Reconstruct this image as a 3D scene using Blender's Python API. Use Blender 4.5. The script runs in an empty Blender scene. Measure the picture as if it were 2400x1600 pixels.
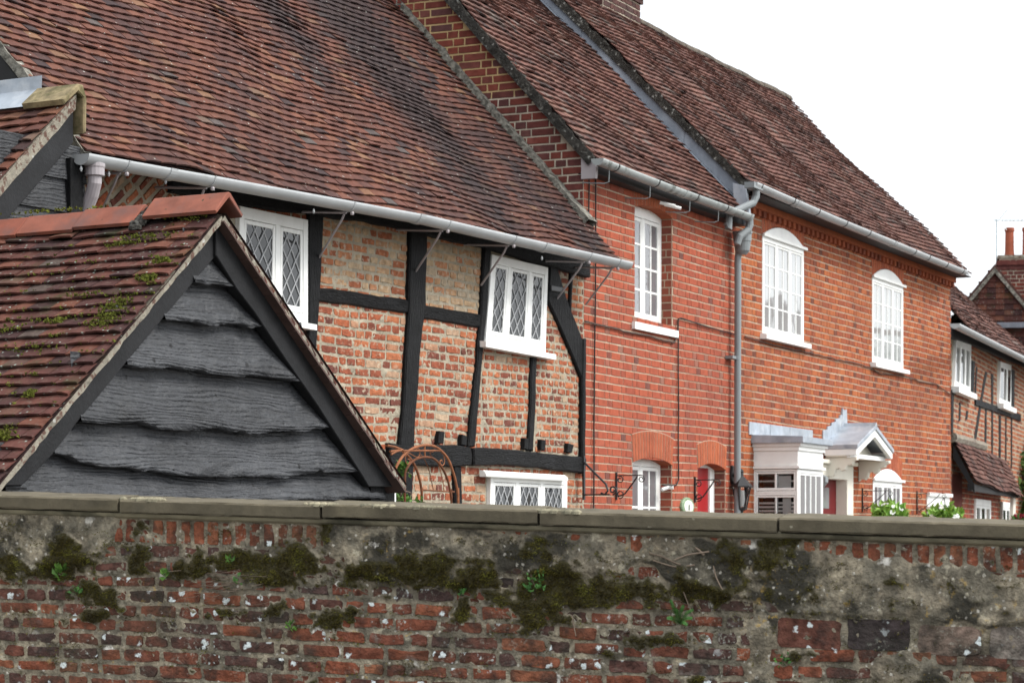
import bpy, bmesh, math, random
from mathutils import Vector, Matrix, noise as mnoise

random.seed(11)
R = random.random
SC = bpy.context.scene
COL = SC.collection

# ------------------------------------------------------------------ camera, sky, sun, exposure
FPX, HZ, HC = 5700.0, 1270.0, 1.45          # focal length and horizon row in photo pixels (2400 wide), eye height
cam = bpy.data.cameras.new("camera")
cam.sensor_width = 36.0
cam.lens = 36.0 * FPX / 2400.0
cam.shift_y = (HZ - 800.0) / 2400.0
cam.clip_start, cam.clip_end = 0.1, 3000.0
cam.dof.use_dof = True
cam.dof.focus_distance = 14.0
cam.dof.aperture_fstop = 7.0
camo = bpy.data.objects.new("camera", cam)
COL.objects.link(camo)
camo.location = (0, 0, HC)
camo.rotation_euler = (math.radians(90), 0, 0)
SC.camera = camo

SUN_DIR = Vector((0.92, -0.22, 1.0)).normalized()       # from the scene towards the sun
SUN_EL = math.asin(SUN_DIR.z)
SUN_AZ = math.atan2(SUN_DIR.x, SUN_DIR.y)
world = bpy.data.worlds.new("World")
SC.world = world
world.use_nodes = True
wn, wl = world.node_tree.nodes, world.node_tree.links
wn.clear()
sky = wn.new("ShaderNodeTexSky")
sky.sky_type = 'NISHITA'
sky.sun_disc = False
sky.sun_elevation = SUN_EL
sky.sun_rotation = SUN_AZ
sky.dust_density = 3.0
hs = wn.new("ShaderNodeHueSaturation")
hs.inputs['Saturation'].default_value = 0.35
wl.new(sky.outputs[0], hs.inputs['Color'])
wnz = wn.new("ShaderNodeTexNoise")
wnz.inputs['Scale'].default_value = 2.2
wnz.inputs['Detail'].default_value = 4
wr = wn.new("ShaderNodeValToRGB")
wr.color_ramp.elements[0].position = 0.25
wr.color_ramp.elements[1].position = 0.75
wr.color_ramp.elements[0].color = (8.6, 9.0, 9.4, 1)
wr.color_ramp.elements[1].color = (10.6, 10.8, 11.0, 1)
wl.new(wnz.outputs['Fac'], wr.inputs['Fac'])
wm = wn.new("ShaderNodeMix")
wm.data_type = 'RGBA'
wm.inputs[0].default_value = 0.8
wl.new(hs.outputs[0], wm.inputs[6])
wtc = wn.new("ShaderNodeTexCoord")
wdp = wn.new("ShaderNodeVectorMath")
wdp.operation = 'DOT_PRODUCT'
wdp.inputs[1].default_value = tuple(SUN_DIR)
wl.new(wtc.outputs['Generated'], wdp.inputs[0])
wmr = wn.new("ShaderNodeMapRange")
wmr.inputs[1].default_value = -0.7
wmr.inputs[2].default_value = 0.9
wmr.inputs[3].default_value = 0.46
wmr.inputs[4].default_value = 1.45
wl.new(wdp.outputs['Value'], wmr.inputs[0])
wsc = wn.new("ShaderNodeVectorMath")
wsc.operation = 'SCALE'
wl.new(wr.outputs[0], wsc.inputs[0])
wl.new(wmr.outputs[0], wsc.inputs['Scale'])
wl.new(wsc.outputs[0], wm.inputs[7])
bg = wn.new("ShaderNodeBackground")
bg.inputs['Strength'].default_value = 0.10
wl.new(wm.outputs[2], bg.inputs['Color'])
wo = wn.new("ShaderNodeOutputWorld")
wl.new(bg.outputs[0], wo.inputs['Surface'])

sl = bpy.data.lights.new("sun", 'SUN')
sl.energy = 1.9
sl.angle = math.radians(18)
sl.color = (1.0, 0.96, 0.9)
slo = bpy.data.objects.new("sun", sl)
COL.objects.link(slo)
slo.location = (12, -12, 25)
slo.rotation_euler = SUN_DIR.to_track_quat('Z', 'Y').to_euler()

SC.view_settings.view_transform = 'Standard'
SC.view_settings.look = 'None'
SC.view_settings.exposure = 0.78
SC.view_settings.gamma = 1.0

# ------------------------------------------------------------------ frames: photo pixel -> point on a real plane
class Fr:
    """Upright frame on a facade: x along it (away from us), y into the building, z up."""
    def __init__(s, u0, Z0, VP=None, p1=None):
        s.O = ((u0 - 1200) / FPX * Z0, Z0)
        if p1:
            X1, Y1 = (p1[0] - 1200) / FPX * p1[1], p1[1]
            s.a = math.atan2(X1 - s.O[0], Y1 - s.O[1])
        else:
            s.a = math.atan((VP - 1200) / FPX)
        s.d = (math.sin(s.a), math.cos(s.a))
        s.n = (math.cos(s.a), -math.sin(s.a))
    def px(s, u, v, b=0.0):              # -> (x, z) on the plane y = b
        k = (u - 1200) / FPX
        q = -b
        S = (k * (s.O[1] + q * s.n[1]) - s.O[0] - q * s.n[0]) / (s.d[0] - k * s.d[1])
        Y = s.O[1] + S * s.d[1] + q * s.n[1]
        return (S, HC + (HZ - v) / FPX * Y)
    def bz(s, u, v, S):                  # -> (y, z) on the plane x = S
        k = (u - 1200) / FPX
        q = (k * (s.O[1] + S * s.d[1]) - s.O[0] - S * s.d[0]) / (s.n[0] - k * s.n[1])
        Y = s.O[1] + S * s.d[1] + q * s.n[1]
        return (-q, HC + (HZ - v) / FPX * Y)
    def world(s, x, y, z=0.0):
        return Vector((s.O[0] + x * s.d[0] - y * s.n[0], s.O[1] + x * s.d[1] - y * s.n[1], z))
    @property
    def rot(s):
        return math.atan2(s.d[1], s.d[0])

FA = Fr(1367, 22.1, 4400)      # timber framed house and its outbuilding
FB = Fr(1367, 22.1, 3850)      # the two brick houses
FC = Fr(2226, 34.4, 3050)      # far timber framed cottage
FG = Fr(0, 11.0, p1=(2400, 9.7))   # garden wall

# ------------------------------------------------------------------ mesh building
ORG = {}

def root_of(o):
    while o.parent:
        o = o.parent
    return o

def tag(o, label=None, cat=None, group=None, kind=None):
    if label: o['label'] = label
    if cat: o['category'] = cat
    if group: o['group'] = group
    if kind: o['kind'] = kind
    return o

def thing(name, label, cat, fr=None, at=(0, 0, 0), group=None):
    o = bpy.data.objects.new(name, None)
    o.empty_display_size = 0.3
    COL.objects.link(o)
    if fr:
        o.location = fr.world(*at)
        o.rotation_euler = (0, 0, fr.rot)
    else:
        o.location = at
    ORG[o.name] = Vector(at)
    return tag(o, label, cat, group)

class MB:
    def __init__(s):
        s.v, s.f, s.t = [], [], []
    def face(s, pts, t=None):
        i = len(s.v)
        s.v.extend(pts)
        s.f.append(tuple(range(i, i + len(pts))))
        s.t.append(t if t else (R(), R(), R()))
    def add(s, vs, fs, t=None):
        i = len(s.v)
        t = t if t else (R(), R(), R())
        s.v.extend(vs)
        for f in fs:
            s.f.append(tuple(i + k for k in f))
            s.t.append(t)
    def box(s, x0, x1, y0, y1, z0, z1, t=None):
        s.add([(x0, y0, z0), (x1, y0, z0), (x1, y1, z0), (x0, y1, z0), (x0, y0, z1), (x1, y0, z1), (x1, y1, z1), (x0, y1, z1)],
              [(0, 3, 2, 1), (4, 5, 6, 7), (0, 1, 5, 4), (1, 2, 6, 5), (2, 3, 7, 6), (3, 0, 4, 7)], t)
    def hexa(s, p, t=None):              # 8 points, same order as box
        s.add(list(p), [(0, 3, 2, 1), (4, 5, 6, 7), (0, 1, 5, 4), (1, 2, 6, 5), (2, 3, 7, 6), (3, 0, 4, 7)], t)
    def prism(s, poly, fn, h0, h1, ch=0.0, t=None):
        """poly of 2-D points, fn(p, q, h) -> 3-D; front at h0 (chamfered by ch), back at h1."""
        n = len(poly)
        if ch:
            ins = inset(poly, ch)
            sg = 1 if h1 > h0 else -1
            A = [fn(p, q, h0) for p, q in ins]
            B = [fn(p, q, h0 + sg * ch) for p, q in poly]
        else:
            A, B = [fn(p, q, h0) for p, q in poly], None
        Cc = [fn(p, q, h1) for p, q in poly]
        vs, fs = list(A), [tuple(range(n))]
        k = n
        if B:
            vs += B
            fs += [(i, (i + 1) % n, n + (i + 1) % n, n + i) for i in range(n)]
            a = n
            k = 2 * n
        else:
            a = 0
        vs += Cc
        fs += [(a + i, a + (i + 1) % n, k + (i + 1) % n, k + i) for i in range(n)]
        fs.append(tuple(k + i for i in reversed(range(n))))
        s.add(vs, fs, t)
    def tube(s, pts, r, n=8, t=None, caps=True):
        pts = [Vector(p) for p in pts]
        rr = r if hasattr(r, '__len__') else [r] * len(pts)
        vs, fs = [], []
        up = None
        for i, p in enumerate(pts):
            a = pts[max(i - 1, 0)]
            b = pts[min(i + 1, len(pts) - 1)]
            d = (b - a).normalized()
            if up is None:
                up = Vector((0, 0, 1)) if abs(d.z) < 0.9 else Vector((1, 0, 0))
            e = d.cross(up)
            if e.length < 1e-4:
                e = d.cross(Vector((0.3, 1, 0.2)))
            e.normalize()
            up = e.cross(d).normalized()
            for k in range(n):
                an = 2 * math.pi * k / n
                vs.append(tuple(p + e * (rr[i] * math.cos(an)) + up * (rr[i] * math.sin(an))))
        for i in range(len(pts) - 1):
            for k in range(n):
                fs.append((i * n + k, i * n + (k + 1) % n, (i + 1) * n + (k + 1) % n, (i + 1) * n + k))
        if caps:
            fs.append(tuple(reversed(range(n))))
            fs.append(tuple((len(pts) - 1) * n + k for k in range(n)))
        s.add(vs, fs, t)
    def lathe(s, prof, c, n=16, t=None):
        vs, fs = [], []
        for r, z in prof:
            for k in range(n):
                an = 2 * math.pi * k / n
                vs.append((c[0] + r * math.cos(an), c[1] + r * math.sin(an), c[2] + z))
        for i in range(len(prof) - 1):
            for k in range(n):
                fs.append((i * n + k, i * n + (k + 1) % n, (i + 1) * n + (k + 1) % n, (i + 1) * n + k))
        fs.append(tuple(reversed(range(n))))
        fs.append(tuple((len(prof) - 1) * n + k for k in range(n)))
        s.add(vs, fs, t)
    def build(s, name, m, parent=None, fr=None, at=(0, 0, 0), smooth=False, fix=True, label=None, cat=None, group=None, kind=None, ptint=None):
        off = ORG.get(root_of(parent).name, Vector((0, 0, 0))) if parent else Vector(at)
        me = bpy.data.meshes.new(name)
        me.from_pydata([(p[0] - off[0], p[1] - off[1], p[2] - off[2]) for p in s.v], [], s.f)
        at_ = me.attributes.new('tint', 'FLOAT_COLOR', 'POINT' if ptint else 'FACE')
        fl = []
        for t in (ptint or s.t):
            fl += [t[0], t[1], t[2], 1.0]
        at_.data.foreach_set('color', fl)
        me.materials.append(m)
        if fix or smooth:
            bm = bmesh.new()
            bm.from_mesh(me)
            if smooth:
                bmesh.ops.remove_doubles(bm, verts=bm.verts, dist=1e-5)
            if fix:
                bmesh.ops.recalc_face_normals(bm, faces=bm.faces)
            bm.to_mesh(me)
            bm.free()
        if smooth:
            me.polygons.foreach_set('use_smooth', [True] * len(me.polygons))
        if ptint:
            me.polygons.foreach_set('use_smooth', [True] * len(me.polygons))
        me.update()
        o = bpy.data.objects.new(name, me)
        COL.objects.link(o)
        if parent:
            o.parent = parent
        elif fr:
            o.location = fr.world(*at)
            o.rotation_euler = (0, 0, fr.rot)
        else:
            o.location = at
        return tag(o, label, cat, group, kind)

def inset(poly, d):
    n = len(poly)
    area = sum(poly[i][0] * poly[(i + 1) % n][1] - poly[(i + 1) % n][0] * poly[i][1] for i in range(n))
    sg = 1 if area > 0 else -1
    out = []
    for i in range(n):
        a, b, c = poly[i - 1], poly[i], poly[(i + 1) % n]
        e1 = Vector((b[0] - a[0], b[1] - a[1])).normalized()
        e2 = Vector((c[0] - b[0], c[1] - b[1])).normalized()
        n1 = Vector((-e1.y, e1.x)) * sg
        n2 = Vector((-e2.y, e2.x)) * sg
        m = (n1 + n2)
        if m.length < 1e-5:
            m = n1
        m.normalize()
        k = d / max(0.4, m.dot(n1))
        out.append((b[0] + m.x * k, b[1] + m.y * k))
    return out

def clip_rect(poly, x0, x1, y0, y1):
    def cl(P, f, g):
        o = []
        for i in range(len(P)):
            a, b = P[i - 1], P[i]
            fa, fb = f(a), f(b)
            if fa >= 0 and fb >= 0:
                o.append(b)
            elif fa >= 0 > fb or fb >= 0 > fa:
                t = fa / (fa - fb)
                c = (a[0] + (b[0] - a[0]) * t, a[1] + (b[1] - a[1]) * t)
                o.append(c)
                if fb >= 0:
                    o.append(b)
        return o
    for f in (lambda p: p[0] - x0, lambda p: x1 - p[0], lambda p: p[1] - y0, lambda p: y1 - p[1]):
        poly = cl(poly, f, None)
        if len(poly) < 3:
            return []
    return poly

def fac(p, q, h):                        # facade plane: (x along, z up, y depth)
    return (p, h, q)

def nz(x, y=0.0, z=0.0):
    return mnoise.noise(Vector((x, y, z)))

# ------------------------------------------------------------------ materials
def mat(name, col=None, ramp=None, rough=0.85, spec=0.3, metal=0.0, var=0.15, vscale=9.0, layers=(), bumps=(), attr='r', coat=0.0, ior=None):
    m = bpy.data.materials.new(name)
    m.use_nodes = True
    N, L = m.node_tree.nodes, m.node_tree.links
    N.clear()
    out = N.new("ShaderNodeOutputMaterial")
    bs = N.new("ShaderNodeBsdfPrincipled")
    L.new(bs.outputs[0], out.inputs[0])
    bs.inputs['Roughness'].default_value = rough
    bs.inputs['Specular IOR Level'].default_value = spec
    bs.inputs['Metallic'].default_value = metal
    if ior:
        bs.inputs['IOR'].default_value = ior
    tc = N.new("ShaderNodeTexCoord")
    at = N.new("ShaderNodeAttribute")
    at.attribute_name = 'tint'
    sp = N.new("ShaderNodeSeparateColor")
    L.new(at.outputs['Color'], sp.inputs[0])
    SEP = {'r': sp.outputs[0], 'g': sp.outputs[1], 'b': sp.outputs[2]}
    def coords(st):
        if not st:
            return tc.outputs['Object']
        mp = N.new("ShaderNodeMapping")
        mp.inputs['Scale'].default_value = st
        L.new(tc.outputs['Object'], mp.inputs[0])
        return mp.outputs[0]
    def tex(kind, scale, stretch=None, detail=4, dist=0.0, rghn=0.6):
        if kind == 'voro':
            t = N.new("ShaderNodeTexVoronoi")
            t.inputs['Scale'].default_value = scale
            L.new(coords(stretch), t.inputs['Vector'])
            return t.outputs['Distance'], t.outputs['Color']
        if kind == 'wave':
            t = N.new("ShaderNodeTexWave")
            t.bands_direction = 'Z'
            t.inputs['Scale'].default_value = scale
            t.inputs['Distortion'].default_value = dist
            t.inputs['Detail'].default_value = detail
            t.inputs['Detail Scale'].default_value = 0.55
            L.new(coords(stretch), t.inputs['Vector'])
            return t.outputs['Fac'], None
        t = N.new("ShaderNodeTexNoise")
        t.inputs['Scale'].default_value = scale
        t.inputs['Detail'].default_value = detail
        t.inputs['Roughness'].default_value = rghn
        t.inputs['Distortion'].default_value = dist
        L.new(coords(stretch), t.inputs['Vector'])
        return t.outputs['Fac'], None
    def rng(sock, a, b, lo=0.0, hi=1.0):
        r = N.new("ShaderNodeMapRange")
        r.inputs[1].default_value = a
        r.inputs[2].default_value = b
        r.inputs[3].default_value = lo
        r.inputs[4].default_value = hi
        L.new(sock, r.inputs[0])
        return r.outputs[0]
    def mul(a, b):
        q = N.new("ShaderNodeMath")
        q.operation = 'MULTIPLY'
        for i, x in enumerate((a, b)):
            if isinstance(x, (int, float)):
                q.inputs[i].default_value = x
            else:
                L.new(x, q.inputs[i])
        return q.outputs[0]
    if ramp:
        cr = N.new("ShaderNodeValToRGB")
        cr.color_ramp.interpolation = 'LINEAR'
        while len(cr.color_ramp.elements) < len(ramp):
            cr.color_ramp.elements.new(0.5)
        for e, (p, c) in zip(cr.color_ramp.elements, ramp):
            e.position = p
            e.color = (*c, 1)
        L.new(SEP[attr], cr.inputs[0])
        cur = cr.outputs[0]
    else:
        rg = N.new("ShaderNodeRGB")
        rg.outputs[0].default_value = (*col, 1)
        cur = rg.outputs[0]
    if var:
        f, _ = tex('noise', vscale, detail=6)
        hv = N.new("ShaderNodeHueSaturation")
        L.new(rng(f, 0.25, 0.75, 1 - var * 1.6, 1 + var * 1.6), hv.inputs['Value'])
        L.new(cur, hv.inputs['Color'])
        cur = hv.outputs[0]
    for ly in layers:
        kind = ly.get('kind', 'noise')
        if kind == 'attr':
            f = rng(SEP[ly['ch']], ly['lo'], ly['hi'])
        elif kind == 'voro':
            d, c = tex('voro', ly['scale'], ly.get('st'))
            cs = N.new("ShaderNodeSeparateColor")
            L.new(c, cs.inputs[0])
            # roundish spots, only in some cells, with an uneven radius
            nf, _ = tex('noise', ly['scale'] * 2.3, detail=3)
            ad = N.new("ShaderNodeMath")
            ad.operation = 'ADD'
            L.new(d, ad.inputs[0])
            L.new(rng(nf, 0.3, 0.7, -0.16, 0.16), ad.inputs[1])
            f = mul(rng(ad.outputs[0], ly['hi'], ly['lo']), rng(cs.outputs[0], ly['pick'], ly['pick'] + 0.03))
        else:
            f, _ = tex(kind, ly['scale'], ly.get('st'), ly.get('detail', 5), ly.get('dist', 0.0))
            f = rng(f, ly['lo'], ly['hi'])
        if 'mask' in ly:
            ms = ly['mask']
            g, _ = tex('noise', ms[0], None, 4)
            f = mul(f, rng(g, ms[1], ms[2]))
        if 'amask' in ly:
            ch, lo, hi = ly['amask']
            f = mul(f, rng(SEP[ch], lo, hi))
        f = mul(f, ly.get('amt', 1.0))
        mx = N.new("ShaderNodeMix")
        mx.data_type = 'RGBA'
        L.new(f, mx.inputs[0])
        L.new(cur, mx.inputs[6])
        mx.inputs[7].default_value = (*ly['col'], 1)
        cur = mx.outputs[2]
    L.new(cur, bs.inputs['Base Color'])
    nrm = None
    for bp in bumps:
        kind, scale, strength, dist = bp[:4]
        st = bp[4] if len(bp) > 4 else None
        ds = bp[5] if len(bp) > 5 else 0.0
        f, _ = tex(kind, scale, st, 5, ds)
        b = N.new("ShaderNodeBump")
        b.inputs['Strength'].default_value = strength
        b.inputs['Distance'].default_value = dist
        L.new(f, b.inputs['Height'])
        if nrm:
            L.new(nrm, b.inputs['Normal'])
        nrm = b.outputs[0]
    if nrm:
        L.new(nrm, bs.inputs['Normal'])
    return m

TILE_RAMP = [(0.0, (0.034, 0.020, 0.020)), (0.12, (0.052, 0.026, 0.023)), (0.30, (0.078, 0.032, 0.025)), (0.55, (0.102, 0.038, 0.026)),
             (0.78, (0.128, 0.050, 0.031)), (0.95, (0.160, 0.086, 0.048)), (1.0, (0.070, 0.056, 0.052))]
M_TILE = mat("old_clay_tile", ramp=TILE_RAMP, rough=0.86, spec=0.25, var=0.2, vscale=14,
             layers=[dict(scale=0.62, lo=0.47, hi=0.66, col=(0.034, 0.020, 0.020), amt=0.80, detail=6, st=(1.5, 0.5, 0.5)),
                     dict(kind='attr', ch='g', lo=0.5, hi=1.0, col=(0.024, 0.0155, 0.016), amt=0.93),
                     dict(scale=26, lo=0.60, hi=0.72, col=(0.15, 0.10, 0.06), amt=0.4),
                     dict(kind='voro', scale=30, lo=0.12, hi=0.26, pick=0.93, col=(0.42, 0.42, 0.38), amt=0.8)],
             bumps=[('noise', 60, 0.35, 0.006), ('noise', 9, 0.3, 0.02)])
M_TILE_B = mat("weathered_clay_tile", ramp=[(0.0, (0.035, 0.02, 0.018)), (0.3, (0.085, 0.038, 0.030)), (0.6, (0.125, 0.054, 0.042)), (0.85, (0.15, 0.075, 0.056)), (1.0, (0.12, 0.09, 0.078))],
               rough=0.88, spec=0.25, var=0.22, vscale=12,
               layers=[dict(scale=0.9, lo=0.5, hi=0.7, col=(0.032, 0.022, 0.02), amt=0.6, detail=6),
                       dict(scale=22, lo=0.6, hi=0.72, col=(0.19, 0.15, 0.12), amt=0.5)],
               bumps=[('noise', 60, 0.35, 0.006)])
M_TILE_S = mat("shed_clay_tile", ramp=[(0.0, (0.0368, 0.0213, 0.0217)), (0.35, (0.0700, 0.0301, 0.0267)), (0.7, (0.0995, 0.0390, 0.0301)), (0.9, (0.1400, 0.0549, 0.0350)), (1.0, (0.0737, 0.0531, 0.0459))],
               rough=0.93, spec=0.15, var=0.2, vscale=16,
               layers=[dict(kind='voro', scale=34, lo=0.1, hi=0.24, pick=0.72, col=(0.3685, 0.4602, 0.4004), amt=0.85),
                       dict(scale=30, lo=0.56, hi=0.68, col=(0.1443, 0.1199, 0.0970), amt=0.45),
                     dict(scale=5, lo=0.56, hi=0.70, col=(0.0332, 0.0399, 0.0150), amt=0.6, detail=7)],
               bumps=[('noise', 70, 0.4, 0.005)])
M_RIDGE = mat("terracotta_ridge", ramp=[(0, (0.1949, 0.0592, 0.0365)), (1, (0.2339, 0.0836, 0.0547))], rough=0.8, var=0.2, vscale=7,
              layers=[dict(scale=6, lo=0.46, hi=0.66, col=(0.1234, 0.0696, 0.0620), amt=0.7), dict(kind='voro', scale=24, lo=0.1, hi=0.2, pick=0.9, col=(0.0260, 0.0314, 0.0146), amt=0.9)],
              bumps=[('noise', 50, 0.25, 0.004)])
M_VERGE = mat("lichened_mortar", col=(0.22, 0.21, 0.18), rough=0.95, var=0.3, vscale=20,
              layers=[dict(scale=18, lo=0.46, hi=0.6, col=(0.05, 0.05, 0.042), amt=0.8), dict(kind='voro', scale=26, lo=0.15, hi=0.3, pick=0.75, col=(0.5, 0.5, 0.45), amt=0.8)],
              bumps=[('noise', 45, 0.9, 0.02), ('noise', 14, 0.8, 0.03)])
M_VERGE_D = mat("dark_mortar", col=(0.048, 0.045, 0.039), rough=0.95, var=0.4, vscale=20,
                layers=[dict(scale=24, lo=0.55, hi=0.64, col=(0.17, 0.165, 0.145), amt=0.7), dict(kind='voro', scale=24, lo=0.18, hi=0.34, pick=0.66, col=(0.38, 0.38, 0.35), amt=0.85), dict(scale=10, lo=0.5, hi=0.62, col=(0.02, 0.019, 0.017), amt=0.8)],
                bumps=[('noise', 45, 1.0, 0.03), ('noise', 16, 1.0, 0.04)])
M_VERGE_L = mat("pale_verge_mortar", col=(0.2448, 0.2232, 0.1800), rough=0.95, var=0.25, vscale=16,
                layers=[dict(scale=26, lo=0.52, hi=0.60, col=(0.0936, 0.0396, 0.0288), amt=0.85), dict(kind='voro', scale=24, lo=0.15, hi=0.3, pick=0.8, col=(0.4320, 0.4320, 0.4032), amt=0.9), dict(scale=7, lo=0.6, hi=0.7, col=(0.0432, 0.0432, 0.0324), amt=0.7)],
                bumps=[('noise', 45, 0.8, 0.012)])
M_OLD = mat("old_soft_brick", ramp=[(0, (0.125, 0.045, 0.034)), (0.16, (0.21, 0.062, 0.036)), (0.5, (0.305, 0.088, 0.042)), (0.78, (0.36, 0.125, 0.058)), (0.92, (0.34, 0.165, 0.095)), (1.0, (0.37, 0.27, 0.185))],
            rough=0.92, spec=0.2, var=0.25, vscale=18,
            layers=[dict(scale=22, lo=0.56, hi=0.66, col=(0.4790, 0.4045, 0.2967), amt=0.9, mask=(1.4, 0.36, 0.54)),
                    dict(scale=15, lo=0.62, hi=0.70, col=(0.0744, 0.0337, 0.0222), amt=0.6)],
            bumps=[('noise', 50, 0.7, 0.012)])
M_OLD_P = mat("buff_old_brick", ramp=[(0, (0.2460, 0.0820, 0.0410)), (0.25, (0.3444, 0.1312, 0.0615)), (0.5, (0.3690, 0.2214, 0.1230)), (0.75, (0.3854, 0.2788, 0.1722)), (1.0, (0.3444, 0.2706, 0.1886))],
              rough=0.92, spec=0.2, var=0.25, vscale=18,
              layers=[dict(scale=20, lo=0.55, hi=0.66, col=(0.4510, 0.3854, 0.3034), amt=0.7)], bumps=[('noise', 50, 0.7, 0.012)])
M_LIME = mat("lime_mortar", col=(0.3256, 0.2865, 0.2179), rough=0.95, var=0.22, vscale=10,
             layers=[dict(scale=4, lo=0.55, hi=0.72, col=(0.2220, 0.1958, 0.1430), amt=0.6)], bumps=[('noise', 60, 0.8, 0.012), ('noise', 16, 0.5, 0.02)])
M_RED = mat("red_facing_brick", ramp=[(0, (0.1322, 0.0566, 0.0470)), (0.14, (0.2255, 0.0601, 0.0384)), (0.45, (0.2877, 0.0693, 0.0392)), (0.8, (0.3343, 0.0814, 0.0427)), (0.93, (0.2644, 0.0919, 0.0640)), (1.0, (0.2177, 0.1061, 0.0768))],
            rough=0.9, spec=0.2, var=0.14, vscale=14,
            layers=[dict(scale=0.9, lo=0.5, hi=0.75, col=(0.1530, 0.0522, 0.0405), amt=0.55)], bumps=[('noise', 70, 0.4, 0.005)])
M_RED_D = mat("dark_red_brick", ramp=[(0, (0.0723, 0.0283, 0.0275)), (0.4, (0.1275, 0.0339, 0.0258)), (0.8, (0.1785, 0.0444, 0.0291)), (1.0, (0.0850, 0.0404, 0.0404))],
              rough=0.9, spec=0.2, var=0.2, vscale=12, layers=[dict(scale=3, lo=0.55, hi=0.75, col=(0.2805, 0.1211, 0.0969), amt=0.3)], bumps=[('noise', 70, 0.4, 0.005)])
M_RED3 = mat("orange_red_brick", ramp=[(0, (0.1242, 0.0466, 0.0319)), (0.18, (0.2070, 0.0583, 0.0319)), (0.5, (0.2898, 0.0761, 0.0335)), (0.8, (0.3478, 0.1049, 0.0381)), (0.95, (0.2732, 0.0933, 0.0457)), (1.0, (0.1739, 0.0777, 0.0533))],
             rough=0.9, spec=0.2, var=0.16, vscale=12,
             layers=[dict(scale=0.8, lo=0.5, hi=0.75, col=(0.1350, 0.0505, 0.0324), amt=0.6)], bumps=[('noise', 70, 0.4, 0.005)])
M_RUB = mat("rubbed_brick", ramp=[(0, (0.2732, 0.0678, 0.0324)), (1, (0.3643, 0.0962, 0.0400))], rough=0.9, var=0.14, vscale=12)
M_MORT_Y = mat("yellow_mortar", col=(0.40, 0.29, 0.15), rough=0.95, var=0.25, vscale=5)
M_RIDGE_O = mat("weathered_ridge", col=(0.085, 0.070, 0.056), rough=0.95, var=0.4, vscale=6, layers=[dict(scale=9, lo=0.55, hi=0.68, col=(0.2, 0.18, 0.14), amt=0.6)], bumps=[('noise', 40, 0.8, 0.015)])
M_MORT = mat("cream_mortar", col=(0.4248, 0.3344, 0.2476), rough=0.95, var=0.2, vscale=5, layers=[dict(scale=0.8, lo=0.45, hi=0.6, col=(0.2336, 0.1487, 0.1062), amt=0.6), dict(scale=1.5, lo=0.5, hi=0.7, col=(0.3228, 0.2283, 0.1598), amt=0.5)])
M_MORT_G = mat("grey_mortar", col=(0.40, 0.35, 0.28), rough=0.95, var=0.2, vscale=5)
M_BLACK = mat("black_painted_timber", col=(0.0061, 0.0063, 0.0069), rough=0.58, spec=0.14, var=0.25, vscale=8,
              layers=[dict(scale=5, lo=0.45, hi=0.75, col=(0.0122, 0.0126, 0.0139), amt=0.8, st=(1, 1, 4))],
              bumps=[('noise', 14, 0.8, 0.02, (5, 5, 0.8)), ('noise', 60, 0.7, 0.006)])
M_BLACK_H = mat("black_painted_beam", col=(0.0084, 0.0086, 0.0093), rough=0.58, spec=0.14, var=0.25, vscale=8,
                layers=[dict(scale=5, lo=0.45, hi=0.75, col=(0.0167, 0.0172, 0.0190), amt=0.8)],
                bumps=[('noise', 9, 1.0, 0.03, (1.2, 5, 6), 1.5), ('noise', 60, 0.7, 0.006)])
M_BOARD = mat("black_waney_board", col=(0.0282, 0.0299, 0.0333), rough=0.52, spec=0.34, var=0.3, vscale=3,
              layers=[dict(scale=2.4, lo=0.42, hi=0.68, col=(0.0588, 0.0622, 0.0691), amt=0.9, st=(0.5740, 0.5740, 1.6400)),
                      dict(kind='wave', scale=13, lo=0.30, hi=0.0, col=(0.0094, 0.0096, 0.0109), amt=0.45, st=(0.1254, 0.1294, 0.8324), dist=22.0, detail=2.5),
                      dict(scale=7, lo=0.69, hi=0.73, col=(0.0078, 0.0078, 0.0090), amt=0.9, st=(4.5, 1, 0.8), mask=(3.0, 0.5, 0.56)),
                      dict(kind='voro', scale=12, lo=0.10, hi=0.15, pick=0.82, col=(0.0047, 0.0048, 0.0058), amt=1.0)],
              bumps=[('wave', 13, 0.5, 0.008, (0.16, 0.16, 1.0), 22.0), ('noise', 16, 0.45, 0.012, (0.9, 0.9, 2.6), 3.0), ('noise', 3.5, 0.8, 0.07)])
M_BARGE = mat("black_bargeboard", col=(0.0115, 0.0118, 0.0130), rough=0.58, spec=0.20, var=0.25, vscale=6,
              layers=[dict(scale=4, lo=0.45, hi=0.75, col=(0.0202, 0.0206, 0.0226), amt=0.7)],
              bumps=[('noise', 40, 0.5, 0.006, (1, 1, 1)), ('noise', 120, 0.4, 0.003)])
M_PITCH = mat("black_dark_timber", col=(0.012, 0.012, 0.013), rough=0.6, var=0.2)
M_WHITE = mat("white_gloss_paint", col=(0.80, 0.81, 0.79), rough=0.4, spec=0.4, var=0.06, vscale=6, layers=[dict(scale=3.0, lo=0.58, hi=0.75, col=(0.62, 0.61, 0.57), amt=0.5)], bumps=[('noise', 30, 0.06, 0.003)])
M_CREAM = mat("cream_paint", col=(0.72, 0.69, 0.60), rough=0.5, var=0.04, vscale=5)
M_GUT = mat("grey_painted_gutter", col=(0.3326, 0.3485, 0.3564), rough=0.45, spec=0.4, var=0.08, vscale=4,
            layers=[dict(scale=6, lo=0.62, hi=0.75, col=(0.1901, 0.1980, 0.1742), amt=0.5, st=(0.6, 3, 3))])
M_GUT_D = mat("mossy_grey_gutter", col=(0.2903, 0.3145, 0.3105), rough=0.5, var=0.1, vscale=4,
              layers=[dict(scale=7, lo=0.50, hi=0.6, col=(0.0403, 0.0484, 0.0363), amt=0.75, mask=(1.0, 0.45, 0.6))])
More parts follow.
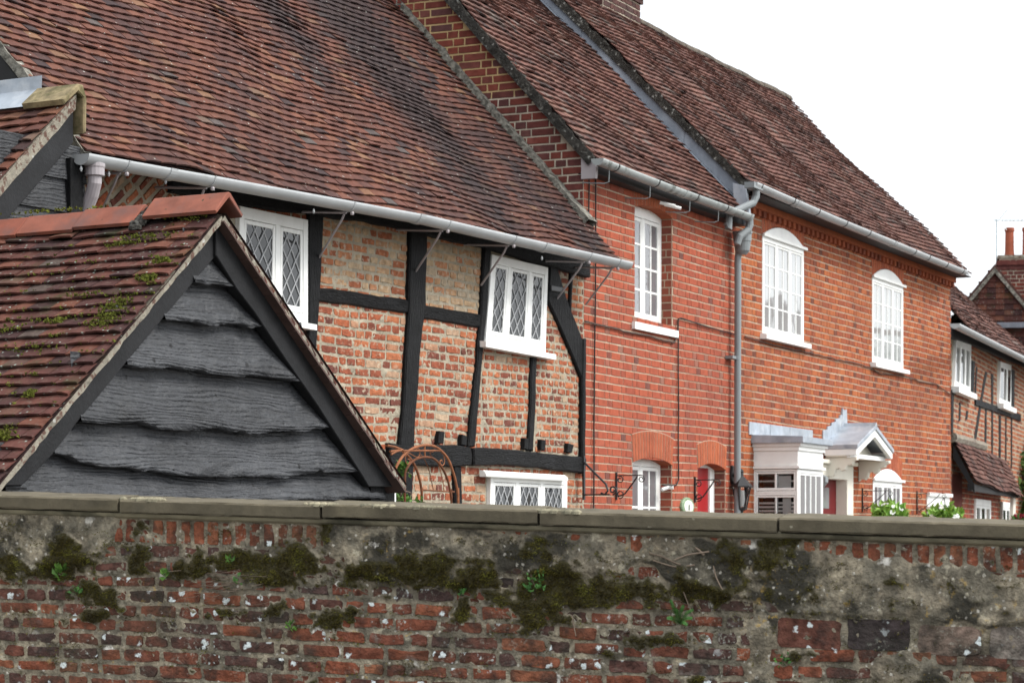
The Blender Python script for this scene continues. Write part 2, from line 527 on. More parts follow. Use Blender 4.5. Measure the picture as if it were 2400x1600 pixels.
M_PIPE = mat("grey_downpipe_paint", col=(0.1920, 0.2120, 0.2200), rough=0.42, spec=0.4, var=0.06, vscale=3)
M_PIPE_P = mat("mauve_grey_pipe", col=(0.3360, 0.3080, 0.3200), rough=0.45, var=0.06, vscale=3)
M_LEAD = mat("lead_sheet", col=(0.33, 0.37, 0.42), rough=0.5, spec=0.5, metal=0.25, var=0.2, vscale=4,
             layers=[dict(scale=6, lo=0.5, hi=0.7, col=(0.55, 0.57, 0.59), amt=0.6), dict(scale=3, lo=0.6, hi=0.75, col=(0.2, 0.22, 0.25), amt=0.6)], bumps=[('noise', 8, 0.3, 0.02)])
M_LEAD_D = mat("dark_lead_sheet", col=(0.15, 0.17, 0.205), rough=0.45, spec=0.5, metal=0.25, var=0.15, vscale=3,
               layers=[dict(scale=2.0, lo=0.5, hi=0.7, col=(0.36, 0.39, 0.44), amt=0.7, st=(1, 1, 0.5))], bumps=[('noise', 6, 0.3, 0.02)])
M_CABLE = mat("black_cable", col=(0.012, 0.012, 0.012), rough=0.6, var=0)
M_CABLE_B = mat("brown_cable", col=(0.07, 0.045, 0.035), rough=0.7, var=0)
M_IRON = mat("black_iron", col=(0.012, 0.012, 0.013), rough=0.4, spec=0.5, var=0)
M_RUST = mat("rusted_steel", ramp=[(0, (0.10, 0.035, 0.015)), (1, (0.26, 0.10, 0.045))], rough=0.85, var=0.3, vscale=14)
M_DOOR = mat("red_door_paint", col=(0.30, 0.012, 0.014), rough=0.35, spec=0.3, var=0.05, vscale=3)
M_DOOR_D = mat("dark_red_door_paint", col=(0.14, 0.014, 0.015), rough=0.5, spec=0.15, var=0.06, vscale=3)
M_REVEAL = M_RED_D
def glass(name, col, ior=1.75, rough=0.01, wob=0.0):
    m = mat(name, col=col, rough=rough, spec=0.5, var=0.1, vscale=1.5, ior=ior, bumps=[('noise', 2.2, wob, 0.05)] if wob else ())
    return m
M_GLASS_D = glass("leaded_glass", (0.022, 0.024, 0.026), 1.5, 0.01)
M_GLASS_2 = glass("window_glass_with_curtain", (0.16, 0.16, 0.17), 1.8, 0.01, 0.25)
M_GLASS_3 = glass("window_glass", (0.30, 0.31, 0.31), 3.0, 0.0, 0.03)  # pale base colour stands in for part of the reflected sky
M_GLASS_N = glass("pale_grey_glass", (0.23, 0.24, 0.245), 1.5, 0.02, 0.1)  # even grey base colour under a glossy surface
M_CAME = mat("lead_came", col=(0.36, 0.37, 0.38), rough=0.5, var=0.05)
M_STONE = mat("weathered_coping_stone", col=(0.1012, 0.0863, 0.0582), rough=0.93, var=0.22, vscale=7,
              layers=[dict(scale=11, lo=0.55, hi=0.75, col=(0.0688, 0.0615, 0.0431), amt=0.6), dict(kind='voro', scale=17, lo=0.06, hi=0.14, pick=0.9, col=(0.3400, 0.3153, 0.2405), amt=0.7),
                      dict(scale=2.5, lo=0.58, hi=0.75, col=(0.1295, 0.1126, 0.0664), amt=0.6)],
              bumps=[('noise', 80, 0.5, 0.004), ('noise', 12, 0.4, 0.01)])
M_MOULD = mat("coping_moulding", col=(0.27, 0.245, 0.17), rough=0.95, var=0.3, vscale=5, layers=[dict(scale=3.5, lo=0.5, hi=0.65, col=(0.05, 0.05, 0.035), amt=0.75)], bumps=[('noise', 50, 0.5, 0.006)])
M_WBRICK = mat("mossy_wall_brick", ramp=[(0, (0.0404, 0.0366, 0.0382)), (0.14, (0.0757, 0.0458, 0.0404)), (0.45, (0.1513, 0.0549, 0.0359)), (0.75, (0.2169, 0.0709, 0.0393)), (0.92, (0.2724, 0.1144, 0.0618)), (1.0, (0.2018, 0.1716, 0.1460))],
               rough=0.93, spec=0.2, var=0.45, vscale=19,
               layers=[dict(scale=9, lo=0.50, hi=0.64, col=(0.0303, 0.0272, 0.0253), amt=0.72, detail=8),
                       dict(scale=2.2, lo=0.50, hi=0.66, col=(0.0504, 0.0486, 0.0365), amt=0.55),
                       dict(scale=24, lo=0.60, hi=0.67, col=(0.4035, 0.2574, 0.0492), amt=0.75, mask=(4.1250, 0.6250, 0.7250)),
                       dict(kind='voro', scale=46, lo=0.16, hi=0.30, pick=0.62, col=(0.6305, 0.7007, 0.6739), amt=0.85, mask=(5.2500, 0.5750, 0.6750)),
                       dict(kind='voro', scale=19, lo=0.22, hi=0.32, pick=0.70, col=(0.7314, 0.8008, 0.8003), amt=0.92),
                       dict(scale=6, lo=0.60, hi=0.70, col=(0.3632, 0.3546, 0.3145), amt=0.38, detail=9),
                       dict(scale=60, lo=0.54, hi=0.64, col=(0.4540, 0.4719, 0.3931), amt=0.5, mask=(5.0, 0.50, 0.62))],
               bumps=[('noise', 55, 1.0, 0.012), ('noise', 18, 0.9, 0.025)])
M_WCEM = mat("stained_wall_mortar", ramp=[(0, (0.2688, 0.2296, 0.1680)), (1, (0.4256, 0.3696, 0.2688))], attr='g', rough=0.95, spec=0.2, var=0.45, vscale=13,
             layers=[dict(scale=5.5, lo=0.44, hi=0.56, col=(0.1481, 0.1421, 0.1152), amt=0.55, detail=8),
                     dict(scale=4.2, lo=0.50, hi=0.58, col=(0.0384, 0.0366, 0.0295), amt=0.92, detail=10, amask=('r', 0.2, 0.7)),
                     dict(scale=9, lo=0.52, hi=0.62, col=(0.0592, 0.0513, 0.0394), amt=0.45, detail=9),
                     dict(scale=16, lo=0.60, hi=0.68, col=(0.5920, 0.5422, 0.4078), amt=0.65),
                     dict(kind='voro', scale=11, lo=0.20, hi=0.32, pick=0.84, col=(0.8882, 0.8572, 0.7875), amt=0.9, mask=(2.8000, 0.4928, 0.5824)),
                     dict(kind='voro', scale=40, lo=0.16, hi=0.30, pick=0.72, col=(0.6808, 0.6448, 0.5625), amt=0.7),
                     dict(scale=26, lo=0.60, hi=0.68, col=(0.5032, 0.3223, 0.0703), amt=0.6, mask=(3, 0.5, 0.6)),
                     dict(scale=34, lo=0.48, hi=0.66, col=(0.0740, 0.0660, 0.0506), amt=0.6),
                     dict(kind='attr', ch='b', lo=0.30, hi=0.62, col=(0.0476, 0.0419, 0.0164), amt=0.9)],
             bumps=[('noise', 60, 1.0, 0.014), ('noise', 20, 0.9, 0.03)])
M_MOSS = mat("brown_green_moss", ramp=[(0, (0.030, 0.023, 0.009)), (0.35, (0.065, 0.052, 0.014)), (0.65, (0.115, 0.105, 0.022)), (0.85, (0.17, 0.17, 0.035)), (1, (0.26, 0.26, 0.06))], rough=0.95, spec=0.1, var=0.2)
M_MOSS_G = mat("yellow_green_moss", ramp=[(0, (0.035, 0.036, 0.010)), (0.6, (0.095, 0.105, 0.02)), (1, (0.19, 0.21, 0.04))], rough=0.95, spec=0.1, var=0.2)
M_LEAF = mat("green_leaf", ramp=[(0, (0.0375, 0.0900, 0.0150)), (1, (0.1050, 0.2175, 0.0375))], rough=0.6, var=0.15)
M_FERN = mat("fern_leaf", ramp=[(0, (0.0308, 0.0980, 0.0210)), (1, (0.0770, 0.1890, 0.0420))], rough=0.6, var=0.15)
M_LEAF_B = mat("basket_leaf", ramp=[(0, (0.10, 0.24, 0.03)), (1, (0.30, 0.48, 0.09))], rough=0.6, var=0.15)
M_PETAL = mat("white_petal", col=(0.75, 0.76, 0.74), rough=0.7, var=0.05)
M_PETAL_R = mat("crimson_petal", col=(0.22, 0.015, 0.03), rough=0.7, var=0.2)
M_TWIG = mat("dry_twig", ramp=[(0, (0.10, 0.075, 0.055)), (1, (0.26, 0.20, 0.15))], rough=0.9, var=0.2)
M_GROUND = mat("gravel_ground", col=(0.16, 0.14, 0.11), rough=0.95, var=0.3, vscale=20, bumps=[('noise', 40, 0.6, 0.02)])
M_PAVE = mat("paving_slab", col=(0.22, 0.21, 0.19), rough=0.9, var=0.2, vscale=4)
M_ROAD = mat("asphalt", col=(0.05, 0.05, 0.052), rough=0.92, var=0.2, vscale=30, bumps=[('noise', 120, 0.5, 0.004)])
M_TREE = mat("tree_foliage", ramp=[(0, (0.03, 0.06, 0.012)), (1, (0.10, 0.16, 0.03))], rough=0.7, var=0.2)
M_BARK = mat("tree_bark", col=(0.08, 0.06, 0.045), rough=0.95, var=0.3, bumps=[('noise', 20, 0.8, 0.02, (4, 4, 0.6))])
M_POT = mat("clay_chimney_pot", col=(0.2880, 0.0800, 0.0440), rough=0.85, var=0.15, vscale=5)
M_ALU = mat("aerial_metal", col=(0.35, 0.42, 0.45), rough=0.4, metal=0.7, var=0)
M_PLAQUE = mat("plaque_enamel", col=(0.70, 0.70, 0.62), rough=0.4, var=0.06, vscale=20)
M_PLAQUE_G = mat("plaque_green_rim", col=(0.17, 0.26, 0.15), rough=0.5, var=0.15, vscale=20, layers=[dict(scale=20, lo=0.5, hi=0.65, col=(0.5, 0.55, 0.45), amt=0.6)])
M_INK = mat("grey_ink", col=(0.14, 0.17, 0.16), rough=0.5, var=0)
M_BLIND = mat("white_blind_slat", col=(0.66, 0.66, 0.65), rough=0.5, var=0.03)
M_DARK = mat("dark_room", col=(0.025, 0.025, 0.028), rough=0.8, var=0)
m = bpy.data.materials.new("clear_window_glass")
m.use_nodes = True
N, L = m.node_tree.nodes, m.node_tree.links
N.clear()
o_ = N.new("ShaderNodeOutputMaterial"); mx_ = N.new("ShaderNodeMixShader"); tr_ = N.new("ShaderNodeBsdfTransparent")
gl_ = N.new("ShaderNodeBsdfGlossy"); fr_ = N.new("ShaderNodeFresnel")
gl_.inputs['Roughness'].default_value = 0.01; fr_.inputs['IOR'].default_value = 1.6
L.new(fr_.outputs[0], mx_.inputs[0]); L.new(tr_.outputs[0], mx_.inputs[1]); L.new(gl_.outputs[0], mx_.inputs[2]); L.new(mx_.outputs[0], o_.inputs[0])
M_CLEAR = m

# ------------------------------------------------------------------ building blocks
def V3(*a):
    return Vector(a)

def tile_roof(mb, O0, V0, O1, V1, T, N, tw=0.165, g=0.1, lo=None, hi=None, sag=0.03, lift=0.016, thick=0.013, jit=1.0, seed=0.0, tint=None, wav=0.012):
    """Courses of single plain tiles on the (slightly twisted) plane between edge lines O0+V0*t and O1+V1*t."""
    O0, O1, V0, V1, N = V3(*O0), V3(*O1), V3(*V0), V3(*V1), V3(*N).normalized()
    Lx = (O1 - O0).length
    V0n, V1n = V0.normalized(), V1.normalized()
    def P(x, t, h):
        k = x / Lx
        p = O0.lerp(O1, k) + V0n.lerp(V1n, k) * t
        s_ = sag * (nz(x * 0.55 + seed, t * 0.6, seed) + 0.45 * nz(x * 1.5, t * 1.3 + seed, 3.1)) if sag else 0
        return tuple(p + N * (h + s_))
    dark = (0.02, 0.5, 0.5)
    nx, nt = max(2, int(Lx / 0.5)), max(2, int(T / 0.5))
    for i in range(nx):                        # solid sheet below the tiles
        for j in range(nt):
            x0, x1, t0, t1 = Lx * i / nx, Lx * (i + 1) / nx, T * j / nt, T * (j + 1) / nt
            if hi: x0, x1 = min(x0, hi(t1)), min(x1, hi(t1))
            if lo: x0, x1 = max(x0, lo(t0)), max(x1, lo(t0))
            if x1 - x0 > 1e-3:
                mb.face([P(x0, t0, -0.012), P(x1, t0, -0.012), P(x1, t1, -0.012), P(x0, t1, -0.012)], dark)
    rows = int(T / g)
    for r in range(rows):
        t0 = r * g
        a, b = (lo(t0) if lo else 0.0), (hi(t0) if hi else Lx)
        x = a - (tw * 0.5 if r % 2 else 0.0) - R() * 0.01
        while x < b - 0.02:
            w = tw * (0.96 + 0.08 * R())
            xl, xr = max(x, a), min(x + w - 0.003, b)
            x += w
            if xr - xl < 0.025:
                continue
            xm = (xl + xr) / 2
            wv = wav * nz(xm * 1.1 + seed, r * 0.31, 7.7) + jit * 0.005 * (R() - 0.5)
            sk = jit * 0.006 * (R() - 0.5)
            lf = lift + jit * 0.007 * R() + (0.012 * R() * jit if R() < 0.06 else 0)
            rk = jit * 0.008 * (R() - 0.5)
            cb = 0.002 + 0.004 * R()
            tb, tt = t0 + wv, min(t0 + g * 1.22, T)
            top = [P(xl, tb + sk, lf + rk), P(xm, tb, lf + cb), P(xr, tb - sk, lf - rk), P(xr, tt, 0.002), P(xm, tt, 0.002 + cb), P(xl, tt, 0.002)]
            und = [P(xl, tb + sk, lf + rk - thick), P(xm, tb, lf + cb - thick), P(xr, tb - sk, lf - rk - thick)]
            c = tint(xm, t0) if tint else (min(1, max(0, random.gauss(0.5, 0.25))), 0.3, R())
            mb.add(top + und, [(0, 1, 4, 5), (1, 2, 3, 4), (0, 6, 7, 1), (1, 7, 8, 2), (0, 5, 6), (2, 8, 3)], c)
    return P

def bricks(mb, O, U, V, N, x0, x1, y0, y1, course=0.075, L_=0.225, bond='flemish', jt=0.010, h=0.006, rough=0, jit=0.0, holes=(), skip=None, tint=None, seed=0.0, wob=0.0):
    O, U, V, N = V3(*O), V3(*U), V3(*V), V3(*N)
    H_ = L_ / 2
    rows = int(round((y1 - y0) / course))
    def emit(xa, xb, ya, yb, c):
        if xb - xa < 0.022:
            return
        jq = jt * (0.55 + 0.9 * R()) if rough else jt
        xa, xb, ya, yb = xa + jq / 2, xb - jq / 2, ya + jq / 2, yb - jq / 2
        if xb - xa < 0.012:
            return
        def P(x, y, hh):
            dy = wob * nz(x * 0.8 + seed, y * 0.6, 2.2) if wob else 0
            return tuple(O + U * x + V * (y + dy) + N * hh)
        j = lambda: jit * (R() - 0.5)
        hh = h + 0.3 * jit * (R() - 0.5)
        if not rough:
            e = min(0.003, (xb - xa) * 0.2)
            c4 = [(xa + j(), ya + j()), (xb + j(), ya + j()), (xb + j(), yb + j()), (xa + j(), yb + j())]
            cx, cy = (xa + xb) / 2, (ya + yb) / 2
            fr = [P(x + e * (1 if x < cx else -1), y + e * (1 if y < cy else -1), hh) for x, y in c4]
            bk = [P(x, y, -0.004) for x, y in c4]
            mb.add(fr + bk, [(0, 1, 2, 3), (0, 4, 5, 1), (1, 5, 6, 2), (2, 6, 7, 3), (3, 7, 4, 0)], c)
        else:
            w, ht = xb - xa, yb - ya
            k = min(0.35 * ht, 0.3 * w) * (0.35 + 0.5 * R())
            out = []
            for (px_, py_, sx, sy) in ((xa, ya, 1, 1), (xb, ya, -1, 1), (xb, yb, -1, -1), (xa, yb, 1, -1)):
                a_ = [(px_ + sx * k, py_), (px_ + sx * k * 0.25, py_ + sy * k * 0.25), (px_, py_ + sy * k)]
                if (sx, sy) in ((-1, 1), (1, -1)):
                    a_.reverse()
                out += a_
                if (sx, sy) == (1, 1) or (sx, sy) == (-1, -1):
                    pass
            # order round the outline
            out = [out[2], out[1], out[0], out[5], out[4], out[3], out[8], out[7], out[6], out[11], out[10], out[9]]
            cx, cy = (xa + xb) / 2, (ya + yb) / 2
            out.sort(key=lambda p: math.atan2((p[1] - cy) / ht, (p[0] - cx) / w))
            mid = []
            for i in range(len(out)):
                a_, b_ = out[i], out[(i + 1) % len(out)]
                mid.append(a_)
                if math.hypot(b_[0] - a_[0], b_[1] - a_[1]) > 0.05:
                    mid.append(((a_[0] + b_[0]) / 2 + j() * 0.7, (a_[1] + b_[1]) / 2 + j() * 0.8))
            out = [(p[0] + j(), p[1] + j()) for p in mid]
            n = len(out)
            e = 0.006
            ins = inset(out, e)
            tx, ty = rough * 0.01 * (R() - 0.5), rough * 0.03 * (R() - 0.5)
            fr = [P(x, y, hh + tx * (x - cx) / w + ty * (y - cy) / ht * 0.3 + 0.25 * j()) for x, y in ins]
            bk = [P(x, y, -0.012) for x, y in out]
            ce = P(cx, cy, hh + 0.002 + 0.5 * j())
            fs = [(i, (i + 1) % n, 2 * n) for i in range(n)] + [(i, n + i, n + (i + 1) % n, (i + 1) % n) for i in range(n)]
            mb.add(fr + bk + [ce], fs, c)
    for r in range(rows):
        ya = y0 + r * course
        yc = ya + course / 2
        if bond == 'flemish':
            x = x0 - (0 if r % 2 == 0 else (L_ + H_) / 2) - 0.02 * R()
            k = r % 2
        else:
            x = x0 - (R() * L_ if bond != 'one' else 0)
            k = 0
        segs = []
        while x < x1:
            if bond == 'flemish':
                w = L_ if k % 2 == 0 else H_
                if bond == 'flemish' and R() < 0.04:
                    w = H_ if w == L_ else L_
            elif bond == 'one':
                w = x1 - x + 1e-4
            elif bond == 'header':
                w = H_ * (0.9 + 0.25 * R()) if R() < 0.7 else L_ * (0.8 + 0.2 * R())
            elif bond == 'stretch':
                w = L_ * (0.9 + 0.15 * R()) if R() < 0.85 else H_
            else:
                w = L_ * (0.85 + 0.2 * R()) if R() < 0.55 else H_ * (0.9 + 0.3 * R())
            k += 1
            segs.append((x, x + w, (w < L_ * 0.7)))
            x += w
        for xa, xb, hd in segs:
            iv = [(max(xa, x0), min(xb, x1))]
            for (ha, hb, za, zb) in holes:
                if za < yc < zb:
                    nv = []
                    for a, b in iv:
                        if hb <= a or ha >= b:
                            nv.append((a, b))
                        else:
                            if ha > a: nv.append((a, ha))
                            if hb < b: nv.append((hb, b))
                    iv = nv
            for a, b in iv:
                if skip and skip((a + b) / 2, yc):
                    continue
                c = tint((a + b) / 2, yc, hd) if tint else (R(), R(), R())
                emit(a, b, ya, ya + course, c)

def sheet(mb, fn, x0, x1, y0, y1, holes, t=(0.5, 0.5, 0.5)):
    xs = sorted({x0, x1, *[min(max(h[i], x0), x1) for h in holes for i in (0, 1)]})
    ys = sorted({y0, y1, *[min(max(h[i], y0), y1) for h in holes for i in (2, 3)]})
    for i in range(len(xs) - 1):
        for j in range(len(ys) - 1):
            cx, cy = (xs[i] + xs[i + 1]) / 2, (ys[j] + ys[j + 1]) / 2
            if any(h[0] < cx < h[1] and h[2] < cy < h[3] for h in holes):
                continue
            mb.face([fn(xs[i], ys[j]), fn(xs[i + 1], ys[j]), fn(xs[i + 1], ys[j + 1]), fn(xs[i], ys[j + 1])], t)

def wall_front(parent, x0, x1, z0, z1, holes, mbrick, mmort, reveal=0.1, depth=0.25, **kw):
    """Brick facade on y=0 with real openings, brick reveals and a core behind."""
    mo = MB()
    sheet(mo, lambda x, z: (x, 0.0, z), x0, x1, z0, z1, holes)
    sheet(mo, lambda x, z: (x, depth, z), x0, x1, z0, z1, holes)
    for (a, b, c, d) in holes:
        for p in ([(a, 0, c), (a, depth, c), (a, depth, d), (a, 0, d)], [(b, 0, c), (b, depth, c), (b, depth, d), (b, 0, d)],
                  [(a, 0, d), (b, 0, d), (b, depth, d), (a, depth, d)], [(a, 0, c), (b, 0, c), (b, depth, c), (a, depth, c)]):
            mo.face(p, (0.5, 0.5, 0.5))
    mo.build('mortar_bed', mmort, parent, fix=False)
    br = MB()
    bricks(br, (0, 0, 0), (1, 0, 0), (0, 0, 1), (0, -1, 0), x0, x1, z0, z1, holes=holes, **kw)
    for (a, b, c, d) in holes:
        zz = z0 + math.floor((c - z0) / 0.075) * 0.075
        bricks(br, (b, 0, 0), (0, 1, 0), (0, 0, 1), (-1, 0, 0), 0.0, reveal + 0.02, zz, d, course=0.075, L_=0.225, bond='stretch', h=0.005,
               tint=lambda x, y, hd: (0.02 + 0.3 * R(), R(), R()))  # low tints put the shade of the reveals into the brick colour
    return br.build('brick_face', mbrick, parent, fix=False)

def arch(parent, xa, xb, zs, rise, hgt, n, depth, splay=0.04, front=0.009, m=None, fillm=None, xtop=None):
    """Segmental arch of rubbed bricks over an opening; zs spring level, the wall hole reaches zs+rise."""
    m = m or M_RUB
    w = xb - xa
    def ins(k):
        return (xa + w * k, zs + rise * (1 - (2 * k - 1) ** 2))
    def ext(k):
        return (xa - splay + (w + 2 * splay) * k, zs + hgt + rise * 0.9 * (1 - (2 * k - 1) ** 2))
    mb = MB()
    for i in range(n):
        k0, k1 = i / n + 0.09 / n, (i + 1) / n - 0.09 / n
        P = [ins(k0), ins(k1), ext(k1), ext(k0)]
        mb.prism(P, fac, -front - 0.002 * R(), depth, 0.0015)
    mb.build('brick_arch', m, parent)
    mo = MB()
    N_ = 14
    poly = [ins(k / N_) for k in range(N_ + 1)]
    poly = [(p[0], p[1] + 0.004) for p in poly] + [(ext(k / N_)[0], ext(k / N_)[1] + 0.007) for k in range(N_, -1, -1)]
    mo.prism(poly, fac, -front + 0.003, depth - 0.004)
    mo.build('arch_mortar', fillm or M_MORT, parent)
    return ins

def quadmap(c4):
    """c4 = BL, BR, TR, TL as (x,z); returns W(p,q) in metres on that quad plus its width and height."""
    BL, BR, TR, TL = [Vector(c) for c in c4]
    w = ((BR - BL).length + (TR - TL).length) / 2
    h = ((TL - BL).length + (TR - BR).length) / 2
    def W(p, q):
        a, b = p / w, q / h
        c = BL * (1 - a) * (1 - b) + BR * a * (1 - b) + TR * a * b + TL * (1 - a) * b
        return c.x, c.y
    return W, w, h

def window(parent, c4, y, lights=3, cols=2, rows=4, fw=0.05, mw=0.045, sw=0.035, bar=0.018, kind='bars', gm=None, depth=0.06, sill=None, wm=None, tilt=0.02, top=0.0, hw=None, dia=(0.105, 0.15), proud=0.0, weights=None, pl=None, pd=0.014):
    wm = wm or M_WHITE
    gm = gm or M_GLASS_3
    W, w, h = quadmap(c4)
    pl = pl or (lambda x, hh, z: (x, hh, z))
    F = lambda p, q, hh: pl(W(p, q)[0], hh, W(p, q)[1])
    hw = hw or fw
    def wb(mb, p0, p1, q0, q1, h0, h1, ch=0.003):
        mb.prism([(p0, q0), (p1, q0), (p1, q1), (p0, q1)], F, h0, h1, ch)
    fm = MB()
    wb(fm, 0, fw, 0, h, y, y + depth); wb(fm, w - fw, w, 0, h, y, y + depth)
    wb(fm, fw, w - fw, h - hw, h, y + 0.001, y + depth); wb(fm, fw, w - fw, 0, fw, y + 0.001, y + depth)
    ws = weights or [1] * lights
    tot = w - 2 * fw - (lights - 1) * mw
    xs, x = [], fw
    for i in range(lights):
        lw = tot * ws[i] / sum(ws)
        xs.append((x, x + lw))
        x += lw
        if i < lights - 1:
            wb(fm, x, x + mw, fw, h - hw, y + 0.002, y + depth)
            x += mw
    win = fm.build('window', wm, parent)
    for (a, b) in xs:
        cm, pm = MB(), MB()
        q0, q1 = fw, h - hw
        g = 0.004
        yy = y + 0.004 - proud
        wb(cm, a + g, a + sw, q0 + g, q1 - g, yy, y + depth - 0.005); wb(cm, b - sw, b - g, q0 + g, q1 - g, yy, y + depth - 0.005)
        wb(cm, a + sw, b - sw, q1 - sw, q1 - g, yy + 0.001, y + depth - 0.005); wb(cm, a + sw, b - sw, q0 + g, q0 + sw * 1.4, yy + 0.001, y + depth - 0.005)
        ga, gb, gc, gd = a + sw, b - sw, q0 + sw * 1.4, q1 - sw
        yg = y + pd
        if kind == 'bars':
            for i in range(1, cols):
                xx = ga + (gb - ga) * i / cols
                wb(cm, xx - bar / 2, xx + bar / 2, gc, gd, yg - 0.006, y + depth - 0.008)
            for j in range(1, rows):
                zz = gc + (gd - gc) * j / rows
                wb(cm, ga, gb, zz - bar / 2, zz + bar / 2, yg - 0.005, y + depth - 0.01)
            for i in range(cols):
                for j in range(rows):
                    p0, p1 = ga + (gb - ga) * i / cols, ga + (gb - ga) * (i + 1) / cols
                    r0, r1 = gc + (gd - gc) * j / rows, gc + (gd - gc) * (j + 1) / rows
                    tx, ty = tilt * (R() - 0.5), tilt * (R() - 0.5)
                    pm.face([F(p, q, yg + tx * (p - p0) + ty * (q - r0)) for p, q in ((p0, r0), (p1, r0), (p1, r1), (p0, r1))])
        else:
            dw, dh = dia
            nx_, ny_ = int((gb - ga) / dw) + 3, int((gd - gc) / dh) + 3
            ox, oz = (ga + gb) / 2, gc
            for i in range(-nx_, nx_ + 1):
                for j in range(-1, 2 * ny_):
                    if (i + j) % 2:
                        continue
                    cx, cz = ox + i * dw / 2, oz + j * dh / 2
                    pg = clip_rect([(cx, cz - dh / 2), (cx + dw / 2, cz), (cx, cz + dh / 2), (cx - dw / 2, cz)], ga, gb, gc, gd)
                    if len(pg) < 3:
                        continue
                    tx, ty = tilt * (R() - 0.5), tilt * (R() - 0.5)
                    pm.face([F(p, q, yg + tx * (p - cx) + ty * (q - cz)) for p, q in pg])
            lm = MB()
            sl_ = dh / dw
            t_ = 0.0045
            for sg in (1, -1):
                for i in range(-2 * nx_ - 2 * ny_, 2 * nx_ + 2 * ny_):
                    x0 = ox + (i + 0.5) * dw
                    big = 6.0
                    L0 = (x0 - big, oz - sg * big * sl_)
                    L1 = (x0 + big, oz + sg * big * sl_)
                    nn = Vector((-(L1[1] - L0[1]), L1[0] - L0[0])).normalized() * t_
                    pg = clip_rect([(L0[0] - nn.x, L0[1] - nn.y), (L1[0] - nn.x, L1[1] - nn.y), (L1[0] + nn.x, L1[1] + nn.y), (L0[0] + nn.x, L0[1] + nn.y)], ga, gb, gc, gd)
                    if len(pg) > 2:
                        lm.prism(pg, F, yg - 0.006 - (0.001 if sg > 0 else 0), yg + 0.004)
            lm.build('leading', M_CAME, win)
        cm.build('casement', wm, win)
        pm.build('pane', gm, win, fix=False)
    if sill:
        pj, ov, th, dr = sill
        sm = MB()
        c = [W(-ov, 0), W(w + ov, 0)]
        (xa, za), (xb, zb) = c
        sm.hexa([pl(*c_) for c_ in ((xa, y - pj, za - th), (xb, y - pj, zb - th), (xb, y + 0.03, zb - th), (xa, y + 0.03, za - th),
                 (xa, y - pj, za - dr), (xb, y - pj, zb - dr), (xb, y + 0.03, zb - 0.001), (xa, y + 0.03, za - 0.001))])
        sm.build('sill', wm, win)
    return win

def gutter(parent, pts, r=0.06, m=None, name='gutter', straps=(), capl=True, capr=True, collars=(), strapm=None):
    """Half-round gutter swept along points (x, y, z of the rim centre line)."""
    m = m or M_GUT
    strapm = strapm or M_IRON
    pts = [V3(*p) for p in pts]
    n = 12
    mb = MB()
    def ring(p, rr):
        return [(p.x, p.y + rr * math.cos(math.pi + math.pi * k / n), p.z + rr * math.sin(math.pi + math.pi * k / n)) for k in range(n + 1)]
    for i in range(len(pts) - 1):
        a, b = ring(pts[i], r), ring(pts[i + 1], r)
        a2, b2 = ring(pts[i], r - 0.005), ring(pts[i + 1], r - 0.005)
        vs = a + b + a2 + b2
        N1 = n + 1
        fs = [(k, k + 1, N1 + k + 1, N1 + k) for k in range(n)] + [(2 * N1 + k, 3 * N1 + k, 3 * N1 + k + 1, 2 * N1 + k + 1) for k in range(n)]
        fs += [(0, N1, 3 * N1, 2 * N1), (n, 2 * N1 + n, 3 * N1 + n, N1 + n)]
        mb.add(vs, fs)
    for p, on in ((pts[0], capl), (pts[-1], capr)):
        if on:
            mb.face(ring(p, r + 0.002))
    g = mb.build(name, m, parent, smooth=False, fix=True)
    for pl in g.data.polygons:
        pl.use_smooth = len(pl.vertices) == 4
    def at(x):
        for i in range(len(pts) - 1):
            if pts[i].x <= x <= pts[i + 1].x:
                k = (x - pts[i].x) / (pts[i + 1].x - pts[i].x)
                return pts[i].lerp(pts[i + 1], k)
        return pts[-1] if x > pts[-1].x else pts[0]
    for x, w_, rr, nm in [(x, 0.016, r + 0.005, 'gutter_strap') for x in straps] + [(x, 0.07, r + 0.006, 'gutter_joint') for x in collars]:
        sm = MB()
        p = at(x)
        a, b = ring(V3(p.x - w_ / 2, p.y, p.z), rr), ring(V3(p.x + w_ / 2, p.y, p.z), rr)
        a2, b2 = ring(V3(p.x - w_ / 2, p.y, p.z), r), ring(V3(p.x + w_ / 2, p.y, p.z), r)
        for k in range(n):
            sm.hexa([a[k], b[k], b[k + 1], a[k + 1], a2[k], b2[k], b2[k + 1], a2[k + 1]])
        sm.build(nm, strapm if nm == 'gutter_strap' else m, g)
    return g, at

def spiral(c, r0, r1, a0, turns, ex, ez, n=22):
    """flat scroll in the plane of unit vectors ex, ez round c"""
    out = []
    for i in range(n + 1):
        k = i / n
        r = r0 + (r1 - r0) * k
        a = a0 + turns * 2 * math.pi * k
        out.append(tuple(V3(*c) + V3(*ex) * (r * math.cos(a)) + V3(*ez) * (r * math.sin(a))))
    return out

def leafs(mb, c, rad, n, size, flat=0.0, up=0.3):
    for _ in range(n):
        d = Vector((R() - 0.5, R() - 0.5, R() - 0.5)).normalized() * (R() ** 0.4)
        p = Vector((c[0] + d.x * rad[0], c[1] + d.y * rad[1], c[2] + d.z * rad[2]))
        ax = Vector((R() - 0.5, R() - 0.5, R() - 0.5 + up)).normalized()
        sd = ax.cross(Vector((R() - 0.5, R() - 0.5, R() - 0.5))).normalized()
        s_ = size * (0.6 + 0.8 * R())
        nn = ax.cross(sd) * s_ * 0.18
        mb.add([tuple(p), tuple(p + ax * s_ * 0.5 + sd * s_ * 0.32 + nn), tuple(p + ax * s_), tuple(p + ax * s_ * 0.5 - sd * s_ * 0.32 + nn)], [(0, 1, 2), (0, 2, 3)])

